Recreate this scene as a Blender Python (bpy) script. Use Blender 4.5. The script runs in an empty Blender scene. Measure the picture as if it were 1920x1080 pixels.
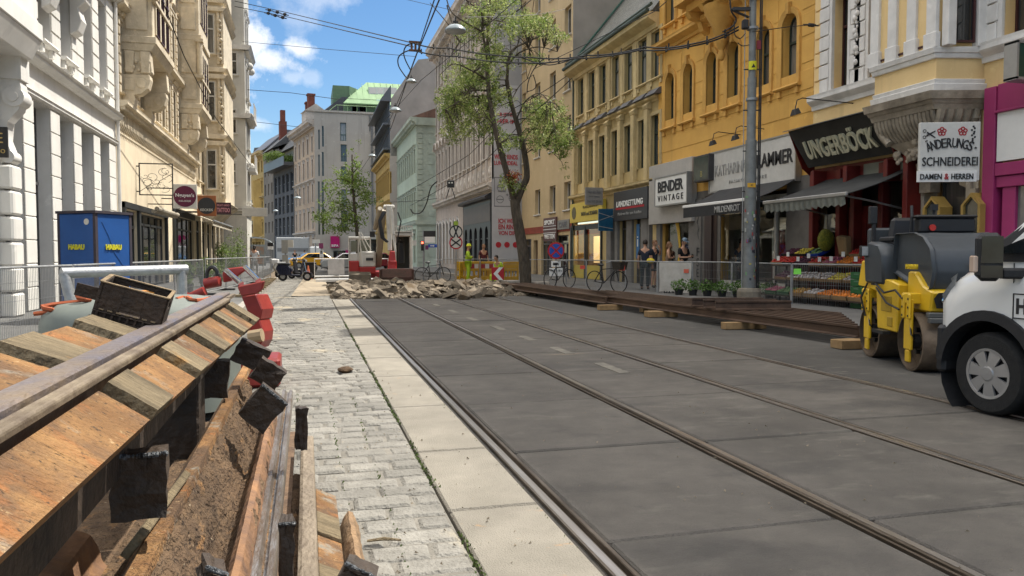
import bpy, bmesh, math, random
from mathutils import Vector, Matrix, noise
R=math.radians; PI=math.pi
sc=bpy.context.scene; COL=sc.collection
# ---------- camera, sky, sun, exposure ----------
FPX=1443.0; YAW=math.atan(385/FPX); PIT=-math.atan(65/FPX); EYE=1.4
FW=Vector((math.sin(YAW)*math.cos(PIT),math.cos(YAW)*math.cos(PIT),math.sin(PIT)))
RT=Vector((math.cos(YAW),-math.sin(YAW),0)); UP=RT.cross(FW)
cd=bpy.data.cameras.new('camera'); cam=bpy.data.objects.new('camera',cd); COL.objects.link(cam)
cd.sensor_width=36; cd.lens=FPX/1920*36; cd.clip_start=.05; cd.clip_end=2000
m=Matrix((( RT.x,UP.x,-FW.x,0),(RT.y,UP.y,-FW.y,0),(RT.z,UP.z,-FW.z,EYE),(0,0,0,1)))
cam.matrix_world=m; sc.camera=cam
SUN_AZ=R(68); SUN_EL=R(59)      # azimuth clockwise from +Y
SV=Vector((math.sin(SUN_AZ)*math.cos(SUN_EL),math.cos(SUN_AZ)*math.cos(SUN_EL),math.sin(SUN_EL)))
sl=bpy.data.lights.new('sun','SUN'); so=bpy.data.objects.new('sun',sl); COL.objects.link(so)
sl.energy=3.25; sl.angle=R(.5); sl.color=(1,.95,.86)
so.rotation_euler=SV.to_track_quat('Z','Y').to_euler(); so.location=(0,0,60)
sc.view_settings.view_transform='Standard'; sc.view_settings.look='None'; sc.view_settings.exposure=1.2; sc.view_settings.gamma=1
sc.cycles.diffuse_bounces=6; sc.cycles.max_bounces=10
def ray(x,y):
    return FW+RT*((x-960)/FPX)+UP*((540-y)/FPX)
def G(x,y,z=0.):
    d=ray(x,y); return Vector((0,0,EYE))+d*((z-EYE)/d.z)
def AY(x,y,Y):
    d=ray(x,y); return Vector((0,0,EYE))+d*(Y/d.y)
def AX(x,y,X):
    d=ray(x,y); return Vector((0,0,EYE))+d*(X/d.x)
w=bpy.data.worlds.new('World'); sc.world=w; w.use_nodes=True
nt=w.node_tree; N=nt.nodes; L=nt.links; N.clear()
def nn(t,**k):
    n=N.new(t)
    for a,b in k.items(): setattr(n,a,b)
    return n
sky=nn('ShaderNodeTexSky',sky_type='NISHITA',sun_disc=False,sun_elevation=SUN_EL,sun_rotation=SUN_AZ,air_density=1.0,dust_density=.4,ozone_density=1.4,altitude=200)
bg=nn('ShaderNodeBackground'); out=nn('ShaderNodeOutputWorld'); bg.inputs[1].default_value=.066
tc=nn('ShaderNodeTexCoord')
hs=nn('ShaderNodeHueSaturation'); hs.inputs['Saturation'].default_value=1.25; L.new(sky.outputs[0],hs.inputs['Color'])
def vmath(op,a,b=None):
    n=nn('ShaderNodeVectorMath',operation=op)
    if isinstance(a,(tuple,Vector)): n.inputs[0].default_value=a
    else: L.new(a,n.inputs[0])
    if b is not None:
        if isinstance(b,(tuple,Vector)): n.inputs[1].default_value=b
        else: L.new(b,n.inputs[1])
    return n
def fmath(op,a,b,clamp=False):
    n=nn('ShaderNodeMath',operation=op,use_clamp=clamp)
    for i,v in enumerate((a,b)):
        if isinstance(v,(int,float)): n.inputs[i].default_value=v
        else: L.new(v,n.inputs[i])
    return n.outputs[0]
cn=nn('ShaderNodeTexNoise'); cn.inputs['Scale'].default_value=24; cn.inputs['Detail'].default_value=11; cn.inputs['Roughness'].default_value=.62
L.new(tc.outputs['Generated'],cn.inputs['Vector'])
prev=None; FILL_CLOUD=21
# cumulus clouds at fixed directions of the sky: (px,py,radius in direction units, stretch x, strength)
for (px,py,rx,ry,st) in ((468,72,.036,.045,1.25),(505,112,.042,.022,1.1),(568,92,.032,.016,.95),(425,95,.06,.06,1.3),(560,35,.04,.028,.3),(545,145,.022,.012,.4),(580,148,.014,.012,.35),(482,235,.02,.012,.5),(600,-10,.05,.03,.4)):
    c=ray(px,py).normalized(); r=RT
    u=c.cross(Vector((0,0,1))).normalized(); v=u.cross(c).normalized()
    df=vmath('SUBTRACT',tc.outputs['Generated'],c)
    du=vmath('DOT_PRODUCT',df.outputs[0],u*(1/rx)); dv=vmath('DOT_PRODUCT',df.outputs[0],v*(1/ry)); dc=vmath('DOT_PRODUCT',df.outputs[0],c*(1/max(rx,ry)))
    s=fmath('ADD',fmath('POWER',fmath('ABSOLUTE',du.outputs['Value'],0),2),fmath('POWER',fmath('ABSOLUTE',dv.outputs['Value'],0),2))
    s=fmath('ADD',s,fmath('POWER',fmath('ABSOLUTE',dc.outputs['Value'],0),2))
    s=fmath('SUBTRACT',.9,fmath('POWER',s,.5)); s=fmath('ADD',s,fmath('MULTIPLY',fmath('SUBTRACT',cn.outputs['Fac'],.5),2.8))
    s=fmath('MULTIPLY',fmath('MULTIPLY',s,1.5,True),st)
    prev=s if prev is None else fmath('MAXIMUM',prev,s)
cm=fmath('MINIMUM',prev,1.0)
cn2=nn('ShaderNodeTexNoise'); cn2.inputs['Scale'].default_value=30; cn2.inputs['Detail'].default_value=6; L.new(tc.outputs['Generated'],cn2.inputs['Vector'])
cr=nn('ShaderNodeMixRGB'); cr.inputs[1].default_value=(5.2,5.7,6.6,1); cr.inputs[2].default_value=(8.6,8.8,9.2,1); L.new(cn2.outputs['Fac'],cr.inputs[0])
# unseen broken cloud added overhead to brighten and whiten the ambient light
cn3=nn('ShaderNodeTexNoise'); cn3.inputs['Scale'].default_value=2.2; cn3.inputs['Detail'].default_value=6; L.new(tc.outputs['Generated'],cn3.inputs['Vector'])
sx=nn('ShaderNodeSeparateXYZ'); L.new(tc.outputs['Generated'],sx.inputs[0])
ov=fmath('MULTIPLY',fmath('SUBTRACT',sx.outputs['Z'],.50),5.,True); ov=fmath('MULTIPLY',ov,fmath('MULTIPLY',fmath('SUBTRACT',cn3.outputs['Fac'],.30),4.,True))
m0=nn('ShaderNodeMixRGB'); L.new(ov,m0.inputs[0]); L.new(hs.outputs[0],m0.inputs[1]); m0.inputs[2].default_value=(FILL_CLOUD,FILL_CLOUD*.97,FILL_CLOUD*.93,1)
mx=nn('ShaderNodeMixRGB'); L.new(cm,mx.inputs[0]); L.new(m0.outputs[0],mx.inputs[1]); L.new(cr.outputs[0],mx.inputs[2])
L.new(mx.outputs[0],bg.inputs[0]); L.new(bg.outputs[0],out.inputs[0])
# ---------- materials ----------
MC={}
def mat(name,c1,c2=None,scale=3.,rough=.8,bump=0.,bscale=None,metal=0.,stretch=(1,1,1),spec=.4,stain=.25,detail=6,rand=0.,coat=0.,coord='Object',dist=0.,island=0.,ov=()):
    if name in MC: return MC[name]
    M=bpy.data.materials.new(name); M.use_nodes=True; t=M.node_tree; n=t.nodes; l=t.links
    b=n['Principled BSDF']; b.inputs['Roughness'].default_value=rough; b.inputs['Metallic'].default_value=metal
    b.inputs['Specular IOR Level'].default_value=spec; b.inputs['Coat Weight'].default_value=coat
    c2=c2 or tuple(x*.75 for x in c1)
    if any(k in name for k in ('render','stucco','block gable')): ov=tuple(ov)+((tuple(x*.66 for x in c1),.8,.55,.75,(2.5,2.5,.16)),(tuple(min(.8,x*1.12) for x in c1),1.7,.60,.72,(1,1,1)),(tuple(x*.55 for x in c1),26,.66,.74,(1,1,.6)))
    tc=n.new('ShaderNodeTexCoord'); mp=n.new('ShaderNodeMapping'); mp.inputs['Scale'].default_value=stretch
    if coord=='World':
        ge=n.new('ShaderNodeNewGeometry'); l.new(ge.outputs['Position'],mp.inputs[0])
    else: l.new(tc.outputs[coord],mp.inputs[0])
    no=n.new('ShaderNodeTexNoise'); no.inputs['Scale'].default_value=scale; no.inputs['Detail'].default_value=detail; no.inputs['Roughness'].default_value=.6; no.inputs['Distortion'].default_value=dist
    l.new(mp.outputs[0],no.inputs['Vector'])
    rp=n.new('ShaderNodeValToRGB'); rp.color_ramp.elements[0].position=.32; rp.color_ramp.elements[1].position=.68
    rp.color_ramp.elements[0].color=(*c2,1); rp.color_ramp.elements[1].color=(*c1,1); l.new(no.outputs['Fac'],rp.inputs[0])
    last=rp.outputs[0]
    def mul(fac_out,lo,hi,last):
        mr=n.new('ShaderNodeMapRange'); mr.inputs['From Min'].default_value=.3; mr.inputs['From Max'].default_value=.7; mr.inputs['To Min'].default_value=lo; mr.inputs['To Max'].default_value=hi
        l.new(fac_out,mr.inputs[0]); vm=n.new('ShaderNodeVectorMath'); vm.operation='SCALE'; l.new(last,vm.inputs[0]); l.new(mr.outputs[0],vm.inputs['Scale']); return vm.outputs[0]
    if stain:
        s2=n.new('ShaderNodeTexNoise'); s2.inputs['Scale'].default_value=scale*.17; s2.inputs['Detail'].default_value=4; l.new(mp.outputs[0],s2.inputs['Vector'])
        last=mul(s2.outputs['Fac'],1-stain,1+stain*.3,last)
    if rand:
        oi=n.new('ShaderNodeObjectInfo'); mr=n.new('ShaderNodeMapRange'); mr.inputs['To Min'].default_value=1-rand; mr.inputs['To Max'].default_value=1+rand
        l.new(oi.outputs['Random'],mr.inputs[0]); vm=n.new('ShaderNodeVectorMath'); vm.operation='SCALE'; l.new(last,vm.inputs[0]); l.new(mr.outputs[0],vm.inputs['Scale']); last=vm.outputs[0]
    if island:
        oi=n.new('ShaderNodeNewGeometry'); mr=n.new('ShaderNodeMapRange'); mr.inputs['To Min'].default_value=1-island; mr.inputs['To Max'].default_value=1+island
        l.new(oi.outputs['Random Per Island'],mr.inputs[0]); vm=n.new('ShaderNodeVectorMath'); vm.operation='SCALE'; l.new(last,vm.inputs[0]); l.new(mr.outputs[0],vm.inputs['Scale']); last=vm.outputs[0]
    for (c,s_,lo,hi,st_) in ov:   # extra colour layers: stains, specks, smears
        m2=n.new('ShaderNodeMapping'); m2.inputs['Scale'].default_value=st_; m2.inputs['Location'].default_value=(s_*3.7,s_,2*s_)
        l.new(mp.inputs[0].links[0].from_socket,m2.inputs[0]); o2=n.new('ShaderNodeTexNoise'); o2.inputs['Scale'].default_value=s_; o2.inputs['Detail'].default_value=7; o2.inputs['Roughness'].default_value=.65; l.new(m2.outputs[0],o2.inputs['Vector'])
        mr=n.new('ShaderNodeMapRange'); mr.inputs['From Min'].default_value=lo; mr.inputs['From Max'].default_value=hi; l.new(o2.outputs['Fac'],mr.inputs[0])
        x=n.new('ShaderNodeMixRGB'); x.inputs[2].default_value=(*c,1); l.new(mr.outputs[0],x.inputs[0]); l.new(last,x.inputs[1]); last=x.outputs[0]
    l.new(last,b.inputs['Base Color'])
    if bump:
        bn=n.new('ShaderNodeTexNoise'); bn.inputs['Scale'].default_value=bscale or scale*4; bn.inputs['Detail'].default_value=5; l.new(mp.outputs[0],bn.inputs['Vector'])
        bp=n.new('ShaderNodeBump'); bp.inputs['Strength'].default_value=bump; bp.inputs['Distance'].default_value=.03; l.new(bn.outputs['Fac'],bp.inputs['Height']); l.new(bp.outputs[0],b.inputs['Normal'])
    MC[name]=M; return M
def glassmat(name,dark,light,k=.5,rough=.04):
    """window pane: dark room or pale curtain behind a glossy surface, chosen per pane"""
    if name in MC: return MC[name]
    M=bpy.data.materials.new(name); M.use_nodes=True; t=M.node_tree; n=t.nodes; l=t.links; b=n['Principled BSDF']
    b.inputs['Roughness'].default_value=rough; b.inputs['Specular IOR Level'].default_value=.9
    oi=n.new('ShaderNodeObjectInfo'); tc=n.new('ShaderNodeTexCoord'); mp=n.new('ShaderNodeMapping'); mp.inputs['Scale'].default_value=(7,7,.5); l.new(tc.outputs['Object'],mp.inputs[0])
    no=n.new('ShaderNodeTexNoise'); no.inputs['Scale'].default_value=1.6; l.new(mp.outputs[0],no.inputs['Vector'])
    mr=n.new('ShaderNodeMapRange'); mr.inputs['From Min'].default_value=1-k; mr.inputs['From Max'].default_value=1.0; mr.inputs['To Max'].default_value=.9; l.new(oi.outputs['Random'],mr.inputs[0])
    mu=n.new('ShaderNodeMath'); mu.operation='MULTIPLY'; l.new(mr.outputs[0],mu.inputs[0]); l.new(no.outputs['Fac'],mu.inputs[1])
    mx=n.new('ShaderNodeMixRGB'); mx.inputs[1].default_value=(*dark,1); mx.inputs[2].default_value=(*light,1); l.new(mu.outputs[0],mx.inputs[0]); l.new(mx.outputs[0],b.inputs['Base Color'])
    bn=n.new('ShaderNodeTexNoise'); bn.inputs['Scale'].default_value=1.3; l.new(tc.outputs['Object'],bn.inputs['Vector'])
    bp=n.new('ShaderNodeBump'); bp.inputs['Strength'].default_value=.08; bp.inputs['Distance'].default_value=.05; l.new(bn.outputs['Fac'],bp.inputs['Height']); l.new(bp.outputs[0],b.inputs['Normal'])
    MC[name]=M; return M
def clearglass(name='clear glass'):
    if name in MC: return MC[name]
    M=bpy.data.materials.new(name); M.use_nodes=True; t=M.node_tree; n=t.nodes; l=t.links; n.remove(n['Principled BSDF'])
    g=n.new('ShaderNodeBsdfGlossy'); g.inputs['Roughness'].default_value=.02; g.inputs['Color'].default_value=(.9,.95,.95,1); tr=n.new('ShaderNodeBsdfTransparent'); tr.inputs[0].default_value=(.86,.9,.88,1)
    fr=n.new('ShaderNodeFresnel'); fr.inputs[0].default_value=1.5; mx=n.new('ShaderNodeMixShader'); ad=n.new('ShaderNodeMath'); ad.inputs[1].default_value=.04
    l.new(fr.outputs[0],ad.inputs[0]); l.new(ad.outputs[0],mx.inputs[0]); l.new(tr.outputs[0],mx.inputs[1]); l.new(g.outputs[0],mx.inputs[2]); l.new(mx.outputs[0],n['Material Output'].inputs[0])
    MC[name]=M; return M
def emis(name,c,s):
    if name in MC: return MC[name]
    M=mat(name,c,c,stain=0); b=M.node_tree.nodes['Principled BSDF']; b.inputs['Emission Color'].default_value=(*c,1); b.inputs['Emission Strength'].default_value=s; return M
def P(name,c,rough=.5,metal=0.,coat=0.,var=.12,scale=6,bump=0.,rand=0.): # paint-like
    return mat(name,c,tuple(x*(1-var) for x in c),scale=scale,rough=rough,metal=metal,coat=coat,stain=var,bump=bump,rand=rand)
# ---------- mesh builder ----------
class MB:
    def __init__(s): s.v=[]; s.f=[]
    def add(s,vs,fs):
        o=len(s.v); s.v+= [tuple(v) for v in vs]; s.f+=[tuple(i+o for i in f) for f in fs]; return s
    def box(s,x0,x1,y0,y1,z0,z1):
        x0,x1=min(x0,x1),max(x0,x1); y0,y1=min(y0,y1),max(y0,y1); z0,z1=min(z0,z1),max(z0,z1)
        return s.add([(x0,y0,z0),(x1,y0,z0),(x1,y1,z0),(x0,y1,z0),(x0,y0,z1),(x1,y0,z1),(x1,y1,z1),(x0,y1,z1)],
          [(0,3,2,1),(4,5,6,7),(0,1,5,4),(1,2,6,5),(2,3,7,6),(3,0,4,7)])
    def quad(s,a,b,c,d): return s.add([a,b,c,d],[(0,1,2,3)])
    def hexa(s,p): # 8 points bottom ring 4, top ring 4
        return s.add(p,[(0,3,2,1),(4,5,6,7),(0,1,5,4),(1,2,6,5),(2,3,7,6),(3,0,4,7)])
    def prism(s,poly,z0,z1,poly2=None): # plan polygon extruded in z, optional top polygon
        n=len(poly); q=poly2 or poly
        return s.add([(x,y,z0) for x,y in poly]+[(x,y,z1) for x,y in q],[tuple(range(n-1,-1,-1)),tuple(range(n,2*n))]+[(i,(i+1)%n,n+(i+1)%n,n+i) for i in range(n)])
    def prof(s,poly,a0,a1,axis='x'): # polygon in the plane normal to axis
        n=len(poly)
        def mk(p,a): return (a,p[0],p[1]) if axis=='x' else (p[0],a,p[1])
        return s.add([mk(p,a0) for p in poly]+[mk(p,a1) for p in poly],[tuple(range(n)),tuple(range(2*n-1,n-1,-1))]+[(i,n+i,n+(i+1)%n,(i+1)%n) for i in range(n)])
    def cyl(s,a,b,r0,r1=None,n=10,cap=True):
        r1=r0 if r1 is None else r1; a=Vector(a); b=Vector(b); d=(b-a); 
        if d.length<1e-6: return s
        d.normalize(); u=d.cross(Vector((0,0,1)) if abs(d.z)<.9 else Vector((1,0,0))).normalized(); w=d.cross(u)
        vs=[a+(u*math.cos(t)+w*math.sin(t))*r0 for t in [2*PI*i/n for i in range(n)]]+[b+(u*math.cos(t)+w*math.sin(t))*r1 for t in [2*PI*i/n for i in range(n)]]
        fs=[(i,(i+1)%n,n+(i+1)%n,n+i) for i in range(n)]
        if cap: fs+=[tuple(range(n-1,-1,-1)),tuple(range(n,2*n))]
        return s.add(vs,fs)
    def tube(s,pts,r,n=6):
        pts=[Vector(p) for p in pts]; rs=r if isinstance(r,(list,tuple)) else [r]*len(pts); vs=[]; u=None
        for i,p in enumerate(pts):
            d=(pts[min(i+1,len(pts)-1)]-pts[max(i-1,0)]).normalized()
            if u is None: u=d.cross(Vector((0,0,1)) if abs(d.z)<.9 else Vector((1,0,0))).normalized()
            u=(u-d*u.dot(d)).normalized(); w=d.cross(u)
            vs+=[p+(u*math.cos(2*PI*k/n)+w*math.sin(2*PI*k/n))*rs[i] for k in range(n)]
        m=len(pts); fs=[(i*n+k,i*n+(k+1)%n,(i+1)*n+(k+1)%n,(i+1)*n+k) for i in range(m-1) for k in range(n)]
        fs+=[tuple(range(n-1,-1,-1)),tuple(range((m-1)*n,m*n))]
        return s.add(vs,fs)
    def lathe(s,prof,c=(0,0,0),n=16,axis='z',a0=0,a1=2*PI): # prof (r,h)
        full=abs(a1-a0-2*PI)<1e-3; k=n if full else n+1; vs=[]
        for (r,h) in prof:
            for i in range(k):
                t=a0+(a1-a0)*i/n; x,y=r*math.cos(t),r*math.sin(t)
                v=(x,y,h) if axis=='z' else ((h,x,y) if axis=='x' else (x,h,y)); vs.append((v[0]+c[0],v[1]+c[1],v[2]+c[2]))
        fs=[(j*k+i,j*k+(i+1)%k,(j+1)*k+(i+1)%k,(j+1)*k+i) for j in range(len(prof)-1) for i in range(n)]
        return s.add(vs,fs)
    def ball(s,c,r,n=10,m=7,sx=1,sy=1,sz=1): 
        return s.lathe([(max(.001,r*math.sin(PI*j/m)),-r*math.cos(PI*j/m)) for j in range(m+1)],(0,0,0),n).xf_last((m+1)*n,lambda v:(v[0]*sx+c[0],v[1]*sy+c[1],v[2]*sz+c[2]))
    def xf_last(s,k,fn):
        for i in range(len(s.v)-k,len(s.v)): s.v[i]=tuple(fn(s.v[i]))
        return s
    def xf(s,M):
        s.v=[tuple(M@Vector(v)) for v in s.v]; return s
    def mesh(s,name,m,bevel=0.,smooth=False,fix=True):
        me=bpy.data.meshes.new(name); me.from_pydata(s.v,[],s.f)
        if bevel or fix:
            bm=bmesh.new(); bm.from_mesh(me)
            if fix: bmesh.ops.recalc_face_normals(bm,faces=bm.faces)
            if bevel:
                es=[e for e in bm.edges if len(e.link_faces)==2 and e.calc_face_angle(0)>.6]
                bmesh.ops.bevel(bm,geom=es,offset=bevel,segments=1,affect='EDGES',clamp_overlap=True)
            bm.to_mesh(me); bm.free()
        if m: me.materials.append(m)
        if smooth:
            me.polygons.foreach_set('use_smooth',[True]*len(me.polygons))
            try: me.set_sharp_from_angle(angle=R(38))
            except Exception: pass
        return me
def ob(name,me,parent=None,loc=(0,0,0),rot=(0,0,0)):
    o=bpy.data.objects.new(name,me); COL.objects.link(o); o.location=loc; o.rotation_euler=rot
    if parent: o.parent=parent
    return o
def part(name,mb,m,parent,bevel=0.,smooth=False,loc=(0,0,0),rot=(0,0,0),label=None):
    o=ob(name,mb.mesh(name,m,bevel,smooth),parent,loc,rot)
    if label: o['label']=label
    return o
def tag(o,label,cat,group=None,kind=None):
    if label: o['label']=label
    if cat: o['category']=cat
    if group: o['group']=group
    if kind: o['kind']=kind
    return o
def thing(name,label,cat,loc=(0,0,0),rz=0,group=None):
    o=bpy.data.objects.new(name,None); COL.objects.link(o); o.location=loc; o.rotation_euler=(0,0,rz); o.empty_display_size=.2
    return tag(o,label,cat,group)
def struct(name,mb,m,bevel=0.,smooth=False):
    o=ob(name,mb.mesh(name,m,bevel,smooth)); o['kind']='structure'; return o
def dup(root,loc,rz,label=None,group=None):
    r=root.copy(); COL.objects.link(r); r.location=loc; r.rotation_euler=(r.rotation_euler[0],r.rotation_euler[1],rz)
    if label: r['label']=label
    if group: r['group']=group
    for ch in list(root.children):
        c=ch.copy(); COL.objects.link(c); c.parent=r
        for g in list(ch.children):
            d=g.copy(); COL.objects.link(d); d.parent=c
    return r
_tc={}
def textmesh(body,wd,ht,m,depth=.01,bold=0.,spacing=1.):
    """lettering fitted to wd x ht, centred, standing in the local xz plane and facing -y"""
    cu=bpy.data.curves.new('t','FONT'); cu.body=body; cu.align_x='CENTER'; cu.extrude=depth; cu.offset=bold; cu.space_character=spacing; cu.resolution_u=3
    o=bpy.data.objects.new('t',cu); COL.objects.link(o); bpy.context.view_layer.update()
    me=bpy.data.meshes.new_from_object(o.evaluated_get(bpy.context.evaluated_depsgraph_get())); bpy.data.objects.remove(o)
    xs=[v.co.x for v in me.vertices]; ys=[v.co.y for v in me.vertices]
    if not xs: return me
    x0,x1,y0,y1=min(xs),max(xs),min(ys),max(ys); sx=wd/max(1e-6,x1-x0); sy=ht/max(1e-6,y1-y0)
    for v in me.vertices: v.co=Vector(((v.co.x-(x0+x1)/2)*sx,-v.co.z,(v.co.y-(y0+y1)/2)*sy))
    me.materials.clear(); me.materials.append(m); return me
def text(name,body,wd,ht,loc,m,parent,bold=0.,spacing=1.,depth=.01,rot=(0,0,0)):
    return ob(name,textmesh(body,wd,ht,m,depth,bold,spacing),parent,loc,rot)
RD=random.Random(7)
# ---------- ground ----------
m_asph=mat('asphalt',(.098,.092,.083),(.072,.067,.06),scale=2.5,rough=.85,bump=.5,bscale=90,coord='World',stain=.35,ov=(((.19,.17,.14),3,.60,.72,(.5,2.5,1)),((.05,.046,.04),120,.62,.70,(1,1,1)),((.17,.16,.145),160,.62,.72,(1,1,1))))
m_slab=mat('tram road concrete',(.134,.120,.103),(.099,.089,.076),scale=4,rough=.8,bump=.55,bscale=110,coord='World',stain=.3,detail=12,ov=(((.175,.16,.135),2.6,.56,.80,(.7,1.8,1)),((.068,.062,.055),.7,.52,.66,(1,1.4,1)),((.26,.20,.13),1.1,.68,.80,(.6,2.2,1)),((.06,.052,.045),130,.60,.68,(1,1,1)),((.2,.187,.165),170,.62,.72,(1,1,1)),((.035,.03,.028),7,.735,.75,(1,1,1)),((.075,.068,.06),1.6,.62,.75,(1.4,1,1))))
m_kslab=mat('pale kerb concrete',(.245,.222,.182),(.185,.168,.136),scale=3.5,rough=.85,bump=.5,bscale=110,coord='World',stain=.3,detail=12,ov=(((.30,.17,.07),2.6,.66,.76,(1,1.4,1)),((.13,.115,.09),140,.60,.68,(1,1,1)),((.38,.35,.29),90,.64,.74,(1,1,1)),((.07,.06,.05),8,.74,.755,(1,1,1))))
m_stone=mat('granite setts',(.225,.213,.186),(.155,.146,.126),scale=9,rough=.8,bump=.6,bscale=50,coord='World',stain=.35,island=.13,ov=(((.10,.09,.075),90,.60,.70,(1,1,1)),((.36,.30,.2),1.2,.6,.74,(1,.6,1))))
m_mortar=mat('joint sand',(.20,.184,.156),(.14,.13,.11),scale=12,rough=.95,bump=.5,bscale=80,coord='World')
m_pave=mat('pavement asphalt',(.14,.137,.13),(.10,.098,.093),scale=2,rough=.85,bump=.2,bscale=50,coord='World')
m_sand=mat('sandy road',(.33,.27,.19),(.21,.175,.13),scale=1.2,rough=.95,bump=.4,bscale=30,coord='World')
m_kerb=mat('granite kerb',(.36,.33,.29),(.25,.23,.2),scale=8,rough=.8,bump=.3,coord='World')
m_dirt=mat('excavated soil',(.17,.125,.08),(.09,.065,.04),scale=4,rough=.95,bump=1,bscale=12,coord='World')
m_moss=mat('moss',(.09,.13,.03),(.05,.07,.02),scale=20,rough=.95,coord='World')
struct('ground',MB().quad((-400,-60,-.45),(400,-60,-.45),(400,900,-.45),(-400,900,-.45)),m_dirt)
YE=23.9   # end of the intact slabs
b=MB(); b.box(-1.48,.72,-8,YE,-.4,-.016); b.box(-1.48,.9,YE,43,-.4,-.012); struct('road_bed',b,m_mortar)
# cobbled lane, stone by stone
b=MB(); y=-.5; row=0; rr=random.Random(3)
while y<43:
    x=.715-(row%2)*.15-rr.uniform(0,.06); d=.19
    cells=[]
    xx=.715
    if row%2: cells.append((xx-rr.uniform(.13,.2),xx)); xx=cells[-1][0]-.02
    while xx>-1.46:
        wd=rr.uniform(.25,.36); x0=max(xx-wd,-1.47)
        if x0>-1.47 and x0<-1.37: x0=-1.47
        cells.append((x0,xx)); xx=x0-.022
    y1r=.155*.5
    for (x0,x1) in cells:
        if x1-x0<.05: continue
        h=rr.uniform(-.006,.006)+.004*math.sin(x0*3+y*.7)- (.0 if y<30 else .0); j=lambda:rr.uniform(-.008,.008)
        ya,yb=y+j(),y+.168+j(); i=.022; z=h
        base=[(x0+j(),ya,-.06),(x1+j(),ya+j(),-.06),(x1+j(),yb,-.06),(x0+j(),yb+j(),-.06)]
        mid=[(p[0],p[1],z-.014) for p in base]
        cx,cy=(x0+x1)/2,(ya+yb)/2
        top=[(p[0]+(i if p[0]<cx else -i),p[1]+(i if p[1]<cy else -i)*.8,z+rr.uniform(-.002,.002)) for p in base]
        b.add(base+mid+top,[(0,1,5,4),(1,2,6,5),(2,3,7,6),(3,0,4,7),(4,5,9,8),(5,6,10,9),(6,7,11,10),(7,4,8,11),(8,9,10,11)])
    y+=.19; row+=1
struct('cobbled_lane',b,m_stone)
# sheets of worn sand further up the lane
b=MB(); 
b.quad((-.5,26,.012),(.85,26,.012),(.9,43,.012),(-.2,43,.012)); struct('sandy_lane',b,m_sand)
def slabs(x0,x1,ys,m,name,gap=.026,ztop=0.,bev=.012):
    b=MB(); r2=random.Random(int(x0*100))
    for a,c in zip(ys[:-1],ys[1:]):
        dz=r2.uniform(-.004,.004); b.box(x0,x1,a+gap/2,c-gap/2,-.3,ztop+dz)
    return struct(name,b,m,bevel=bev)
slabs(.735,1.24,[-6,-3,-.6,.9,2.45,4.08,5.36,6.99,8.8,10.4,12,13.6,15.2,16.8,18.4,20,21.6,YE],m_kslab,'pale_slab_strip')
dj=[-6,-3,-.2,1.6,3.44,5.18,6.93,8.66,10.4,12.15,13.9,15.6,17.4,19.1,20.9,22.6,YE]
slabs(1.405,2.695,dj,m_slab,'concrete_slab_strip'); slabs(2.86,4.165,[a-.06 for a in dj[:-1]]+[YE],m_slab,'concrete_slab_strip'); slabs(4.325,5.765,[a+.3 for a in dj[:-1]]+[YE],m_slab,'concrete_slab_strip')
b=MB(); b.box(5.915,8.9,-20,44,-.4,-.004); struct('asphalt_road',b,m_asph)
b=MB(); b.box(.9,5.94,43,44,-.4,-.006); b.box(-1.48,8.9,43.4,400,-.4,-.008); struct('far_road',b,m_asph)
# moss in the joint beside the setts
b=MB(); rr=random.Random(5)
for k in range(1500):
    y=rr.uniform(2.6,16); 
    if noise.noise(Vector((y*1.1,0,0)))<-.08: continue
    x=.725+rr.gauss(0,.009); s=rr.uniform(.004,.012); z=rr.uniform(-.02,.006); a=rr.uniform(0,PI)
    b.add([(x-s*math.cos(a),y-s*math.sin(a),z),(x+s*math.cos(a),y+s*math.sin(a),z),(x+rr.uniform(-s,s),y+rr.uniform(-s,s),z+s*1.6)],[(0,1,2)])
for k in range(260):
    y=rr.uniform(2.8,8); x=rr.choice([1.215,-.1,.42,.2]); s=rr.uniform(.004,.01); a=rr.uniform(0,PI); x+=rr.gauss(0,.006)
    b.add([(x-s,y-s,-.008),(x+s,y+s,-.006),(x,y,s)],[(0,1,2)])
o=ob('moss',b.mesh('moss',m_moss,fix=False)); tag(o,'green moss growing in the joint between the setts and the pale slabs','moss',kind='stuff')
# rails set in the road: head, groove, lip
m_rail=mat('worn rail steel',(.21,.175,.14),(.10,.08,.06),scale=4,rough=.38,metal=.75,bump=.15,bscale=30,stretch=(6,.6,1),coord='World',stain=.3)
m_railpol=mat('polished rail head',(.60,.57,.54),(.42,.38,.34),scale=4,rough=.28,metal=.85,stretch=(12,.5,1),coord='World')
m_filler=mat('rail joint filler',(.055,.048,.04),(.02,.018,.015),scale=8,rough=.9,bump=.6,coord='World')
def embedded(xc,lab,sgn=1):
    # sgn=+1: head on the left, groove on the right
    t=thing('tram_rail',lab,'tram rail',(xc,0,0),0,'tram rails set in the concrete roadway')
    y0,y1=-6,YE+.3
    pr=[(-.055*sgn,-.12),(-.055*sgn,.001),(-.05*sgn,.004),(.002*sgn,.004),(.008*sgn,-.004),(.014*sgn,-.036),(.036*sgn,-.036),(.04*sgn,-.004),(.044*sgn,.001),(.062*sgn,.001),(.062*sgn,-.12)]
    part('rail',MB().prof(pr,y0,y1,'y'),m_rail,t)
    part('rail_head',MB().box(-.045*sgn,-.004*sgn,y0,y1,.0045,.006),m_railpol,t)
    part('joint_filler',MB().box(-.09,-.0555,y0,y1,-.25,-.018).box(.0625,.09,y0,y1,-.25,-.018),m_filler,t)
embedded(1.325,'left rail of the near tram track, beside the pale sunlit slabs'); embedded(2.778,'right rail of the near tram track, between two rows of dark slabs',-1)
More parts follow.
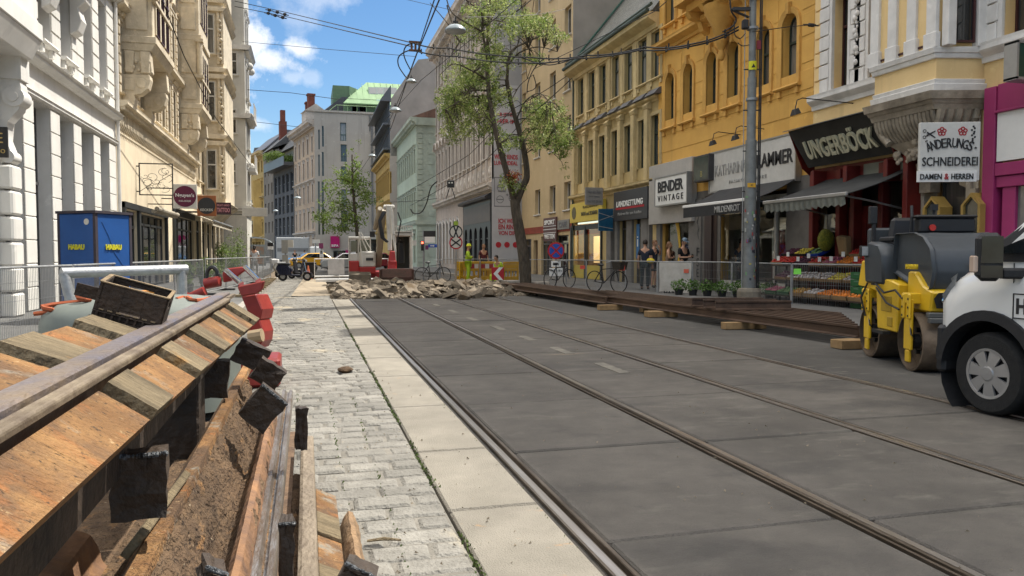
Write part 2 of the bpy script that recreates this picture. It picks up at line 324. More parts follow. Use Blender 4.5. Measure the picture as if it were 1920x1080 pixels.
embedded(4.245,'left rail of the second tram track, in the middle of the dark roadway'); embedded(5.84,'outermost faint rail of the second track, nearest the white van',-1)
# small dashed strips on the slabs
m_dash=mat('worn road paint',(.23,.21,.17),(.13,.12,.10),scale=8,rough=.8,coord='World')
b=MB()
for (x,y0,y1) in ((3.58,8.3,9.15),(3.53,10.1,10.85),(3.5,11.8,12.5),(3.46,13.6,14.4),(3.4,15.6,16.4),(3.4,17.8,18.7),(3.38,20.2,21)):
    b.box(x-.07,x+.07,y0,y1,-.01,.0055)
struct('lane_dashes',b,m_dash)
# lumps, stains: dust patches
m_dust=mat('dry dust',(.30,.25,.18),(.19,.165,.125),scale=6,rough=.95,coord='World')
# grit and crumbs of mortar
b=MB(); rr=random.Random(77)
for k in range(900):
    y=2.6+abs(rr.gauss(0,8)); x=rr.uniform(-1.2,1.2) if k%3 else rr.uniform(1.45,5.6)
    if y>23: continue
    s=rr.uniform(.003,.012); z=.004; a=rr.uniform(0,PI); b.add([(x-s*math.cos(a),y-s*math.sin(a),z),(x+s*math.cos(a),y+s*math.sin(a),z),(x+rr.uniform(-s,s),y+s,z),(x+rr.uniform(-s,s)*.5,y+.2*s,z+s)],[(0,1,3),(1,2,3),(2,0,3)])
o=ob('grit',b.mesh('grit',m_sand)); tag(o,'small crumbs and grit scattered over the setts and slabs','grit',kind='stuff')
# pavements
b=MB(); b.box(9.05,16,-20,52,-.4,.12); b.box(8,16,52,400,-.4,.12); struct('right_pavement',b,m_pave)
b=MB(); b.box(8.86,9.05,-20,52,-.4,.125); struct('right_kerb',b,m_kerb,.015)
b=MB(); b.box(-14,-1.68,-20,43,-.4,.10); b.box(-14,-3.2,43,400,-.4,.10); struct('left_pavement',b,m_pave)
b=MB(); y=-20
while y<43: b.box(-1.68,-1.485,y,y+.99,-.4,.115); y+=1
struct('left_kerb',b,m_kerb,.012)
# ---------- buildings ----------
def Yp(x,X): return AX(x,300,X).y
def Zp(x,y,X): return AX(x,y,X).z
g_dark=glassmat('dark pane',(.018,.02,.022),(.30,.29,.26),.55)
g_cur=glassmat('curtained pane',(.03,.033,.035),(.34,.32,.28),.85)
g_shop=glassmat('shop pane',(.02,.02,.02),(.12,.11,.1),.4,.03)
g_sky=glassmat('bright pane',(.05,.06,.065),(.5,.5,.48),.5)
def wall(mb,s0,s1,z0,z1,ops=(),dep=.25,y=0.):
    """a wall sheet in the plane y with real openings; ops=(s0,s1,z0,z1[,arch])"""
    ss=sorted({s0,s1,*[o[0] for o in ops],*[o[1] for o in ops]}); zs=sorted({z0,z1,*[o[2] for o in ops],*[o[3] for o in ops]})
    ss=[a for a in ss if s0-1e-6<=a<=s1+1e-6]; zs=[a for a in zs if z0-1e-6<=a<=z1+1e-6]
    for a,b in zip(ss[:-1],ss[1:]):
        for c,d in zip(zs[:-1],zs[1:]):
            if b-a<1e-5 or d-c<1e-5: continue
            cx,cz=(a+b)/2,(c+d)/2
            if any(o[0]<cx<o[1] and o[2]<cz<o[3] for o in ops): continue
            mb.quad((a,y,c),(b,y,c),(b,y,d),(a,y,d))
    for o in ops:
        a,b,c,d=o[:4]; e=y+dep
        if len(o)>4 and o[4]:
            r=(b-a)/2; m=(a+b)/2; k=10; zt=d-r
            pts=[(m-r*math.cos(PI*i/k),zt+r*math.sin(PI*i/k)) for i in range(k+1)]
            for i in range(k):
                p,q=pts[i],pts[i+1]; 
                mb.quad((p[0],y,p[1]),(p[0],y,d),(q[0],y,d),(q[0],y,q[1])); mb.quad((p[0],y,p[1]),(q[0],y,q[1]),(q[0],e,q[1]),(p[0],e,p[1]))
            mb.quad((a,y,c),(a,e,c),(a,e,zt),(a,y,zt)); mb.quad((b,y,c),(b,y,zt),(b,e,zt),(b,e,c)); mb.quad((a,y,c),(b,y,c),(b,e,c),(a,e,c))
        else:
            mb.quad((a,y,c),(a,e,c),(a,e,d),(a,y,d)); mb.quad((b,y,c),(b,y,d),(b,e,d),(b,e,c)); mb.quad((a,y,c),(b,y,c),(b,e,c),(a,e,c)); mb.quad((a,y,d),(a,e,d),(b,e,d),(b,y,d))
def arcpts(w,h,n=10,ins=0.):
    r=w/2-ins; zt=h-w/2
    return [(-r,ins)]+[(-r*math.cos(PI*i/n),zt+r*math.sin(PI*i/n)) for i in range(n+1)]+[(r,ins)]
_wc={}
def window(root,s,z,w,h,fm,gm,arch=False,dep=.18,fw=.055,mull=1,trans=.66,sur=None,surm=None,sill=None,hood=0,detail=2,y=0.,rz=0.,name='window'):
    """one window: the frame is the part; pane, surround and sill are its sub-parts"""
    w=round(w,3); h=round(h,3); key=(w,h,arch,dep,fw,mull,trans,fm.name,gm.name,sur,surm and surm.name,sill,hood)
    if key not in _wc:
        f=MB()
        if arch:
            o=arcpts(w,h); i=arcpts(w,h,ins=fw); n=len(o)
            for k in range(n-1):
                f.hexa([(o[k][0],dep,o[k][1]),(o[k+1][0],dep,o[k+1][1]),(i[k+1][0],dep,i[k+1][1]),(i[k][0],dep,i[k][1]),(o[k][0],dep+.06,o[k][1]),(o[k+1][0],dep+.06,o[k+1][1]),(i[k+1][0],dep+.06,i[k+1][1]),(i[k][0],dep+.06,i[k][1])])
            f.box(-w/2+fw,w/2-fw,dep,dep+.06,0,fw)
        else:
            f.box(-w/2,-w/2+fw,dep,dep+.06,0,h).box(w/2-fw,w/2,dep,dep+.06,0,h).box(-w/2+fw,w/2-fw,dep,dep+.06,0,fw).box(-w/2+fw,w/2-fw,dep,dep+.06,h-fw,h)
        top=h*trans if trans else h
        if trans: f.box(-w/2+fw,w/2-fw,dep-.03,dep+.05,top-fw*.7,top+fw*.7)
        for k in range(mull):
            x=-w/2+w*(k+1)/(mull+1); f.box(x-fw*.45,x+fw*.45,dep-.012,dep+.055,fw,(top-fw*.7) if trans else h-fw)
        p=MB()
        if arch:
            i=arcpts(w,h,ins=fw*.5); p.add([(a,dep+.04,c) for a,c in i],[tuple(range(len(i)))])
        else: p.quad((-w/2+fw*.5,dep+.04,fw*.5),(w/2-fw*.5,dep+.04,fw*.5),(w/2-fw*.5,dep+.04,h-fw*.5),(-w/2+fw*.5,dep+.04,h-fw*.5))
        c=None
        if sur:
            c=MB()
            if arch:
                o=arcpts(w+2*sur,h+sur,12); i=arcpts(w,h,12); n=len(o); o[0]=(o[0][0],0); o[-1]=(o[-1][0],0)
                for k in range(n-1): c.hexa([(o[k][0],-.07,o[k][1]),(o[k+1][0],-.07,o[k+1][1]),(i[k+1][0],-.04,i[k+1][1]),(i[k][0],-.04,i[k][1]),(o[k][0],.02,o[k][1]),(o[k+1][0],.02,o[k+1][1]),(i[k+1][0],.02,i[k+1][1]),(i[k][0],.02,i[k][1])])
                c.prof([(-.13,h-.03),(-.13,h+sur+.12),(-.0,h+sur+.16),(0,h-.03)],-.07,.07,'x')
            else:
                c.box(-w/2-sur,-w/2,-.05,.02,0,h).box(w/2,w/2+sur,-.05,.02,0,h).box(-w/2-sur,w/2+sur,-.052,.02,h,h+sur)
                if detail>1: c.box(-w/2-sur*.45,-w/2,-.07,-.05,0,h).box(w/2,w/2+sur*.45,-.07,-.05,0,h)
            if hood:
                W=w/2+sur+.08; c.box(-W+.05,W-.05,-.09,.02,h+sur+.003,h+sur+hood*.6); c.prof([(.02,h+sur+hood*.6+.002),(-.13,h+sur+hood*.6+.002),(-.2,h+sur+hood),(.02,h+sur+hood+.04)],-W,W,'x')
                if detail>1: c.box(-w/2-sur,-w/2-sur*.3,-.12,.0,h+sur*.1,h+sur+hood*.55).box(w/2+sur*.3,w/2+sur,-.12,.0,h+sur*.1,h+sur+hood*.55)
        sl=None
        if sill:
            W=w/2+(sur or 0)+.06; sl=MB(); sl.prof([(.03,-.002),(-sill,-.002),(-sill-.02,-.05),(-sill+.03,-.09),(.03,-.10)],-W,W,'x')
            if detail>1: sl.box(-W+.1,-W+.25,-sill*.6,.02,-.28,-.101).box(W-.25,W-.1,-sill*.6,.02,-.28,-.101)
        _wc[key]=(f.mesh('window',fm),p.mesh('pane',gm),c and c.mesh('surround',surm),sl and sl.mesh('sill',surm or fm))
    a,b,c,d=_wc[key]
    o=ob(name,a,root,(s,y,z),(0,0,rz)); ob('pane',b,o)
    if c: ob('surround',c,o)
    if d: ob('sill',d,o)
    return o
def body(root,W,D,H,m,y0=.32,zs=0,yb=2.8):
    b=MB(); b.box(0,W,y0,D,zs,H)
    if zs: b.box(0,W,yb,D,0,zs-.002); part('core',b,m,root)
def cornice(root,s0,s1,z,m,out=.5,h=.5,y=0.,dent=True,name='cornice',pitch=.35):
    b=MB(); b.prof([(y+.02,z),(y-out*.25,z),(y-out*.3,z+h*.3),(y-out*.8,z+h*.5),(y-out,z+h*.62),(y-out,z+h*.85),(y-out*1.05,z+h),(y+.02,z+h)],s0,s1,'x')
    if dent:
        k=int((s1-s0)/pitch)
        for i in range(k):
            a=s0+(i+.25)*(s1-s0)/k; b.box(a,a+pitch*.45,y-out*.75,y,z+h*.12,z+h*.47)
    return part(name,b,m,root)
def band(root,s0,s1,z0,z1,m,out=.06,name='string_course',y=0.):
    b=MB(); h=z1-z0; b.prof([(y+.02,z0),(y-out*.5,z0),(y-out,z0+h*.4),(y-out,z0+h*.8),(y-out*1.3,z1),(y+.02,z1+.01)],s0,s1,'x'); return part(name,b,m,root)
def rightb(name,label,X,Y0,Y1): return thing(name,label,'building',(X,Y1,0),-PI/2)
# --- R2: orange building ---
m_or=mat('orange render',(.70,.41,.10),(.62,.35,.085),scale=1.6,rough=.85,bump=.12,bscale=25,stain=.2)
m_or2=mat('orange trim',(.66,.385,.10),(.56,.315,.08),scale=4,rough=.85,bump=.1)
m_grnf=P('dark green window frame',(.03,.045,.035),.5)
X2=13.6; YA,YB=18.62,28.35
R2=rightb('corner_building','orange rendered apartment building with arched windows and a corbelled bay',X2,YA,YB)
S=lambda Y:YB-Y
wb=MB(); ops=[]; ws=[(27.36,.74),(25.89,.7),(24.2,.68),(22.8,.68),(21.08,.72),(19.75,.74)]
for (Y,w_) in ws: ops.append((S(Y)-w_/2,S(Y)+w_/2,6.26,8.33,True))
up=[(27.36,.8),(25.9,.8),(24.1,.8),(22.6,.8),(21.1,.8),(19.75,.8)]
for fl in (0,1):
    z=10.2+fl*3.9
    for (Y,w_) in up: ops.append((S(Y)-w_/2,S(Y)+w_/2,z,z+2.2))
gops=[(.45,2.95,.12,2.9),(4.9,8.6,.12,3.3)]
wall(wb,0,S(YA),.1,20.4,ops+gops,.3)
part('wall',wb,m_or,R2); m_gf=mat('grey painted ground floor',(.17,.16,.15),(.12,.115,.105),scale=2,rough=.85,bump=.2)
for a_,c_ in ((0,.45),(2.95,4.9),(8.6,S(YA))): part('ground_floor_cladding',MB().box(a_,c_,-.03,0,.12,3.6),m_gf,R2)
body(R2,S(YA),12,20.3,m_or,.36,3.6)
for (Y,w_) in ws: window(R2,S(Y),6.26,w_,2.07,m_grnf,g_cur,True,.24,.05,0,.62,.17,m_or2,.14)
for fl in (0,1):
    for (Y,w_) in up: window(R2,S(Y),10.2+fl*3.9,w_,2.2,m_grnf,g_cur,False,.2,.05,1,.66,.16,m_or2,.14,.3)
cornice(R2,0,S(YA),9.22,m_or2,.38,.34,dent=False,name='string_course'); cornice(R2,-.1,S(YA)+.1,19.7,m_or2,.8,.8)
# shallow block joints of the render
b=MB()
for z in (6.9,7.75): pass
for z in (5.35,6.0,6.75,7.5,8.25,8.95):
    prev=0
    for (Y,w_) in ws:
        a=S(Y)-w_/2-.2; 
        if z>6.1: b.box(prev,a,-.016,0,z,z+.62); 
        prev=S(Y)+w_/2+.2
    if z>6.1: b.box(prev,S(YA),-.016,0,z,z+.62)
    else: b.box(0,S(YA),-.016,0,z,z+.55)
part('render_blocks',b,m_or,R2,bevel=.01)
# bay on consoles
b=MB(); s0,s1=S(25.2),S(21.0)
b.prism([(s0,0),(s0+.35,-1.15),(s1-.35,-1.15),(s1,0)],9.95,10.5); b.prism([(s0-.08,0),(s0+.28,-1.25),(s1-.28,-1.25),(s1+.08,0)],10.5,10.62)
b.prism([(s0+.3,0),(s0+.6,-.8),(s1-.6,-.8),(s1-.3,0)],9.7,9.95)
for s in (s0+.7,(s0+s1)/2-.45,(s0+s1)/2+.45,s1-.7): b.prof([(0,9.0),(-.25,9.1),(-.35,9.4),(-.7,9.5),(-.85,9.7),(0,9.7)],s-.13,s+.13,'x')
part('bay_base',b,m_or2,R2)
b=MB(); c=((s0+s1)/2+.0,-.28); b.lathe([(.02,7.75),(.09,7.8),(.13,7.95),(.08,8.1),(.16,8.25),(.2,8.4),(.15,8.5),(.24,8.62),(.3,8.85),(.55,9.3),(.6,9.55)],(c[0],c[1],0),14); part('drop_finial',b,m_or2,R2,smooth=True)
b=MB(); b.prism([(s0+.1,0),(s0+.45,-1.0),(s1-.45,-1.0),(s1-.1,0)],10.62,19.6)
part('bay',b,m_or,R2)
for fl in (0,1): 
    for k in (-.75,.75): window(R2,(s0+s1)/2+k,10.95+fl*3.7,.8,1.9,m_grnf,g_cur,False,-.02,.05,1,.66,None,None,None,y=-1.0)
m_roof=mat('grey roof tiles',(.10,.10,.10),(.06,.06,.06),scale=8,rough=.7,bump=.5)
b=MB(); b.prof([(-.3,20.5),(4,24),(12,24),(12,20.5)],-.05,S(YA)+.05,'x'); part('roof',b,m_roof,R2)
for (yc,top,wd) in ((25.9,27.4,.8),(19.5,25.2,1.3),(22.9,24.8,.6)): part('chimney',MB().box(S(yc)-wd/2,S(yc)+wd/2,1.0,1.9,20.5,top),m_or2,R2)
# --- R1: pale yellow building with white trim ---
m_ye=mat('pale yellow render',(.78,.58,.29),(.72,.52,.25),scale=1.8,rough=.85,bump=.1,bscale=25,stain=.12)
m_wh=mat('white stucco trim',(.70,.685,.66),(.60,.59,.57),scale=4,rough=.8,bump=.08,stain=.15)
m_sto=mat('weathered stone console',(.44,.38,.295),(.22,.185,.14),scale=3,rough=.85,bump=.5,bscale=14,stain=.4)
m_mar=P('maroon window frame',(.055,.018,.018),.45)
YC=3.0
R1=rightb('apartment_building','pale yellow building with white stucco trim and a bay on a fluted stone console',13.6,YC,YA)
S1=lambda Y:YA-Y
wb=MB(); ops=[]; w1=[(17.5,.62),(16.15,.55),(12.3,.6),(10.9,.62),(9.4,.62),(7.9,.62),(6.4,.62)]
for (Y,w_) in w1:
    for z in (5.74,9.9,13.9): ops.append((S1(Y)-w_/2,S1(Y)+w_/2,z,z+2.5))
gops=[(.2,3.9,.12,3.55),(4.15,5.35,.12,3.75,True),(5.6,6.9,.12,3.0),(7.4,15.4,.5,2.9)]
wall(wb,0,S1(YC),.1,20.4,ops+gops,.35)
part('wall',wb,m_ye,R1); body(R1,S1(YC),12,20.3,m_ye,.4,3.9)
for (Y,w_) in w1:
    for z in (5.74,9.9,13.9): window(R1,S1(Y),z,w_,2.5,m_mar,g_dark,False,.26,.05,0,.66,.2,m_wh,None,.0)
# quoin-like rusticated strips beside the windows
for (Y,w_) in w1:
    for sg in (-1,1):
        c=S1(Y)+sg*(w_/2+.3); b=MB()
        for k in range(7): b.box(c-.17-(k%2)*.03,c+.17+(k%2)*.03,-.085,0,5.72+k*.38,5.72+k*.38+.35)
        part('quoin_strip',b,m_wh,R1,bevel=.012)
b=MB()
for k in range(8):
    z=5.72+k*.38
    b.box(S1(18.55),S1(18.1),-.05,0,z,z+.34); b.box(S1(17.0),S1(16.7),-.05,0,z,z+.34)
part('render_blocks',b,m_ye,R1,bevel=.012)
# stucco garland between the windows
b=MB()
for k in range(16):
    z=7.9-k*.11; b.ball((S1(16.85)+.04*math.sin(k*2.1),-.07,z),.07+.03*math.sin(k*1.7),7,5)
part('garland',b,m_wh,R1,smooth=True)
cornice(R1,0,S1(YC),5.32,m_wh,.22,.38,dent=False,name='string_course'); cornice(R1,-.1,S1(YC),19.7,m_wh,.8,.8); cornice(R1,0,S1(YC),9.3,m_wh,.22,.3,dent=False,name='string_course')
# bay
XO=-1.0; sa,sb=S1(15.4),S1(13.15)
def plan(e,y1): return [(sa-e,0),(sa+.35-e*.6,y1-e),(sb-.12+e*.4,y1-e),(sb+.1+e,0)]
b=MB(); b.prism(plan(0,XO),5.0,19.6,plan(0,XO)); 
part('bay',b,m_ye,R1)
b=MB()
for z0,z1,e in ((4.74,4.9,.06),(4.9,5.0,.02),(5.42,5.52,.05),(5.52,5.64,.1),(8.9,9.1,.06),(9.1,9.25,.12)): b.prism(plan(e,XO),z0,z1,plan(e+.03,XO))
# corner pilasters and mullions in white
for (s,yy) in ((sa+.38,XO),(sa+.92,XO),(sa+1.48,XO),(sb-.22,XO)):
    b.box(s-.13,s+.13,yy-.07,yy+.03,5.64,8.9); b.box(s-.17,s+.17,yy-.1,yy+.03,5.64,5.95)
b.box(sb-.02,sb+.16,-.98,-.78,5.64,8.9); b.box(sb+.0,sb+.2,-.27,.02,5.64,8.9)
b.box(sa+.28,sb-.08,-1.045,-.98,4.98,5.44) if False else None
part('bay_trim',b,m_wh,R1,bevel=.01)
for s in (sa+.65,sa+1.2,sb-.48): window(R1,s,5.72,.44,3.0,m_mar,g_dark,False,-.03,.045,0,.62,None,None,None,y=XO)
window(R1,sb+.075,5.72,.44,3.0,m_mar,g_dark,False,-.04,.045,0,.62,None,None,None,y=-.52,rz=PI/2-.2)
b=MB(); 
for z0,z1,e0,e1 in ((4.58,4.74,.18,.22),(4.5,4.58,.10,.14),(4.38,4.5,.04,.08)): b.prism(plan(e0,XO),z0,z1,plan(e1,XO))
# fluted shell: vertical lobes tapering down
def lobe(s,y,w,nx,ny):
    rings=[]
    for k in range(7):
        t=k/6; z=4.38-.52*t; o=-.02-.32*t*t; r=w*(1-.25*t)
        rings.append((s+nx*o,y+ny*o,z,r))
    pts=[(p[0],p[1],p[2]) for p in rings]; b.tube(pts,[p[3] for p in rings],8)
n=16
for k in range(n): lobe(sa+.35+(sb-sa-.5)*(k+.5)/n,XO,(sb-sa-.5)/n*.52,0,-1)
for k in range(5): lobe(sb-.06+.03*k,XO+.12+k*.19,.1,1,0)
for k in range(4): lobe(sa+.1+.08*k,-.25-.2*k,.1,-1,0)
b.prism([(sa+.3,0),(sa+.55,XO+.3),(sb-.4,XO+.3),(sb-.15,0)],3.86,4.4); b.prism([(sa+.7,0),(sa+.9,-.45),(sb-.7,-.45),(sb-.5,0)],3.5,3.86,[(sa+.3,0),(sa+.55,XO+.25),(sb-.4,XO+.25),(sb-.15,0)])
rr=random.Random(2)
for k in range(46):
    s=rr.uniform(sa+.6,sb-.3); z=rr.uniform(3.45,3.85); b.ball((s,-.55-rr.uniform(0,.25)*(z-3.2),z),rr.uniform(.04,.1),7,5,sy=.7)
part('stone_console',b,m_sto,R1,smooth=True)
b=MB(); s=S1(14.3)
b.tube([(s,-.08,3.0),(s,-.3,3.15),(s,-.34,3.35),(s,-.2,3.5),(s,-.35,3.7),(s,-.6,3.8)],[.1,.13,.13,.11,.14,.16],10); b.box(s-.16,s+.16,-.25,0,2.75,3.05)
part('scroll_bracket',b,m_sto,R1,smooth=True)
# stone portal
b=MB(); wall(b,3.95,5.58,.12,4.4,[(4.2,5.35,.12,3.7,True)],.3,y=-.08)
o=arcpts(1.35,3.68,14); i=arcpts(1.13,3.57,14)
for k in range(len(o)-1): b.hexa([(4.775+p[0],yy,p[1]+.12) for yy in (-.16,0) for p in (o[k],o[k+1],i[k+1],i[k])])
for s in (4.0,5.42): b.box(s,s+.14,-.14,-.07,.12,2.6).box(s-.03,s+.17,-.17,-.07,2.6,2.75)
b.box(3.95,5.58,-.2,-.06,4.2,4.4)
part('portal',b,mat('pale stone portal',(.44,.40,.33),(.33,.29,.23),scale=3,rough=.85,bump=.3),R1)
part('portal_back',MB().box(4.1,5.5,.36,.38,.12,3.8),mat('tan hall wall',(.42,.29,.14),(.36,.25,.12)),R1)
b=MB(); b.prof([(-.3,20.5),(4,24),(12,24),(12,20.5)],0,S1(YC),'x'); part('roof',b,m_roof,R1)
# --- R3: ochre old building ---
m_oc=mat('aged ochre render',(.58,.45,.22),(.48,.37,.175),scale=1.3,rough=.9,bump=.25,bscale=18,stain=.35)
m_oc2=mat('ochre stucco trim',(.60,.48,.26),(.50,.39,.20),scale=4,rough=.9,bump=.2,stain=.3)
m_lead=mat('grey sheet metal',(.15,.145,.15),(.10,.10,.105),scale=4,rough=.5,metal=.3)
YD=38.6
R3=rightb('old_townhouse','low ochre townhouse with two rows of green framed windows and a slate roof',13.6,YB,YD)
S3=lambda Y:YD-Y
cols=[Yp(x,13.6) for x in (1090,1110.6,1131,1155,1179,1205.5,1230)]
wb=MB(); ops=[]
for Y in cols:
    for z,h in ((8.42,1.85),(4.95,2.0)): ops.append((S3(Y)-.42,S3(Y)+.42,z,z+h))
wall(wb,0,S3(YB),.1,10.9,ops+[(.25,4.3,.12,3.0),(5.0,5.9,.12,3.1),(6.4,7.4,.12,3.1),(8.0,9.8,.12,3.1)],.22); part('wall',wb,m_oc,R3); body(R3,S3(YB),12,10.8,m_oc,.34,3.6)
for Y in cols:
    window(R3,S3(Y),8.42,.84,1.85,m_grnf,g_sky,False,.12,.06,1,.66,.13,m_oc2,.1); window(R3,S3(Y),4.95,.84,2.0,m_grnf,g_sky,False,.12,.06,1,.66,.13,m_oc2,None)
mids=[(cols[i]+cols[i+1])/2 for i in range(6)]+[cols[0]+.75]
for Y in mids:
    part('pilaster',MB().box(S3(Y)-.16,S3(Y)+.16,-.08,0,8.0,10.6),m_oc2,R3,bevel=.015)
    part('pilaster',MB().box(S3(Y)-.16,S3(Y)+.16,-.2,0,4.4,7.25).prof([(0,7.25),(-.2,7.25),(-.26,7.4),(-.1,7.55),(0,7.6)],S3(Y)-.2,S3(Y)+.2,'x'),m_oc2,R3,bevel=.015)
cornice(R3,0,S3(YB),10.35,m_oc2,.5,.6,dent=False); cornice(R3,0,S3(YB),7.5,m_oc2,.18,.2,dent=False,name='string_course'); cornice(R3,0,S3(YB),4.1,m_oc2,.25,.3,dent=False,name='string_course')
for Y in cols: 
    part('ledge_cover',MB().prof([(0,7.98),(-.1,7.96),(-.3,7.74),(-.32,7.71),(0,7.71)],S3(Y)-.48,S3(Y)+.48,'x'),m_lead,R3)
m_sl=mat('slate roof',(.115,.115,.10),(.06,.062,.055),scale=14,rough=.75,bump=.6,stretch=(.4,2,2))
e=AY(1180,0,YD); rx=e.x-13.6; 
k=(e.z-11.0)/rx; D=5.5
b=MB(); b.prof([(-.35,10.98),(-.3,11.02),(D,11.02+k*(D+.3)),(12,11.0)],.02,S3(YB),'x'); part('roof',b,m_sl,R3)
m_pat=mat('green painted flashing',(.045,.13,.10),(.03,.085,.065),scale=3,rough=.6)
b=MB(); b.prof([(-.32,11.03),(-.32,11.12),(D,11.14+k*(D+.3)),(D,11.02+k*(D+.3))],.03,.32,'x'); part('flashing',b,m_pat,R3)
b=MB(); b.cyl((-.02,-.52,10.98),(S3(YB),-.52,10.98),.09); b.cyl((.0,-.35,11.25),(S3(YB),-.35,11.25),.07,n=6); b.cyl((.35,-.1,10.9),(.35,-.1,.2),.05); part('gutter',b,mat('oxidised gutter',(.07,.10,.09),(.04,.06,.05),rough=.6),R3,smooth=True)
# --- R4: plain tall beige building ---
m_be=mat('beige render',(.54,.42,.25),(.48,.37,.21),scale=1,rough=.9,bump=.15,bscale=30,stain=.18)
m_con=mat('grey cement firewall',(.34,.32,.29),(.27,.255,.23),scale=.8,rough=.9,bump=.15,bscale=12,stain=.3)
m_whf=P('white window frame',(.55,.53,.48),.5)
YE4=48.5
R4=rightb('plain_apartment_house','plain tall beige apartment house behind the street tree',13.6,YD,YE4)
S4=lambda Y:YE4-Y
c4=[Yp(x,13.6) for x in (982,1008,1036,1064)]; z4=[3.75,7.2,10.1,13.0,15.8]
ops=[(S4(Y)-.55,S4(Y)+.55,z,z+1.5) for Y in c4[1:] for z in z4[:1]]+[(S4(Y)-.55,S4(Y)+.55,z,z+1.55) for Y in c4[1:] for z in z4[1:]]+[(S4(c4[0])-.3,S4(c4[0])+.5,z,z+1.55) for z in z4[1:]]
wb=MB(); wall(wb,0,9.9,3.0,17.7,ops,.3); wall(wb,0,9.9,.1,2.6,[(.3,2.2,.12,2.3),(2.7,3.6,.12,2.2),(4.3,6.5,.12,2.4),(7.2,9.3,.12,2.4)],.25); part('wall',wb,m_be,R4)
part('flank',MB().box(9.9,9.93,0,12,11,17.7),m_con,R4); body(R4,9.9,12,17.6,m_be,.34)
for o in ops: window(R4,(o[0]+o[1])/2,o[2],o[1]-o[0],o[3]-o[2],m_whf,g_dark,False,.2,.07,1,0,None,None,.08,detail=1)
part('red_band',MB().box(0,9.9,-.04,.3,2.6,3.0),mat('faded red paint',(.33,.07,.045),(.24,.06,.04)),R4)
m_gry=P('grey shop frame',(.10,.10,.10),.5)
for (a,c_,z) in ((.3,2.2,2.18),(4.3,6.5,2.28),(7.2,9.3,2.28)): window(R4,(a+c_)/2,.12,c_-a,z,m_gry,g_shop,False,.15,.07,2,.8,name='shop_window')
part('door',MB().box(2.7,3.6,.18,.24,.12,2.2),P('brown door',(.09,.05,.03)),R4)
b=MB(); b.prof([(-.12,17.7),(-.12,17.85),(12,17.85),(12,17.7)],0,9.95,'x'); part('roof',b,m_roof,R4)
# --- R5: long ornate building standing forward ---
m_pk=mat('dirty pink stucco',(.56,.48,.42),(.45,.385,.33),scale=1.2,rough=.9,bump=.25,bscale=12,stain=.3)
m_pk2=mat('pale stucco relief',(.62,.57,.51),(.50,.45,.40),scale=3,rough=.9,bump=.3,stain=.3)
m_brf=P('brown window frame',(.10,.06,.045),.5)
YF=71.2
R5=rightb('ornate_apartment_house','long ornate stucco house with scalloped hoods and square relief panels',11.7,YE4+.05,YF)
S5=lambda Y:YF-Y; W5=YF-YE4-.05
wb=MB(); ops=[]; n5=14; c5=[W5*(i+.5)/n5 for i in range(n5)]
for s in c5:
    for z,h in ((7.7,2.6),(12.3,2.5),(16.3,2.2)): ops.append((s-.4,s+.4,z,z+h))
ar=[W5-14.1+i*1.25 for i in range(0)]
ga=[(s-.45,s+.45,.5,4.1,True) for s in [1.0+i*1.6 for i in range(7)]]
wall(wb,0,W5,.1,19.3,ops+ga+[(W5-9.3,W5-.3,.12,5.1)],.35); part('wall',wb,m_pk,R5); body(R5,W5,12,19.2,m_pk,.4)
part('corner_pier',MB().box(W5-.28,W5-.001,-.03,.42,0,18.8),m_pk,R5); part('flank',MB().box(W5,W5+.03,-.03,2.2,0,19.3),mat('grey painted gable',(.36,.36,.36),(.31,.31,.31),scale=1),R5)
for o in ops: window(R5,(o[0]+o[1])/2,o[2],.8,o[3]-o[2],m_brf,g_cur,False,.2,.06,1,.66,.16,m_pk2,.12,.25,detail=1)
for o in ga: window(R5,(o[0]+o[1])/2,o[2],.9,o[3]-o[2],m_grnf,g_dark,True,.2,.06,0,.6,.12,m_wh)
b=MB(); b.box(0,W5-9.4,-.045,0,.6,5.5); 
cornice(R5,0,W5,5.5,m_pk2,.4,.5,pitch=.3); cornice(R5,-.1,W5+.3,18.9,m_pk2,.9,1.1,pitch=.6)
for i in range(n5):
    s=c5[i]; part('relief_panel',MB().box(s-.5,s+.5,-.05,0,6.25,7.1).box(s-.36,s+.36,-.09,-.05,6.35,7.0).ball((s,-.09,6.68),.2,8,5,sy=.4),m_pk2,R5)
    s=c5[i]+W5/n5/2
    for z0,z1 in ((6.2,10.9),(11.6,15.2),(15.6,18.6)): part('pilaster',MB().box(s-.13,s+.13,-.12,0,z0,z1),m_pk2,R5)
for i in range(n5):   # scalloped hoods
    s=c5[i]; r=W5/n5/2*.96; b=MB(); k=9
    for q in range(k):
        a,c_=PI*q/k,PI*(q+1)/k
        b.hexa([(s-r*math.cos(t)*e,y_,10.75+r*math.sin(t)*e*.9) for y_ in (-.32,0) for t,e in ((a,1),(c_,1),(c_,.8),(a,.8))])
    part('scalloped_hood',b,m_pk2,R5)
m_blk=P('black shopfront paint',(.022,.022,.026),.4)
b=MB(); q=W5-9.3
wall(b,q,W5-.3,.12,4.9,[(q+.5+i*1.7,q+1.4+i*1.7,.5,3.2,True) for i in range(5)],.2,y=-.1); b.prof([(0,4.9),(-.5,4.95),(-.55,5.1),(-.1,5.35),(0,5.35)],q-.1,W5-.1,'x'); part('shopfront',b,m_blk,R5)
for i in range(5): window(R5,q+.95+i*1.7,.5,.9,2.7,m_blk,g_dark,True,.1,.05,0,.7,y=-.1,name='shop_window')
part('shopfront_return',MB().box(W5-.32,W5-.281,-.12,.4,.1,5.0).box(q-.02,q+.02,-.12,.4,.1,5.0),m_blk,R5)
part('fascia',MB().box(q+.15,W5-.45,-.13,-.1,3.5,4.7),P('brown grey fascia',(.13,.105,.09)),R5)
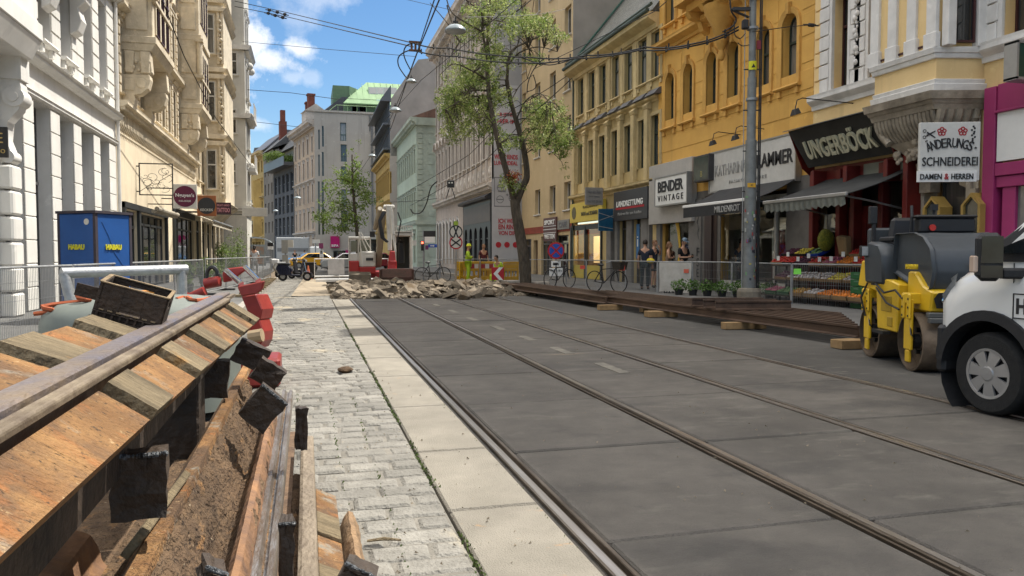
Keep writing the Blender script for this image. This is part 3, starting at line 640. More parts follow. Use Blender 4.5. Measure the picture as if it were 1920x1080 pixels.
b=MB(); b.prof([(-.3,20),(5,24),(12,24),(12,20)],0,W5,'x'); part('roof',b,m_roof,R5)
# banner on the gable of R5
m_ban=mat('banner cloth',(.47,.47,.48),(.42,.42,.44),scale=1.5,rough=.7)
m_red=P('banner red',(.40,.02,.03),.6); m_inkg=P('banner grey ink',(.16,.16,.17),.6)
ba=AY(923,200,YE4); bb=AY(973,200,YE4)
BN=thing('wall_banner','tall white advertising banner with red German lettering on the gable',cat='banner',loc=((ba.x+bb.x)/2,YE4-.06,0))
bw=bb.x-ba.x+.1; zt=AY(950,160,YE4).z
part('cloth',MB().box(-bw/2,bw/2,-.02,.02,.3,zt),m_ban,BN)
def bl(t,px0,px1,py0,py1,m=m_red):
    p=AY((px0+px1)/2,(py0+py1)/2,YE4); wd=abs(AY(px1,300,YE4).x-AY(px0,300,YE4).x); ht=AY(940,py0,YE4).z-AY(940,py1,YE4).z
    text('lettering',t,wd,ht,(p.x-BN.location.x,-.03,p.z),m,BN,bold=.02)
bl('AB JETZT',930,966,212,220); bl('HIER IM',932,966,224,232); bl('WIENS RINDS',926,970,290,299); bl('LUNCHDEAL',926,970,302,310); bl('MENÜ',936,962,337,343,m_inkg); bl('BURGER',933,948,357,360,m_inkg); bl('+',948,953,363,368,m_inkg)
bl('ICH WILL',934,968,410,419); bl('EIN RIND',934,968,421,430); bl('VON DIR.',934,968,433,441)
b=MB(); p0=AY(926,332,YE4); p1=AY(972,388,YE4); X0=BN.location.x
for a in ((p0.x-X0,p1.x-X0,p0.z,p0.z-.05),(p0.x-X0,p1.x-X0,p1.z+.05,p1.z)): b.box(a[0],a[1],-.03,-.02,a[3],a[2])
for x in (p0.x-X0,p1.x-X0-.04): b.box(x,x+.04,-.03,-.02,p1.z+.05,p0.z-.05)
part('panel_outline',b,m_inkg,BN)
for (px,py) in ((934,459),(950,459),(966,459)):
    p=AY(px,py,YE4); part('round_icon',MB().cyl((p.x-X0,-.02,p.z),(p.x-X0,-.035,p.z),.19,n=14),m_red,BN)
for (px,py) in ((938,352),(937,374),(960,372)):
    p=AY(px,py,YE4); b=MB(); b.lathe([(.21,-.03),(.25,-.03)],(p.x-X0,0,p.z),12,'y'); b.box(p.x-X0-.2,p.x-X0+.2,-.03,-.022,p.z-.03,p.z+.03); part('food_icon',b,m_inkg,BN)
# --- R6: pale green building ---
m_gr=mat('pale green render',(.46,.54,.43),(.40,.47,.375),scale=1,rough=.9,bump=.15,stain=.2)
m_gr2=mat('pale green trim',(.45,.51,.43),(.38,.43,.36),scale=3,rough=.9)
R6=rightb('green_apartment_house','pale green rendered apartment house with stucco bays',10.0,72,88)
wb=MB(); ops=[(s-.45,s+.45,z,z+2.2) for s in [1.3+i*1.7 for i in range(9)] for z in (5,9)]+[(s-.5,s+.5,.5,3.3) for s in [1.3+i*2.2 for i in range(7)]]
wall(wb,0,16,.1,13.6,ops,.25); part('wall',wb,m_gr,R6); body(R6,16,12,13.6,m_gr,.3)
for o in ops: window(R6,(o[0]+o[1])/2,o[2],o[1]-o[0],o[3]-o[2],m_whf,g_dark,False,.15,.07,1,.66,.14,m_gr2,None,.25,detail=1)
cornice(R6,-.2,16.4,13.3,m_gr2,.6,.7,pitch=.5); band(R6,0,16,4.1,4.5,m_gr2,.15)
b=MB()
wall(b,0,2.2,0.1,13.5,[],.1,y=0); b.xf(Matrix.Translation((16.02,0,0))@Matrix.Rotation(PI/2,4,'Z'))
for k in range(26): b.box(16,16.1,.1+.0,.55,.6+k*.48,.6+k*.48+.4); b.box(16,16.07,1.1,1.6,.6+k*.48,.6+k*.48+.42) if k%2 else None
b.box(16,16.25,-.5,2.4,13.3,14); b.box(16,16.2,-.1,2.2,4.1,4.5)
part('gable_quoins',b,m_gr2,R6)
b=MB(); b.prof([(-.5,14.0),(3.5,15.6),(8,14.0)],0,16.2,'x'); part('roof',b,mat('red brown tiles',(.22,.12,.09),(.14,.09,.07),scale=8),R6)
# --- R7: yellow house with glass storeys and grey firewall ---
m_ylw=mat('yellow ochre render',(.52,.36,.12),(.45,.30,.10),scale=1.4,rough=.9)
R7=rightb('extended_house','yellow house topped by dark glazed storeys with a bare grey firewall',9.2,88.1,106)
p0=AY(752,186,88.1); p1=AY(784,112,88.1)
ops=[(s-.4,s+.4,z,z+2.4) for s in [1+i*1.6 for i in range(11)] for z in (4.8,8.3)]
wb=MB(); wall(wb,0,17.9,.1,12.4,ops,.25); part('wall',wb,m_ylw,R7); body(R7,17.9,12,12.4,m_ylw,.3)
for o in ops: window(R7,(o[0]+o[1])/2,o[2],.8,2.4,m_brf,g_dark,False,.15,.06,1,.66,.12,m_ylw,None,.2,detail=1)
cornice(R7,0,18,12.1,m_ylw,.6,.6,dent=False); band(R7,0,18,3.9,4.3,m_ylw,.2)
m_dkm=P('dark anodised frame',(.13,.14,.15),.4,.3)
b=MB(); 
for z in (13.2,16.0): b.box(0,18,-.7,.1,z-.12,z+.1)
for i in range(14): b.box(.2+i*1.3,.32+i*1.3,-.1,.05,12.7,15.9); b.box(.2+i*1.3,.32+i*1.3,-.1,.05,16.1,18.6)
b.prof([(-1.0,18.5),(-1.0,18.65),(.2,20.3),(.2,18.5)],0,18,'x')
part('glazing_bars',b,m_dkm,R7)
part('storey_glazing',MB().box(0,17.88,.02,.1,12.7,18.5),mat('blue grey storey glass',(.20,.22,.235),(.11,.12,.13),rough=.08,spec=.9),R7)
b=MB(); zA,zB=p0.z,p1.z
b.add([(17.9,0.12,12.4),(17.9,9,12.4),(17.9,9,zB+1),(17.9,p1.x-9.2,zB),(17.9,.2,zA),(17.99,.12,12.4),(17.99,9,12.4),(17.99,9,zB+1),(17.99,p1.x-9.2,zB),(17.99,.2,zA)],[(0,1,2,3,4),(9,8,7,6,5),(0,4,9,5),(4,3,8,9),(3,2,7,8),(2,1,6,7)])
b.box(0,17.9,2,9,18,zA+.5); part('firewall',b,m_con,R7)
# --- R8: modern grey block closing the view, green roof ---
m_g8=mat('grey smooth render',(.42,.395,.35),(.37,.345,.305),scale=.5,rough=.9,stain=.15)
m_cop=mat('pale green copper roof',(.20,.32,.155),(.16,.27,.125),scale=1.5,rough=.55,metal=0,stretch=(3,1,1))
m_cop2=mat('deep green cladding',(.12,.20,.115),(.09,.16,.09),scale=1.5,rough=.6)
YG=110.
def q8(x,y,Y=YG): p=AY(x,y,Y); return (p.x,p.z)
R8=thing('modern_block','modern grey block with a pale green sheet metal roof closing the street','building',(0,YG,0),0)
x0,_=q8(590,300); x1,_=q8(755,300); zt=q8(650,212)[1]
ops=[]
for (a,c_,t,u) in ((638,649,230,264),(639,650,271,303),(640,650,312,345),(640,650,355,388),(719,727,230,255),(719,727,268,300),(719,727,312,344),(719,727,352,382),(640,652,395,428)):
    p=q8(a,u); q=q8(c_,t); ops.append((p[0],q[0],p[1],q[1]))
slots=[]
for (a,c_,t,u) in ((597,599.5,243,280),(604,607,236,275),(597,599.5,290,330),(604,607,285,330),(597,599.5,340,440),(604,607,340,440)):
    p=q8(a,u); q=q8(c_,t); slots.append((p[0],q[0],p[1],q[1]))
p=q8(625,493); q=q8(655,470); shop=[(p[0],q[0],.1,q[1]),(x1-6.5,x1-.5,.1,3.4)]
wb=MB(); wall(wb,x0,x1,-.4,zt,ops+slots+shop,.4); part('wall',wb,m_g8,R8)
b=MB(); b.box(x0,x1,.45,13,-.4,zt-.1); part('core',b,m_g8,R8)
b=MB(); wall(b,0,9,-.4,zt-1,[(1.5+i*2,2.1+i*2,z,z+1.9) for i in range(3) for z in (5,8.6,12.2,15.8)],.3); b.xf(Matrix.Translation((x0,0,0))@Matrix.Rotation(R(125),4,'Z')@Matrix.Translation((-9,0,0)))
m_tf=P('teal grey window frame',(.10,.15,.14),.5)
for o in ops: window(R8,(o[0]+o[1])/2,o[2],o[1]-o[0],o[3]-o[2],m_tf,g_sky,False,.2,.09,1,.35)
for o in slots: window(R8,(o[0]+o[1])/2,o[2],o[1]-o[0],o[3]-o[2],m_tf,g_dark,False,.2,.05,0,.5)
for o in shop: window(R8,(o[0]+o[1])/2,o[2],o[1]-o[0],o[3]-o[2],m_tf,g_shop,False,.2,.09,3,0,name='shop_window')
b=MB(); a=q8(645,215)[0]; bx=q8(746,215)[0]
b.box(x0-.1,x1,-.15,.3,zt,zt+.25); part('parapet',b,m_g8,R8)
zc=q8(700,192)[1]; b=MB(); b.box(a,bx+1,2.2,12,zt+.1,zc); part('attic_storey',b,m_cop2,R8)
window(R8,q8(675,200)[0],zt+.3,2.1,zc-zt-.5,m_tf,g_sky,False,-.04,.1,1,0,y=2.2); window(R8,bx-.6,zt+.3,1.2,zc-zt-.5,m_tf,g_dark,False,-.04,.1,1,0,y=2.2)
z1=q8(690,182)[1]; z2=q8(690,144)[1]; ar=q8(687,144)[0]
b=MB(); b.add([(a,1.2,zc),(bx+4,1.2,zc),(bx+4,1.9,z1),(a+.6,1.9,z1)],[(0,1,2,3)]); b.box(a,bx+4,1.15,1.3,zc-.15,zc)
b.add([(a+.6,1.9,z1+.05),(bx+4,1.9,z1+.05),(bx+4,5.5,z2+.4),(ar+.4,5.5,z2+.4),(a+.6,12,z1),(ar+.4,12,z2+.4)],[(0,1,2,3),(0,3,5,4)])
b.add([(ar+.4,5.5,z2+.4),(bx+4,5.5,z2+.4),(bx+4,12,z2+.4),(ar+.4,12,z2+.4)],[(0,1,2,3)])
for i in range(16):
    x=a+1.0+i*.9
    t0=max(0,(ar-x)/(ar-a)); 
    b.hexa([(x,1.88,z1+.05),(x+.05,1.88,z1+.05),(x+.05,1.95,z1+.05),(x,1.95,z1+.05)]+[(x,1.86+3.6*(1-t0),z1+.1+(z2-z1+.35)*(1-t0)),(x+.05,1.86+3.6*(1-t0),z1+.1+(z2-z1+.35)*(1-t0)),(x+.05,1.95+3.6*(1-t0),z1+.1+(z2-z1+.35)*(1-t0)),(x,1.95+3.6*(1-t0),z1+.1+(z2-z1+.35)*(1-t0))])
part('roof',b,m_cop,R8)
tx0=q8(625,155)[0]; b=MB(); b.prism([(tx0,2.6),(tx0+2.3,2.6),(ar,6),(ar,11),(tx0,11)],zt,q8(640,153)[1]); part('stair_tower',b,m_cop2,R8)
for px in (703,716,729,742):
    p=q8(px,165); t=(p[1]-z1)/(z2-z1); o=ob('skylight',MB().box(-.62,.62,-.06,.06,-.75,.75).mesh('skylight',m_tf),R8,(p[0],1.9+3.6*t-.05,p[1]+.3),(R(-38),0,0)); ob('pane',MB().box(-.5,.5,-.07,-.061,-.62,.62).mesh('pane',g_sky),o)
b=MB()
for i in range(9): b.cyl((a+i*1.3-.8,.3,zt+.25),(a+i*1.3-.8,.3,zt+1.1),.03,n=4)
b.cyl((a-1,.3,zt+1.1),(a+10,.3,zt+1.1),.04,n=4); b.cyl((x0+.5,.3,zt-1),(a-1,.3,zt+1.1),.05,n=4); part('terrace_railing',b,m_cop,R8)
b=MB(); p=q8(697,240); b.cyl((p[0],-.12,zt-.5),(p[0],-.12,4),.13,n=8); b.prof([(-.3,zt-.1),(-.02,zt-.1),(-.02,zt-2.4)],p[0]-.35,p[0]-.2,'x'); part('downpipe',b,mat('zinc pipe',(.22,.22,.215),rough=.5,metal=.4),R8,smooth=True)
# shop signs of the pharmacy-like shop in the block
m_mag=P('magenta sign',(.42,.005,.13),.4); m_white=P('white paint',(.72,.72,.70),.5,var=.05)
def bipa(px0,px1,py0,py1,lab,txt):
    p=q8(px0,py1); q=q8(px1,py0); t=thing('shop_sign',lab,'sign',((p[0]+q[0])/2,YG-.35,(p[1]+q[1])/2)); part('board',MB().box(-(q[0]-p[0])/2,(q[0]-p[0])/2,0,.3,-(q[1]-p[1])/2,(q[1]-p[1])/2),m_mag,t)
    if txt: text('lettering',txt,(q[0]-p[0])*.78,(q[1]-p[1])*.2,(0,-.02,-(q[1]-p[1])*.32),m_white,t,bold=.03)
bipa(619.7,636.3,443,464.4,'square magenta shop sign with white letters on the grey block','BIPA'); bipa(648,656,469,481.5,'small magenta flag sign beside the red and white excavator cab','')
# --- far buildings where the street bends ---
def seg(name,label,pxl,Yl,pxr,Yr): 
    a=AY(pxl,450,Yl); b_=AY(pxr,450,Yr); v=Vector((b_.x-a.x,b_.y-a.y)); r=thing(name,label,'building',(a.x,a.y,0),math.atan2(v.y,v.x)); return r,v.length
def grid(root,W,cols,rows,w,m_f,m_g,sur=None,surm=None,hood=0,mull=1,z1=20,mw=None,name='wall',tr=.66,dep=.2):
    ops=[(W*(i+.5)/cols-w/2,W*(i+.5)/cols+w/2,z,z+h) for i in range(cols) for z,h in rows]; wb=MB(); wall(wb,0,W,-.4,z1,ops,.3); part(name,wb,mw,root); part('core',MB().box(0,W,.34,12,-.4,z1-.1),mw,root)
    for o in ops: window(root,(o[0]+o[1])/2,o[2],w,o[3]-o[2],m_f,m_g,False,dep,.08,mull,tr,sur,surm,None,hood,detail=1)
F1,W=seg('stucco_house','beige stucco house with pink panels and chimneys left of the modern block',553,126,592,111)
grid(F1,W,5,[(.6,3),(4.8,2.6),(8.6,2.5),(12.2,2.4),(15.6,2.2)],.95,m_brf,g_dark,.2,m_pk2,.3,1,19.2,mat('beige pink stucco',(.50,.40,.28),(.42,.31,.23),scale=1))
cornice(F1,-.2,W+.1,18.9,m_pk2,1.0,1.0,pitch=.8); cornice(F1,0,W,4.0,m_pk2,.4,.5,dent=False,name='string_course'); cornice(F1,0,W,11.5,m_pk2,.3,.35,dent=False,name='string_course')
b=MB(); b.prof([(-.2,19.9),(4,23.5),(9,23.5),(10,20)],0,W-.5,'x'); part('roof',b,mat('slate dark',(.07,.075,.085),rough=.5),F1)
m_brick=mat('chimney brick',(.20,.06,.04),(.14,.045,.03),scale=5,rough=.9)
for (s,h) in ((1.5,24.5),(3,25.5)): part('chimney',MB().box(s,s+1.0,1.5,2.5,19.5,h).box(s-.1,s+1.1,1.4,2.6,h,h+.25),m_brick,F1)
part('dormer',MB().box(6,9,.1,3,19.9,22.2).prof([(-.1,22.2),(1.5,23.3),(3.2,22.2)],5.8,9.2,'x'),m_pk2,F1)
F2,W=seg('glass_fronted_house','dark glass fronted house with a planted balcony near its top',515,140,552.5,126.3)
grid(F2,W,5,[(.5,3),(4.4,2.9),(7.9,2.9),(11.4,2.9)],1.7,m_dkm,g_dark,mull=1,z1=15.6,mw=mat('dark grey cladding',(.10,.11,.12),(.07,.075,.085)),tr=.5)
part('upper_storey',MB().box(0,W,1.8,10,15.6,19),mat('cream plaster',(.45,.42,.34)),F2); part('balcony',MB().box(-.5,W+.2,-1.6,1.8,15.2,15.7).box(-.5,W+.2,-1.6,-1.5,15.7,16.6),m_dkm,F2)
b=MB(); b.prof([(1.0,18.8),(4,22.5),(10,22.5),(10,18.8)],-4,W+1,'x'); part('roof',b,m_roof,F2)
F3,W=seg('brown_house','narrow grey brown house between the yellow and the glass fronted one',496,149,514.5,140.3)
grid(F3,W,3,[(5,2),(8.4,2),(11.8,2),(15.2,2)],1.1,m_whf,g_dark,mull=1,z1=19.5,mw=mat('grey brown render',(.22,.20,.17),(.16,.145,.125),scale=.5),tr=0)
b=MB(); b.prof([(-.4,19.5),(4,23.5),(10,23.5)],-.2,W+.2,'x'); part('roof',b,m_roof,F3)
part('chimney',MB().box(4,5.2,2,3.2,20,25).box(4.2,5,2.2,3,25,27),m_brick,F3)
F4,W=seg('yellow_corner_house','far yellow corner house with bays at the end of the street',468,168,496,155)
grid(F4,W,5,[(.6,3),(5,2.4),(9,2.4),(13,2.4),(17,2.2)],1.0,m_brf,g_dark,.2,m_ylw,.3,1,20.5,mat('soft yellow render',(.52,.40,.16),(.46,.34,.14),scale=.6))
cornice(F4,-.3,W,20,m_oc2,.9,1,pitch=.8); cornice(F4,0,W,4.2,m_oc2,.5,.5,dent=False,name='string_course'); cornice(F4,0,W,12,m_oc2,.4,.4,dent=False,name='string_course')
part('bay',MB().prism([(2,0),(3,-1.3),(W-3,-1.3),(W-2,0)],4.7,15.5).prism([(2.6,0),(3.6,-.8),(W-3.6,-.8),(W-2.6,0)],3.6,4.7,[(2,0),(3,-1.3),(W-3,-1.3),(W-2,0)]),m_ylw,F4)
for k in (-2.2,0,2.2):
    for z in (5.4,9.4): window(F4,W/2+k,z,1.0,2.4,m_brf,g_dark,False,-.05,.08,1,.66,y=-1.3)
b=MB(); b.prof([(-.3,21),(4,25),(10,25)],-.2,W+2,'x'); part('roof',b,m_lead,F4)
F5,W=seg('distant_grey_house','distant grey house with a dark mansard behind the yellow corner house',440,200,520,190)
part('wall',MB().box(0,W,0,10,-.4,20),m_g8,F5); part('roof',MB().prof([(-.2,20),(2,27),(8,28),(10,20)],W*.35,W,'x'),m_roof,F5)
# --- left side ---
XL=-6.
m_lw=mat('white rusticated stucco',(.70,.685,.64),(.62,.605,.565),scale=2,rough=.85,bump=.1,bscale=20,stain=.12)
m_lw2=mat('white smooth stucco',(.70,.685,.65),(.62,.605,.57),scale=2,rough=.85,stain=.12)
m_cr=mat('cream stucco',(.72,.62,.45),(.63,.53,.38),scale=1.3,rough=.88,bump=.2,bscale=16,stain=.22)
m_cr2=mat('cream stucco relief',(.68,.59,.44),(.55,.47,.34),scale=5,rough=.88,bump=.35,bscale=20,stain=.28)
def leftb(name,label,X,Y0): return thing(name,label,'building',(X,Y0,0),PI/2)
LW=leftb('white_house','white rusticated house with tall recessed ground floor windows behind the blue container',XL,6)
s1=lambda Y:Y-6
gw=[(19.89,21.11),(21.83,23.03),(23.75,25.02),(25.75,26.86),(17.6,19.2),(15.2,16.6),(12.8,14.2),(10.4,11.8)]
fw=[18.8,20.9,22.6,24.7,26.4,16.4,14.2,12,9.8]
ops=[(s1(a),s1(c),.1,4.9) for a,c in gw]; o1=[(s1(c)-.48,s1(c)+.48,z,z+2.7) for c in fw for z in (6.42,10.4,14.2)]
wb=MB(); wall(wb,0,s1(27.9),.05,19,ops+o1,.32); part('wall',wb,m_lw2,LW); part('core',MB().box(0,s1(27.9),.45,12,.05,18.9),m_lw2,LW)
for a,c in gw: window(LW,s1((a+c)/2),.12,c-a,4.78,m_gry,g_dark,False,.28,.05,1,.62,name='window')
for o in o1: window(LW,(o[0]+o[1])/2,o[2],.96,2.7,m_mar,g_dark,False,.26,.05,1,.66,None,m_lw,.16)
b=MB()   # rustication blocks: piers below, bands above
pr=sorted(gw); piers=[(pr[i][1],pr[i+1][0]) for i in range(len(pr)-1)]+[(pr[-1][1],27.7)]
for a,c in piers:
    b=MB()
    for k in range(9): b.box(s1(a)+.004,s1(c)-.004,-.04,0,.12+k*.53,.12+k*.53+.51)
    part('rusticated_pier',b,m_lw,LW,bevel=.012)
fs=sorted(fw)
for z0 in (5.98,10.0,13.9):
    ed=[0]+[q for c in fs for q in (s1(c)-.5,s1(c)+.5)]+[s1(27.9)]
    for a,c in zip(ed[::2],ed[1::2]):
        b=MB()
        for k in range(8): b.box(a,c,-.035,0,z0+k*.43,z0+k*.43+.405)
        if c-a>.05: part('rusticated_pier',b,m_lw,LW,bevel=.022)
band(LW,0,s1(27.95),4.92,5.05,m_lw2,.1); band(LW,0,s1(27.95),5.72,5.9,m_lw2,.22); band(LW,0,s1(27.95),9.55,9.8,m_lw2,.3); cornice(LW,0,s1(27.9),18.4,m_lw2,.8,.8)
# near bay with curved underside, scroll consoles and rusticated portal column
b=MB(); a,c=s1(12.5),s1(18.35); b.prism([(a,0),(a,-.8),(c-.3,-.8),(c,-.5),(c,0)],5.75,6.1); b.prism([(a,0),(a,-.6),(c-.35,-.6),(c-.15,-.35),(c-.15,0)],5.35,5.75,[(a,0),(a,-.78),(c-.3,-.78),(c-.02,-.5),(c-.02,0)])
b.prism([(a,0),(a,-.7),(c-.3,-.7),(c-.1,-.4),(c-.1,0)],6.1,9.6); part('balcony',b,m_lw2,LW,bevel=.02)
for Y in (17.9,14.3):
    s=s1(Y); b=MB(); b.box(s-.25,s+.25,-.5,0,4.9,5.35); b.prof([(0,4.9),(-.45,4.9),(-.5,4.6),(-.42,4.3),(-.22,4.05),(-.18,3.7),(-.28,3.4),(-.1,3.2),(0,3.2)],s-.2,s+.2,'x')
    b.cyl((s-.24,-.34,4.55),(s+.24,-.34,4.55),.2,n=16).cyl((s-.27,-.34,4.55),(s+.27,-.34,4.55),.1,n=12); b.cyl((s-.22,-.2,3.35),(s+.22,-.2,3.35),.13,n=14); part('scroll_console',b,m_lw2,LW,smooth=True)
    b=MB()
    for k in range(6): b.box(s-.3,s+.3,-.3,0,.1+k*.52,.1+k*.52+.48)
    part('portal_pier',b,m_lw,LW,bevel=.04)
# higher bay with arched soffit and corbel
b=MB(); a,c=s1(20.6),s1(23.6)
pts=[(-.9,12),(-.9,9.3)]+[( -.9+.0+.75*(1-math.cos(t)),9.3-.9*math.sin(t)) for t in [PI/2*i/8 for i in range(1,9)]]+[(0,8.3),(0,12)]
b.prof(pts,a,c,'x'); b.box(a-.06,c+.06,-1.0,0,9.9,10.15)
b.prof([(0,7.2),(-.2,7.3),(-.3,7.6),(-.22,7.9),(-.4,8.1),(-.5,8.6),(0,8.7)],a+.1,a+.6,'x'); b.prof([(0,7.2),(-.2,7.3),(-.3,7.6),(-.22,7.9),(-.4,8.1),(-.5,8.6),(0,8.7)],c-.6,c-.1,'x'); part('arched_bay',b,m_lw2,LW,bevel=.02)
part('downpipe',MB().cyl((s1(27.82),-.1,.1),(s1(27.82),-.1,18),.055),m_lw2,LW)
b=MB(); b.prof([(-.3,19.2),(4,22.5),(12,22.5),(12,19)],0,s1(27.9),'x'); part('roof',b,m_roof,LW)
t=thing('hanging_sign','small black hanging sign with gold letters on the white house portal','sign',(-5.92,17.45,0),0); z=AX(6,260,-5.6).z
part('board',MB().box(-.32,.22,-.03,.03,z-.3,z+.3),P('black sign board',(.02,.02,.02)),t); mg=P('gold lettering',(.45,.33,.12),.4)
text('lettering','E',.13,.2,(.08,-.035,z+.08),mg,t); text('lettering','dio',.2,.12,(.08,-.035,z-.16),mg,t)
# --- L2 cream house with two oriels ---
Y2=27.95; LC=leftb('cream_house','cream stucco house with two corbelled oriels and dark shopfronts',XL,Y2); E2=46.2
s2=lambda Y:Y-Y2
cc=[Y2+1.2+i*1.5 for i in range(12)]; o1=[(s2(c)-.36,s2(c)+.36,z,z+h) for c in cc for z,h in ((6.85,2.2),(10.2,2.4),(14.1,2.3))]
gw=[(28.7,30.9,.1,2.9),(31.2,36.6,.1,2.9),(39.3,45.6,.1,3.2)]
wb=MB(); wall(wb,0,s2(E2),.05,19.5,o1+[(s2(a),s2(c),z,w_) for a,c,z,w_ in gw],.3); part('wall',wb,m_cr,LC); part('core',MB().box(0,s2(E2),.42,12,.05,19.4),m_cr,LC)
for o in o1: window(LC,(o[0]+o[1])/2,o[2],.72,o[3]-o[2],m_mar,g_dark,False,.22,.05,1,.66,.14,m_cr2,.12,.25,detail=1)
for c in [Y2+.45+i*1.5 for i in range(13)]:
    for zz_ in ([6.75+k*.32 for k in range(8)],[10.1+k*.32 for k in range(9)]):
        b=MB()
        for z in zz_: b.box(s2(c)-.13,s2(c)+.13,-.1,0,z,z+.27)
        part('block_pilaster',b,m_cr2,LC,bevel=.02)
cornice(LC,0,s2(E2),6.1,m_cr2,.38,.34,pitch=.22); cornice(LC,0,s2(E2),9.35,m_cr2,.35,.4,dent=False,name='string_course'); cornice(LC,-.1,s2(E2),18.8,m_cr2,.9,.9,pitch=.5)
b=MB()
for i in range(76):
    s=.1+i*.24; b.prof([(0,6.08),(-.12,6.08),(-.11,5.7),(-.04,5.55),(0,5.5)],s,s+.11,'x'); b.ball((s+.055,-.02,5.4),.05,6,4)
part('bracket_frieze',b,m_cr2,LC)
for (Ya,Yb,px) in ((28.95,32.6,0),(41.2,44.8,1)):
    a,c=s2(Ya),s2(Yb); b=MB(); zb=8.55
    b.prism([(a-.06,0),(a-.06,-1.12),(c+.06,-1.12),(c+.06,0)],zb,zb+.25); b.prism([(a,0),(a,-.95),(c,-.95),(c,0)],zb-.25,zb,[(a-.04,0),(a-.04,-1.1),(c+.04,-1.1),(c+.04,0)])
    b.box(a+.02,c-.02,-1.0,0,zb+.25,18.2); b.box(a,c,-1.1,0,11.9,12.2).box(a,c,-1.1,0,10.0,10.15).box(a,c,-1.12,0,15.8,16.1)
    for z in (zb+.45,12.4): b.box(a-.03,a+.02,-.85,-.15,z,z+1.1).box(a-.03,a+.02,-.85,-.15,z+1.3,z+2.6)
    part('oriel',b,m_cr2,LC,bevel=.02)
    for s in (a+.0,c-.5):
        b=MB()
        b.prof([(0,6.2),(-.18,6.2),(-.35,6.35),(-.42,6.65),(-.38,6.8),(-.6,6.85),(-.82,7.05),(-.9,7.35),(-.88,7.5),(0,7.5)],s,s+.5,'x')
        b.prof([(0,7.5),(-.85,7.5),(-.95,7.6),(-.9,8.3),(0,8.3)],s+.05,s+.45,'x')
        b.cyl((s-.03,-.62,7.2),(s+.53,-.62,7.2),.17,n=14).cyl((s-.03,-.22,6.5),(s+.53,-.22,6.5),.13,n=14); b.box(s-.03,s+.0,-.4,-.08,6.95,7.35)
        part('oriel_corbel',b,m_cr2,LC,bevel=.02)
    b=MB()
    for k in range(10): b.ball((a+.0,-.15-.08*k,7.65+.3*math.sin(k*1.9)**2),.07,6,5)
    for yy in (-.12,-.62): b.prof([(yy,7.55),(yy-.26,7.55),(yy-.3,8.28),(yy+.02,8.28)],a-.05,a+.1,'x')
    part('corbel_ornament',b,m_cr2,LC,bevel=.02)
    for k in (.9,(c-a)/2,c-a-.9):
        for z in (9.0,12.9): window(LC,a+k,z,.7,2.4,m_mar,g_dark,False,-.04,.05,1,.66,.12,m_cr2,y=-1.0,detail=1)
for Ya in (41.2,28.95):
    s=s2(Ya)-.02; part('corner_column',MB().cyl((s,-1.02,10.2),(s,-1.02,11.8),.13,n=10).box(s-.18,s+.18,-1.2,-.84,10.05,10.2).box(s-.18,s+.18,-1.2,-.84,11.8,11.95),m_cr2,LC)
b=MB(); b.prof([(-.3,19.7),(4,23),(12,23),(12,19.5)],0,s2(E2),'x'); part('roof',b,m_roof,LC)
m_ant=P('anthracite shopfront',(.03,.033,.035),.45)
b=MB(); b.box(s2(28.45),s2(28.7),-.12,0,.1,3.15).box(s2(30.9),s2(31.2),-.1,0,.1,2.95).box(s2(36.6),s2(36.85),-.12,0,.1,3.1).box(s2(28.45),s2(36.85),-.14,0,2.95,3.15); b.box(s2(38.7),s2(39.3),-.1,0,.1,4.1).box(s2(39.3),s2(45.6),-.1,0,3.2,3.5)
part('shopfront',b,m_ant,LC)
window(LC,s2(29.8),.1,2.2,2.8,m_ant,g_dark,False,.1,.08,1,.8,name='shop_window'); 
for i in range(4): window(LC,s2(31.2+.68+i*1.35),.1,1.34,2.8,m_ant,g_shop,False,.1,.06,0,.86,name='shop_window')
for i in range(4): window(LC,s2(39.3+.79+i*1.57),.1,1.56,3.1,m_ant,g_shop,False,.1,.06,0,.8,name='shop_window')
b=MB(); b.box(s2(32),s2(36.9),-.5,-.3,2.95,3.05).cyl((s2(32),-.5,3.1),(s2(36.9),-.5,3.1),.09); part('rolled_awning',b,mat('beige awning canvas',(.40,.36,.28),(.32,.28,.22)),LC)
# --- L3 ---
Y3=46.25; LO=leftb('oriel_house','cream house with a tall sculpted oriel carrying windows that face down the street',XL,Y3); W3=15.5
cc=[1.6+i*1.9 for i in range(8)]; o1=[(c-.5,c+.5,z,z+2.3) for c in cc for z in (5.6,9.6,13.5,17.2)]
wb=MB(); wall(wb,0,W3,.05,21.5,o1+[(.4+i*2.5,2.6+i*2.5,.1,3.3) for i in range(6)],.3); part('wall',wb,m_cr,LO); part('core',MB().box(0,W3,.42,12,.05,21.4),m_cr,LO)
for o in o1: window(LO,(o[0]+o[1])/2,o[2],1,2.3,m_whf,g_dark,False,.2,.06,1,.66,.16,m_cr2,.14,.3,detail=1)
for i in range(6): window(LO,1.5+i*2.5,.1,2.2,3.2,m_ant,g_shop,False,.15,.06,2,.8,name='shop_window')
a=50-Y3; c=a+6; D=-1.28; b=MB(); b.box(a,c,D,0,4.3,21.5); b.prism([(a,0),(a,-.3),(c,-.3),(c,0)],3.3,4.3,[(a-.1,0),(a-.1,D-.1),(c+.1,D-.1),(c+.1,0)]); 
for z in (4.2,7.9,8.3,11.9,12.3,15.9,16.4,20.3): b.prof([(0,z),(D-.05,z),(D-.25,z+.25),(0,z+.3)],a-.22,c+.2,'x')
for z in (5.2,9.3,13.3,17.2):
    for yy in (-.1,-.98,-1.2): b.box(a-.12,a,yy-.12,yy+.04,z-.5,z+2.7)
    for k in range(9): b.ball((a-.12,-1.12-.05*math.sin(k*2),z-.2+k*.28),.1+.03*math.cos(k*3),7,5)
part('oriel',b,m_cr2,LO,bevel=.02)
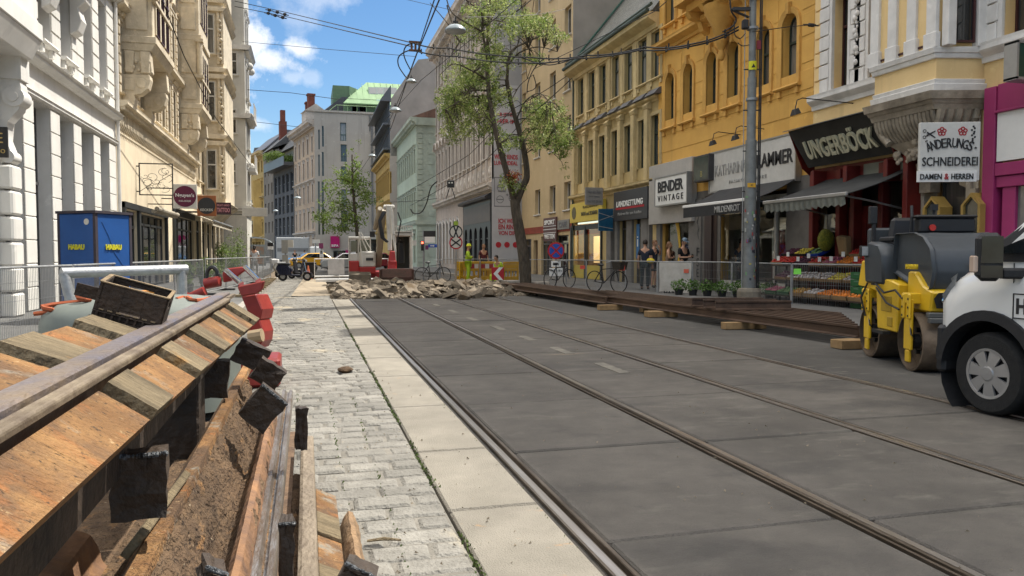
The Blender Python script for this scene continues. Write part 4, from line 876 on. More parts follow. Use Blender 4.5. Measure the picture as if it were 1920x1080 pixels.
for z in (5.3,9.4,13.4,17.3): window(LO,a-.01,z,.55,2.35,m_whf,g_dark,False,-.07,.06,0,.62,.08,m_cr2,.12,y=-.52,rz=-PI/2,detail=1)
cornice(LO,0,W3,4.3,m_cr2,.4,.4,dent=False,name='string_course'); cornice(LO,0,W3,21,m_cr2,.9,.9)
b=MB(); b.prof([(-.3,21.9),(4,25),(12,25),(12,21.5)],0,W3,'x'); part('roof',b,m_roof,LO)
# --- L4 ---
m_l4=mat('pale grey cream render',(.56,.54,.48),(.48,.46,.41),scale=.8,rough=.88,bump=.1,stain=.15)
m_l42=mat('pale stucco',(.60,.58,.53),(.5,.48,.44),scale=3,rough=.88,bump=.2,stain=.2)
Y4=62; X4=-4.35; LG=leftb('projecting_house','pale house standing forward with a smooth gable facing down the street',X4,Y4); W4=5.2
cc=[1.2+i*1.9 for i in range(2)]; o1=[(c-.5,c+.5,z,z+2.3) for c in cc for z in (5.4,9.4,13.3,17)]
wb=MB(); wall(wb,0,W4,.05,22.5,o1,.3); part('wall',wb,m_l4,LG); part('core',MB().box(.05,W4,.42,13,.05,22.4),m_l4,LG); part('gable',MB().box(0,.05,0.003,13,.05,22.4),m_l4,LG)
for o in o1: window(LG,(o[0]+o[1])/2,o[2],1,2.3,m_whf,g_dark,False,.2,.06,1,.66,.16,m_l42,.2,.4,detail=1)
for (px,y0,y1,w_) in ((437,305,345,.5),(436,205,250,.6),(437,98,140,.6)):
    p=AY(px,y1,Y4); q=AY(px,y0,Y4); window(LG,-.02,p.z,w_,q.z-p.z,m_whf,g_dark,False,-.04,.06,0,.6,.06,m_l42,.08,y=-(p.x-X4),rz=-PI/2,detail=1)
b=MB()
for z in (4.6,11.6,16.7): part('cornice',MB().prof([(.3,z),(-.3,z),(-.5,z+.35),(.3,z+.4)],-.2,W4,'x').box(-.22,.1,-.3,3,z,z+.36),m_l42,LG)
for c in cc:
    for z in (8.2,12.1,16): part('wall_ornament',MB().ball((c+.95,-.2,z),.3,8,6),m_l42,LG,smooth=True)
0; cornice(LG,-.3,W4,22.3,m_l42,.6,1.0,pitch=.8)
for (z,s) in ((11.9,1),(8,1.2)): 
    b=MB(); b.box(s,s+3,-.6,0,z-.25,z)
    for k in range(9): b.cyl((s+.1+k*.35,-.55,z),(s+.1+k*.35,-.55,z+1),.02,n=4)
    b.box(s,s+3,-.58,-.52,z+1,z+1.05); part('balcony',b,m_l42,LG)
b=MB(); b.prof([(-.3,23.5),(4,27),(12,27),(12,22.5)],0,W4,'x'); part('roof',b,m_roof,LG)
b=MB(); rr=random.Random(9)
# --- street-side signs of the left shops (boards stand across the pavement, facing the viewer) ---
m_met=P('dark metal',(.05,.05,.05),.5,.6); m_stl=mat('galvanised steel',(.36,.37,.38),(.26,.27,.28),scale=8,rough=.45,metal=.7,stain=.15)
def psign(lab,px0,px1,py0,py1,Y,m,name='shop_sign',armto=-6.):
    p=AY(px0,py1,Y); q=AY(px1,py0,Y); W,H=q.x-p.x,q.z-p.z; t=thing(name,lab,'sign',((p.x+q.x)/2,Y,(p.z+q.z)/2)); part('board',MB().box(-W/2,W/2,-.05,.05,-H/2,H/2),m,t,bevel=.008)
    if p.x>armto+.1: part('arm',MB().box(armto-t.location.x,-W/2,-.02,.02,H*.3,H*.3+.04).box(armto-t.location.x,-W/2,-.02,.02,-H*.35,-H*.35+.04),m_met,t)
    return t,W,H
m_pl=P('plum sign ink',(.12,.012,.045),.5); m_cream=P('cream panel',(.62,.60,.54),.5)
t,W,H=psign('square pale sign with a plum disc reading Nguyen\'s',325,369,346,391,33,m_cream)
part('disc',MB().cyl((0,-.052,0),(0,-.06,0),min(W,H)*.47,n=28),m_pl,t); text('lettering',"Nguyen's",W*.78,H*.19,(0,-.065,.03),m_white,t,bold=.02); text('lettering','PHO-HOUSE',W*.5,H*.07,(0,-.065,-H*.19),m_white,t)
m_oc_=P('burnt orange board',(.30,.10,.03),.5); m_dk=P('charcoal ink',(.03,.03,.032),.5)
t,W,H=psign('orange square sign with a dark disc reading KECKEIS',370,405,367,405,36,m_oc_)
part('disc',MB().cyl((0,-.052,0),(0,-.06,0),min(W,H)*.46,n=28),m_dk,t); text('lettering','KECKEIS',W*.66,H*.12,(0,-.065,-H*.2),m_cream,t,bold=.01)
m_bm=P('dark maroon board',(.04,.012,.02),.5); m_pinkt=P('pink lettering',(.55,.25,.28),.5)
t,W,H=psign('dark maroon tattoo sign behind the orange square sign',405,433,380,401,39,m_bm)
text('lettering','RIGHT HAND',W*.8,H*.2,(0,-.055,H*.26),m_pinkt,t,bold=.01); text('lettering','TATTOO',W*.84,H*.4,(0,-.055,-H*.16),m_pinkt,t,bold=.03)
t,W,H=psign('long blank pale grey projecting sign box',454,501,390,405.5,48,P('pale grey sign box',(.42,.41,.38)),armto=-6)
p=AY(261,366,31); q=AY(324,307,31); t=thing('filigree_sign','square wire frame sign with fine curled drawing hung on the cream wall','sign',((p.x+q.x)/2,31,(p.z+q.z)/2)); W,H=q.x-p.x,q.z-p.z
b=MB(); b.box(-W/2,W/2,-.02,.02,H/2-.04,H/2).box(-W/2,W/2,-.02,.02,-H/2,-H/2+.04).box(-W/2,-W/2+.04,-.02,.02,-H/2+.04,H/2-.04).box(W/2-.04,W/2,-.02,.02,-H/2+.04,H/2-.04); part('frame',b,m_met,t)
b=MB(); rr=random.Random(4)
for k in range(13):
    cx,cy=rr.uniform(-.35,.35)*W,rr.uniform(-.35,.35)*H; r0=rr.uniform(.06,.2); a0=rr.uniform(0,6)
    b.tube([(cx+r0*(1-i/16)*math.cos(a0+i*.5)*1.4,0,cy+r0*(1-i/16)*math.sin(a0+i*.5)) for i in range(13)],.008,4)
b.tube([(-W/2,0,-H*.4),(-.1,0,-H*.1),(0,0,-H*.25),(.12,0,-H*.05),(W/2,0,H*.2)],.01,4); part('curled_wire',b,m_met,t)
part('arm',MB().box(-6-t.location.x,-W/2,-.02,.02,H*.38,H*.38+.04).box(-6-t.location.x,-W/2,-.02,.02,-H*.4,-H*.4+.04),m_met,t)
# awnings over the left pavement
m_awn=mat('beige awning canvas',(.40,.36,.28),(.32,.28,.22))
t=thing('awning','sloping beige awning let down over the left pavement','awning',(-6,39.2,0),PI/2)
b=MB(); b.add([(0,0,3.55),(9.5,0,3.55),(9.5,-1.7,2.9),(0,-1.7,2.9),(0,0,3.6),(9.5,0,3.6),(9.5,-1.7,2.95),(0,-1.7,2.95)],[(0,1,2,3),(7,6,5,4),(0,3,7,4),(1,5,6,2),(3,2,6,7)]); b.box(0,9.5,-1.72,-1.68,2.72,2.95); part('canvas',b,mat('awning canvas painted sunlit',(.55,.50,.40),(.45,.40,.32)),t)  # beige canvas lightened in its colour to stand for sunlight
part('front_bar',MB().cyl((-.05,-1.75,2.95),(9.55,-1.75,2.95),.05),m_stl,t)
# ---------- right-hand shops ----------
def rsign(name,lab,px0,px1,py0,py1,X,m,th=.12,cat='sign',frame=None,bev=.01):
    """board parallel to the right facade; pixel corners read on the plane X"""
    Ya=AX(px0,300,X).y; Yb=AX(px1,300,X).y; pm=(px0+px1)/2
    zt=AX(pm,py0,X).z; zb=AX(pm,py1,X).z
    t=thing(name,lab,cat,(X,(Ya+Yb)/2,(zt+zb)/2),-PI/2); W=Ya-Yb; H=zt-zb
    part('board',MB().box(-W/2,W/2,0,th,-H/2,H/2),m,t,bevel=bev)
    if frame:
        f=.05; part('frame',MB().box(-W/2-f,W/2+f,-.02,th,H/2,H/2+f).box(-W/2-f,W/2+f,-.02,th,-H/2-f,-H/2).box(-W/2-f,-W/2,-.02,th,-H/2,H/2).box(W/2,W/2+f,-.02,th,-H/2,H/2),frame,t)
    return t,W,H
m_ink=P('black lettering',(.02,.02,.022),.5); m_alu=P('aluminium frame',(.34,.34,.33),.4,.5); m_cdk=P('charcoal fascia',(.045,.045,.048),.5)
m_int=mat('shop interior',(.12,.10,.08),(.05,.045,.04),scale=.8,rough=.9); m_floor=mat('shop floor',(.10,.08,.06)); CG=clearglass()
def shopbox(root,a,c,z0,z1,dep,m=None,name='display_recess',y=0):
    b=MB(); b.quad((a,y+dep,z0),(c,y+dep,z0),(c,y+dep,z1),(a,y+dep,z1)); b.quad((a,y,z0),(a,y+dep,z0),(a,y+dep,z1),(a,y,z1)); b.quad((c,y,z0),(c,y+dep,z0),(c,y+dep,z1),(c,y,z1)); b.quad((a,y,z1),(c,y,z1),(c,y+dep,z1),(a,y+dep,z1)); b.quad((a,y,z0),(c,y,z0),(c,y+dep,z0),(a,y+dep,z0)); o=ob(name,b.mesh(name,m or m_int,fix=False),root); return o
# BENDER shop: window with big yellow shapes, cased fascia
s=lambda px,X=13.6: YB-Yp(px,X)
t,W,H=rsign('shop_fascia','grey white boxed fascia over the vintage shop',1217,1297,303,418,13.35,P('greyish white fascia',(.42,.40,.37),.6),.22)
t,W,H=rsign('light_box_sign','white light box sign reading BENDER VINTAGE',1229,1288,330,382,13.1,m_white,.2,frame=m_alu)
text('lettering','BENDER',W*.80,H*.40,(0,-.012,H*.16),m_ink,t,bold=.028); text('lettering','VINTAGE',W*.80,H*.22,(0,-.012,-H*.26),m_ink,t,spacing=1.5)
m_pil=mat('grey painted pillar',(.20,.19,.18),(.14,.135,.125),scale=2,rough=.85,bump=.2)
b=MB()
for (a,c) in ((1218,1222),(1236,1243),(1297,1320)): b.box(s(a),s(c),-.1,.1,.12,3.3)
b.box(s(1218),s(1320),-.08,.1,2.75,3.35); part('shop_pillars',b,m_pil,R2)
yl=P('yellow window foil',(.68,.42,.02),.4); 
def pane(root,a,c,z0,z1,y=.12,nm='shop_glass'): return ob(nm,MB().quad((a,y,z0),(c,y,z0),(c,y,z1),(a,y,z1)).mesh(nm,CG,fix=False),root)
pane(R2,s(1243)+.02,s(1296),.5,2.75); shopbox(R2,s(1222),s(1297),.12,2.9,1.4,y=.1); window(R2,s(1229),.12,.75,2.6,m_gry,g_shop,name='door',mull=0,trans=0,dep=.2)
def blob(root,pts,y,m,nm='window_foil'):
    part(nm,MB().prof([(0,0)]*0 or [(p[0],p[1]) for p in pts],y,y+.01,'y'),m,root)
def foil(path,wd,y=.10):
    b=MB(); n=len(path); L_=[];R_=[]
    for i in range(n):
        p=Vector(path[i]); q=Vector(path[min(i+1,n-1)])-Vector(path[max(i-1,0)]); q.normalize(); nn_=Vector((-q.y,q.x)); w_=wd[i] if isinstance(wd,list) else wd
        L_.append(p+nn_*w_); R_.append(p-nn_*w_)
    for i in range(n-1): b.hexa([(v.x,yy,v.y) for yy in (y,y+.012) for v in (L_[i],L_[i+1],R_[i+1],R_[i])])
    return b
part('window_foil',foil([(s(1265),2.65),(s(1269),2.2),(s(1272),1.5),(s(1268),.7)],[.12,.1,.06,.12]),yl,R2)
part('window_foil',foil([(s(1290),2.7),(s(1297),2.6),(s(1294),2.2),(s(1291),1.9),(s(1296),1.6),(s(1298),1.2),(s(1294),.7)],[.02,.14,.1,.08,.16,.12,.08]),yl,R2)
t=thing('graffiti','black spray paint scrawl down the grey pillar','graffiti',(13.49,Yp(1311,13.5),1.6),-PI/2)
for k,(ch,z) in enumerate((('F',-.15),('S',-.52),('E',-.9))): text('stroke',ch,.2,.3,(0,-.003,z),m_ink,t,depth=.002,bold=.01)
b=MB(); b.tube([(.05,-.01,1.1),(-.08,-.01,.9),(.06,-.01,.7),(-.05,-.01,.5),(.08,-.01,.3)],.012,5); part('stroke',b,P('grey spray paint',(.08,.08,.08)),t)
# cabinet light box
t,W,H=rsign('wall_cabinet','small dark glass sign cabinet between the two white fascias',1300,1329,291,340,13.2,m_cdk,.35)
text('lettering','B',.14,.2,(.05,-.012,-.2),P('faded yellow lettering',(.3,.26,.1)),t,depth=.003)
part('pane',MB().box(-W/2+.05,W/2-.05,-.006,-.001,-H/2+.06,H/2-.06),mat('murky green glass',(.06,.085,.075),(.03,.04,.04),rough=.15),t)
# KATHARINA ...RAMMER fascia
t,W,H=rsign('shop_fascia','wide white fascia reading KATHARINA RAMMER behind the lamp post',1331,1491,270,348,13.4,P('off white fascia',(.52,.515,.49),.45),.18,frame=m_alu)
m_pale=P('pale grey lettering',(.33,.33,.32))
text('lettering','KATHARINA',W*.40,H*.28,(-W*.22,-.012,H*.02),m_pale,t); text('lettering','RAMMER',W*.38,H*.32,(W*.29,-.012,H*.05),m_ink,t,bold=.02); text('lettering','FASHION & MORE',W*.44,H*.08,(-.05,-.012,-H*.32),m_pale,t,spacing=1.5)
m_awd=mat('charcoal awning canvas',(.035,.036,.038),(.022,.022,.024),scale=3,rough=.8)
def awning(lab,Ya,Yb,X0,z0,out,drop,val,valh,m,txt=None,scal=False,vm=None,barm=None):
    t=thing('awning',lab,'awning',(X0,Ya,0),-PI/2); W=Ya-Yb; b=MB(); n=8
    for i in range(n):
        u0,u1=i/n,(i+1)/n; sag=lambda u:-.05*math.sin(PI*u)
        b.hexa([(0,-out*u0,z0-drop*u0+sag(u0)),(W,-out*u0,z0-drop*u0+sag(u0)),(W,-out*u1,z0-drop*u1+sag(u1)),(0,-out*u1,z0-drop*u1+sag(u1)),(0,-out*u0,z0-drop*u0+sag(u0)+.02),(W,-out*u0,z0-drop*u0+sag(u0)+.02),(W,-out*u1,z0-drop*u1+sag(u1)+.02),(0,-out*u1,z0-drop*u1+sag(u1)+.02)])
    part('canvas',b,m,t); zb=z0-drop
    part('front_bar',MB().box(-.06,W+.06,-out-.07,-out,zb-.04,zb+.05),barm or m_alu,t,bevel=.015)
    b=MB(); k=int(W/.22) if scal else 1
    for i in range(k*4 if scal else 1):
        if scal:
            x0,x1=W*i/(k*4),W*(i+1)/(k*4); h0=valh*(.75+.25*abs(math.sin(PI*i/4))); h1=valh*(.75+.25*abs(math.sin(PI*(i+1)/4))); w0=.035*math.sin(i*1.7); w1=.035*math.sin((i+1)*1.7)
            b.add([(x0,-out-.05,zb-.04),(x1,-out-.05,zb-.04),(x1,-out-.05+w1,zb-.04-h1),(x0,-out-.05+w0,zb-.04-h0)],[(0,1,2,3)])
        else: b.box(0,W,-out-.06,-out-.04,zb-.04-valh,zb-.04)
    ob('valance',b.mesh('valance',vm or m,fix=False),t)
    for x in (.2,W-.2): part('arm',MB().cyl((x,0,z0-drop-.3),(x,-out*.55,z0-drop-.12),.025,n=6).cyl((x,-out*.55,z0-drop-.12),(x,-out,zb),.025,n=6),m_stl,t)
    if txt: text('lettering',txt,W*.34,valh*.6,(W*.66,-out-.075,zb-.04-valh*.5),m_pale,t,bold=.01)
    return t
awning('long black awning with a white front bar over the dress shop window',Yp(1272,12.2)-.6,19.1,13.5,3.55,1.35,.62,1,.32,m_awd,'MILDENROT',barm=m_white)
# dress shop window
b=MB(); b.box(s(1328),s(1341),-.12,.1,.12,3.4).box(s(1338),s(1348),-.05,.12,.12,3.1); part('shop_pillars',b,P('dark brown pillar',(.045,.03,.028)),R2)
a0,c0=s(1345),S(18.75)
wf=MB(); 
for x in (a0,(a0+c0)/2-.9,(a0+c0)/2+.9,c0-.08): wf.box(x,x+.08,-.02,.1,.45,3.1)
wf.box(a0,c0,-.02,.1,.4,.5).box(a0,c0,-.02,.1,3.05,3.15).box(a0,c0,-.03,.1,.12,.4)
part('shop_window_frame',wf,m_whf,R2); pane(R2,a0+.08,c0-.08,.5,3.05,.05); m_lint=mat('bright shop interior',(.34,.32,.28),(.17,.155,.135),scale=1.3); shopbox(R2,a0,c0,.5,3.2,2.2,m_lint,y=.12)
# cabinets inside, garments on a rail, mannequin
x=Yp(1405,15.2); t=thing('wardrobe','white framed display cabinet inside the dress shop window','cabinet',(15.3,22.6,.5),-PI/2); b=MB().box(-.4,.4,0,.4,0,2.1); part('body',b,m_whf,t,bevel=.02); part('panel',MB().box(-.32,.32,-.02,0,.1,.9).box(-.32,.32,-.02,0,1.05,2.0),mat('pale green panel',(.42,.44,.38)),t)
m_rdc=mat('red cloth',(.34,.05,.03),(.22,.03,.02),scale=6,rough=.9); m_dkc=mat('dark cloth',(.03,.032,.04),rough=.9); m_pnk=mat('pink red cloth',(.45,.06,.08),(.3,.03,.05),scale=5,rough=.9)
def rail_clothes(lab,X,Y,z,ms):
    t=thing('clothes_rail',lab,'clothes rail',(X,Y,.5),-PI/2); b=MB().cyl((-.7,0,1.75),(.7,0,1.75),.02).cyl((-.7,0,0),(-.7,0,1.75),.02).cyl((.7,0,0),(.7,0,1.75),.02); part('rail',b,m_white,t)
    for i,m in enumerate(ms): 
        x=-.5+i*.9/max(1,len(ms)-1); part('garment',MB().hexa([(x-.05,-.16,.6),(x+.05,-.16,.6),(x+.05,.16,.6),(x-.05,.16,.6),(x-.03,-.2,1.62),(x+.03,-.2,1.62),(x+.03,.2,1.62),(x-.03,.2,1.62)]),m,t,bevel=.02)
rail_clothes('clothes rail with long red dresses in the dress shop window',14.4,20.9,0,[m_white,m_rdc,m_rdc,m_rdc,m_white,m_dkc])
t=thing('mannequin','mannequin in a pink red outfit behind the dress shop glass','mannequin',(14.1,19.4,.5),-PI/2)
b=MB().lathe([(.02,.0),(.16,.02),(.2,.5),(.13,.95),(.19,1.3),(.16,1.4),(.04,1.46)],n=12); part('dress',b,m_pnk,t,smooth=True); part('figure',MB().ball((0,0,1.62),.085,10,8,sz=1.3).cyl((0,0,1.42),(0,0,1.55),.04),mat('mannequin skin',(.45,.36,.28)),t,smooth=True)
# R3 shops: yellow shop, LANDRETTUNG, dark doors
s3=lambda px,X=13.6: YD-Yp(px,X)
t,W,H=rsign('shop_fascia','yellow shop fascia with a round emblem over the lit shop windows',1069,1130,378,415,13.35,P('yellow fascia',(.62,.47,.06),.5),.2)
m_em=P('dark olive print',(.12,.10,.03)); part('emblem',MB().cyl((-W*.36,0,0),(-W*.36,-.012,0),H*.33,n=20),m_em,t); text('lettering','WEIN and SOMMER',W*.5,H*.2,(W*.12,-.012,-H*.1),m_em,t,bold=.02); text('lettering','FLASCHENWEIN',W*.45,H*.13,(W*.16,-.012,H*.24),m_em,t)
m_warm=emis('glowing shop wall',(.75,.5,.22),.55); m_yw=P('yellow painted base',(.55,.42,.04),.5)
a0,c0=s3(1072),s3(1130)
b=MB(); 
for x in (a0,(a0+c0)/2-.08,c0-.1): b.box(x,x+.14,-.08,.1,.12,2.75)
b.box(a0,c0,-.06,.1,2.6,2.85); part('shop_frame',b,m_ant,R3); shopbox(R3,a0,c0,.12,2.9,1.6,mat('warm shop wall',(.42,.28,.13),(.2,.13,.07),scale=1.2),y=.1); pane(R3,a0+.14,c0-.1,.8,2.6,.04)
part('glowing_shelf',MB().box(a0+.4,c0-.3,1.1,1.2,.9,2.3),m_warm,R3); part('red_valance',MB().box(a0+.15,c0-.12,.06,.08,2.35,2.58),P('orange red strip',(.6,.09,.04)),R3)  # shelf glows by itself in place of shop light falling on it
for i in range(2): part('base_panel',MB().box(a0+.2+i*(c0-a0)/2,a0-.12+(i+1)*(c0-a0)/2,-.05,.02,.14,.8),m_yw,R3)
part('ceiling_lamp',MB().box(a0+.5,c0-.5,.5,.7,2.5,2.56),emis('lamp tube',(1,.85,.6),4),R3)
t,W,H=rsign('shop_fascia','charcoal fascia with the lettering LANDRETTUNG above the narrow doors',1151,1214,355,412,13.35,m_cdk,.2)
part('red_underline',MB().box(-W*.42,W*.42,-.014,0,-H*.12,-H*.05),m_red,t); text('lettering','LANDRETTUNG',W*.78,H*.2,(0,-.02,.08),m_white,t,bold=.03); text('lettering','Mode von hier zum Anziehen',W*.7,H*.1,(0,-.012,-H*.27),m_pale,t)
b=MB(); 
for (a,c) in ((1142,1150),(1158,1163),(1180,1190),(1207,1219)): b.box(s3(a),s3(c),-.12,.1,.12,3.4)
b.box(s3(1142),s3(1219),-.1,.1,3.05,3.45); part('shop_pillars',b,m_pil,R3)
for (a,c) in ((1150,1158),(1163,1180),(1190,1207)): window(R3,(s3(a)+s3(c))/2,.12,s3(c)-s3(a),2.95,m_cdk,g_shop,False,.12,.06,0,.8,name='door')
t,W,H=rsign('poster','blue poster stuck inside a narrow shop door',1194,1200,420,485,13.58,P('poster blue',(.03,.14,.33)),.01); text('lettering','i',W*.3,H*.3,(0,-.006,0),m_white,t,depth=.002)
# projecting grey board and blue wrapped sign near the yellow shop
t,W,H=psign('grey projecting board with worn lettering above the blue wrapped sign',1097,1130,352,384,33.6,P('grey board',(.27,.26,.25)),armto=99)
for k,(tx,wd) in enumerate((('Hut am Rain',.75),('Mo-Fr Samstag',.6),('Tel. 523 20 30',.8))): text('lettering',tx,W*wd,H*(.2,.09,.12)[k],(0,-.055,H*(.24,-.03,-.3)[k]),m_inkg,t)
part('arm',MB().cyl((W/2,0,H*.4),(13.6-t.location.x,0,H*.4),.025),m_met,t)
t,W,H=psign('sign wrapped in blue plastic sheet tied with pale tape',1122,1149,392,433,32.5,mat('blue plastic sheet',(.015,.10,.19),(.01,.06,.12),scale=6,rough=.3,bump=.6,bscale=5),name='wrapped_sign',armto=99)
b=MB()
for (a,c) in ((.3,.1),(-.05,.2),(-.3,-.42)): b.add([(-W/2-.01,-.065,a*H),(W/2+.01,-.065,c*H),(W/2+.01,-.065,c*H+.03),(-W/2-.01,-.065,a*H+.03)],[(0,1,2,3)])
ob('tape',b.mesh('tape',m_pale,fix=False),t); part('arm',MB().cyl((W/2,0,H*.2),(13.6-t.location.x,0,H*.2),.03),m_met,t)
# R4 shop signs
t,W,H=rsign('shop_sign','stack of striped boards with white lettering on the plain beige house',1019,1043,408,452,13.45,P('brown striped board',(.10,.04,.035)),.08)
for k,tx in enumerate(('SPORT','','WETTEN')): 
    if tx: text('lettering',tx,W*.8,H*.2,(0,-.012,H*(.3-.3*k)),m_white,t,bold=.03)
part('slats',MB().box(-W/2,W/2,-.02,0,-.02,.02).box(-W/2,W/2,-.02,0,H*.12,H*.12+.03).box(-W/2,W/2,-.02,0,-H*.16,-H*.16+.03),m_white,t)
t,W,H=rsign('shop_sign','faded grey shop sign below the red painted band',1045,1067,412,430,13.5,P('grey faded sign',(.22,.21,.19)),.05); text('lettering','CAFE',W*.7,H*.55,(0,-.01,0),m_inkg,t,bold=.02)
# ---- UNGERBOECK fruit shop ----
m_rp=mat('red painted wood',(.17,.015,.012),(.10,.01,.008),scale=3,rough=.5,bump=.1); q1=lambda px,X=13.6: YA-Yp(px,X)
b=MB(); Wd=3.95
for x in (.1,1.2,1.75,2.75,3.78): b.box(x,x+.16,-.16,.1,.12,3.6)
b.box(.1,3.94,-.1,.1,3.3,3.7).box(.1,1.3,-.05,.1,.12,.6).box(2.8,3.9,-.05,.1,.12,.6)
for x in (.6,1.9,3.3): b.box(x,x+.14,-.5,0,3.1,3.6)
b.box(3.98,4.12,-.55,.0,.12,4.6); part('shopfront',b,m_rp,R1,bevel=.01)
pane(R1,.26,1.2,.6,3.3,.03); pane(R1,2.9,3.78,.6,3.3,.03); shopbox(R1,.1,3.9,.12,3.4,1.8,y=.1); part('door',MB().box(1.36,2.2,.12,.17,.12,2.6).box(1.5,2.06,.1,.12,1.2,2.4),m_rp,R1)
part('roller_shutter',MB().box(2.2,3.9,-.13,-.1,3.12,3.62),P('grey green roller slats',(.17,.18,.15)),R1)
# leaning name board with sheet metal top
Xn=12.75; ya,yb=Yp(1478,Xn),Yp(1644,Xn); zt=4.72; zb=3.72
t=thing('name_board','big leaning black name board with cream Ungerboeck lettering over the fruit shop','sign',(Xn,ya,0),-PI/2); W=ya-yb
b=MB(); b.hexa([(.25,.45,zb),(W,.45,zb),(W,.5,zb),(.25,.5,zb),(0,-.02,zt),(W,-.02,zt),(W,.05,zt),(0,.05,zt)]); part('board',b,mat('weathered black board',(.028,.028,.026),(.016,.016,.015),scale=3,rough=.6),t)
b=MB(); b.hexa([(-.08,-.14,zt-.02),(W+.1,-.14,zt-.02),(W+.1,.84,zt+.22),(-.08,.84,zt+.22),(-.08,-.14,zt+.0),(W+.1,-.14,zt+.0),(W+.1,.84,zt+.25),(-.08,.84,zt+.25)]); part('sheet_metal_cover',b,mat('grey sheet cover',(.13,.13,.125),(.09,.09,.09),rough=.6),t)
b=MB(); b.prof([(0,zt),(.84,zt+.2),(.84,zb-.3),(.45,zb)],-.02,0,'x'); b.prof([(0,zt),(.84,zt+.2),(.84,zb-.3),(.45,zb)],W,W+.05,'x'); part('side_cheek',b,m_rp,t)
sl_=math.atan2(.47,zt-zb)
mlet=P('cream cut letters',(.52,.50,.36),.5); text('lettering','UNGERBÖCK',W*.77,.62,(W*.53,.18,(zt+zb)/2-.03),mlet,t,bold=.022,depth=.03,rot=(sl_,0,0))
awning('charcoal awning with a frilled grey valance over the fruit stand',18.0,14.85,13.5,3.35,1.75,.62,1,.24,mat('faded charcoal canvas',(.05,.052,.05),(.03,.03,.03),scale=2,rough=.85),scal=True,vm=mat('grey green frill',(.16,.165,.14),(.10,.105,.09),scale=6))
# tailor's sign
t,W,H=psign('white tailor sign with scissors and red flowers hung beside the magenta shop',1733,1824,232,338,12.6,P('white sign board',(.60,.60,.57),.5),armto=99)
t.rotation_euler[2]=R(-20)
def arc_text(t,str_,cx,cz,r,a0,a1,h,wd,m):
    for i,ch in enumerate(str_):
        if ch==' ': continue
        a=a0+(a1-a0)*(i+.5)/len(str_); text('lettering',ch,wd*(.4 if ch in 'I-.' else 1),(h*1.25 if ch=='Ä' else (h*.14 if ch=='-' else h)),(cx+r*math.sin(a),-.06,cz+r*math.cos(a)+(h*.12 if ch=='Ä' else 0)),m,t,bold=.003,rot=(0,a,0))
arc_text(t,'ÄNDERUNGS-',0,-W*.85,W*1.0,-.42,.48,H*.16,W*.085,m_ink)
text('lettering','SCHNEIDEREI',W*.92,H*.15,(0,-.06,-H*.17),m_ink,t,bold=.004)
part('lower_board',MB().box(-W*.54,W*.44,-.08,-.03,-H*.52,-H*.33),m_white,t); text('lettering','DAMEN',W*.36,H*.095,(-W*.32,-.09,-H*.43),m_ink,t,bold=.004); text('lettering','&',W*.07,H*.1,(-W*.06,-.09,-H*.43),m_red,t); text('lettering','HERREN',W*.36,H*.095,(W*.2,-.09,-H*.43),m_ink,t,bold=.004)
for cx in (-.12,.17):
    b=MB()
    for k in range(5): a=k*2*PI/5+.3; b.lathe([(.02,-.056),(.045,-.056)],(cx*W*1.2+.05*math.cos(a),0,H*.34+.05*math.sin(a)),8,'y')
    part('red_flower',b,m_red,t)
b=MB(); c=(-W*.38,-.06,H*.3)
b.hexa([(c[0]-.02,-.06,c[2]+.02),(c[0]+.14,-.06,c[2]-.08),(c[0]+.15,-.06,c[2]-.06),(c[0]-.01,-.06,c[2]+.05),(c[0]-.02,-.055,c[2]+.02),(c[0]+.14,-.055,c[2]-.08),(c[0]+.15,-.055,c[2]-.06),(c[0]-.01,-.055,c[2]+.05)])
b.hexa([(c[0]-.02,-.066,c[2]-.05),(c[0]+.15,-.066,c[2]+.05),(c[0]+.14,-.066,c[2]+.07),(c[0]-.03,-.066,c[2]-.02),(c[0]-.02,-.061,c[2]-.05),(c[0]+.15,-.061,c[2]+.05),(c[0]+.14,-.061,c[2]+.07),(c[0]-.03,-.061,c[2]-.02)])
for dz in (-.06,.06): b.lathe([(.022,-.06),(.035,-.06)],(c[0]-.06,0,c[2]+dz),10,'y')
part('scissors_motif',b,m_ink,t); b=MB(); 
for k in range(9): b.ball((W*.38+.03*math.sin(k*2.3),-.055,H*(.42-.03*k)),.022,6,4,sy=.2)
part('floral_motif',b,m_ink,t)
# magenta shop
m_mg=mat('magenta painted frame',(.36,.035,.145),(.30,.028,.12),scale=2,rough=.5); Ym=Yp(1843,13.4)
b=MB(); a=YA-Ym; 
b.box(a,a+.28,-.22,.1,.12,4.75).box(a+.28,a+9,-.18,.1,4.25,4.78).box(a+.28,a+9,-.2,.1,2.95,3.2).box(a+.28,a+9,-.16,.1,2.72,2.94).box(a+.4,a+.7,-.12,.1,.12,2.72).box(a+.28,a+9,-.26,.0,4.2,4.25).box(a+.7,a+9,-.12,.1,.12,.5); part('magenta_shopfront',b,m_mg,R1,bevel=.01)
part('shop_window',MB().box(a+.7,a+8.9,-.05,0,.5,2.72),mat('pale curtained shop pane',(.19,.185,.18),(.11,.11,.11),scale=1.5,rough=.15,spec=.8),R1)
t=thing('fascia_panel','white fascia panel with brown letters in the magenta shopfront','sign',(13.42,Ym-.3,3.73),-PI/2); part('panel',MB().box(0,5,0,.1,-.49,.49),m_white,t); text('lettering','für mich',2.2,.62,(1.95,-.012,-.03),P('brown lettering',(.20,.09,.045)),t,bold=.0)
t=thing('light_box_sign','dark green light box sign with a gold letter above the magenta shop','sign',(13.0,11.62,0),0); z0=AX(1900,152,13).z; 
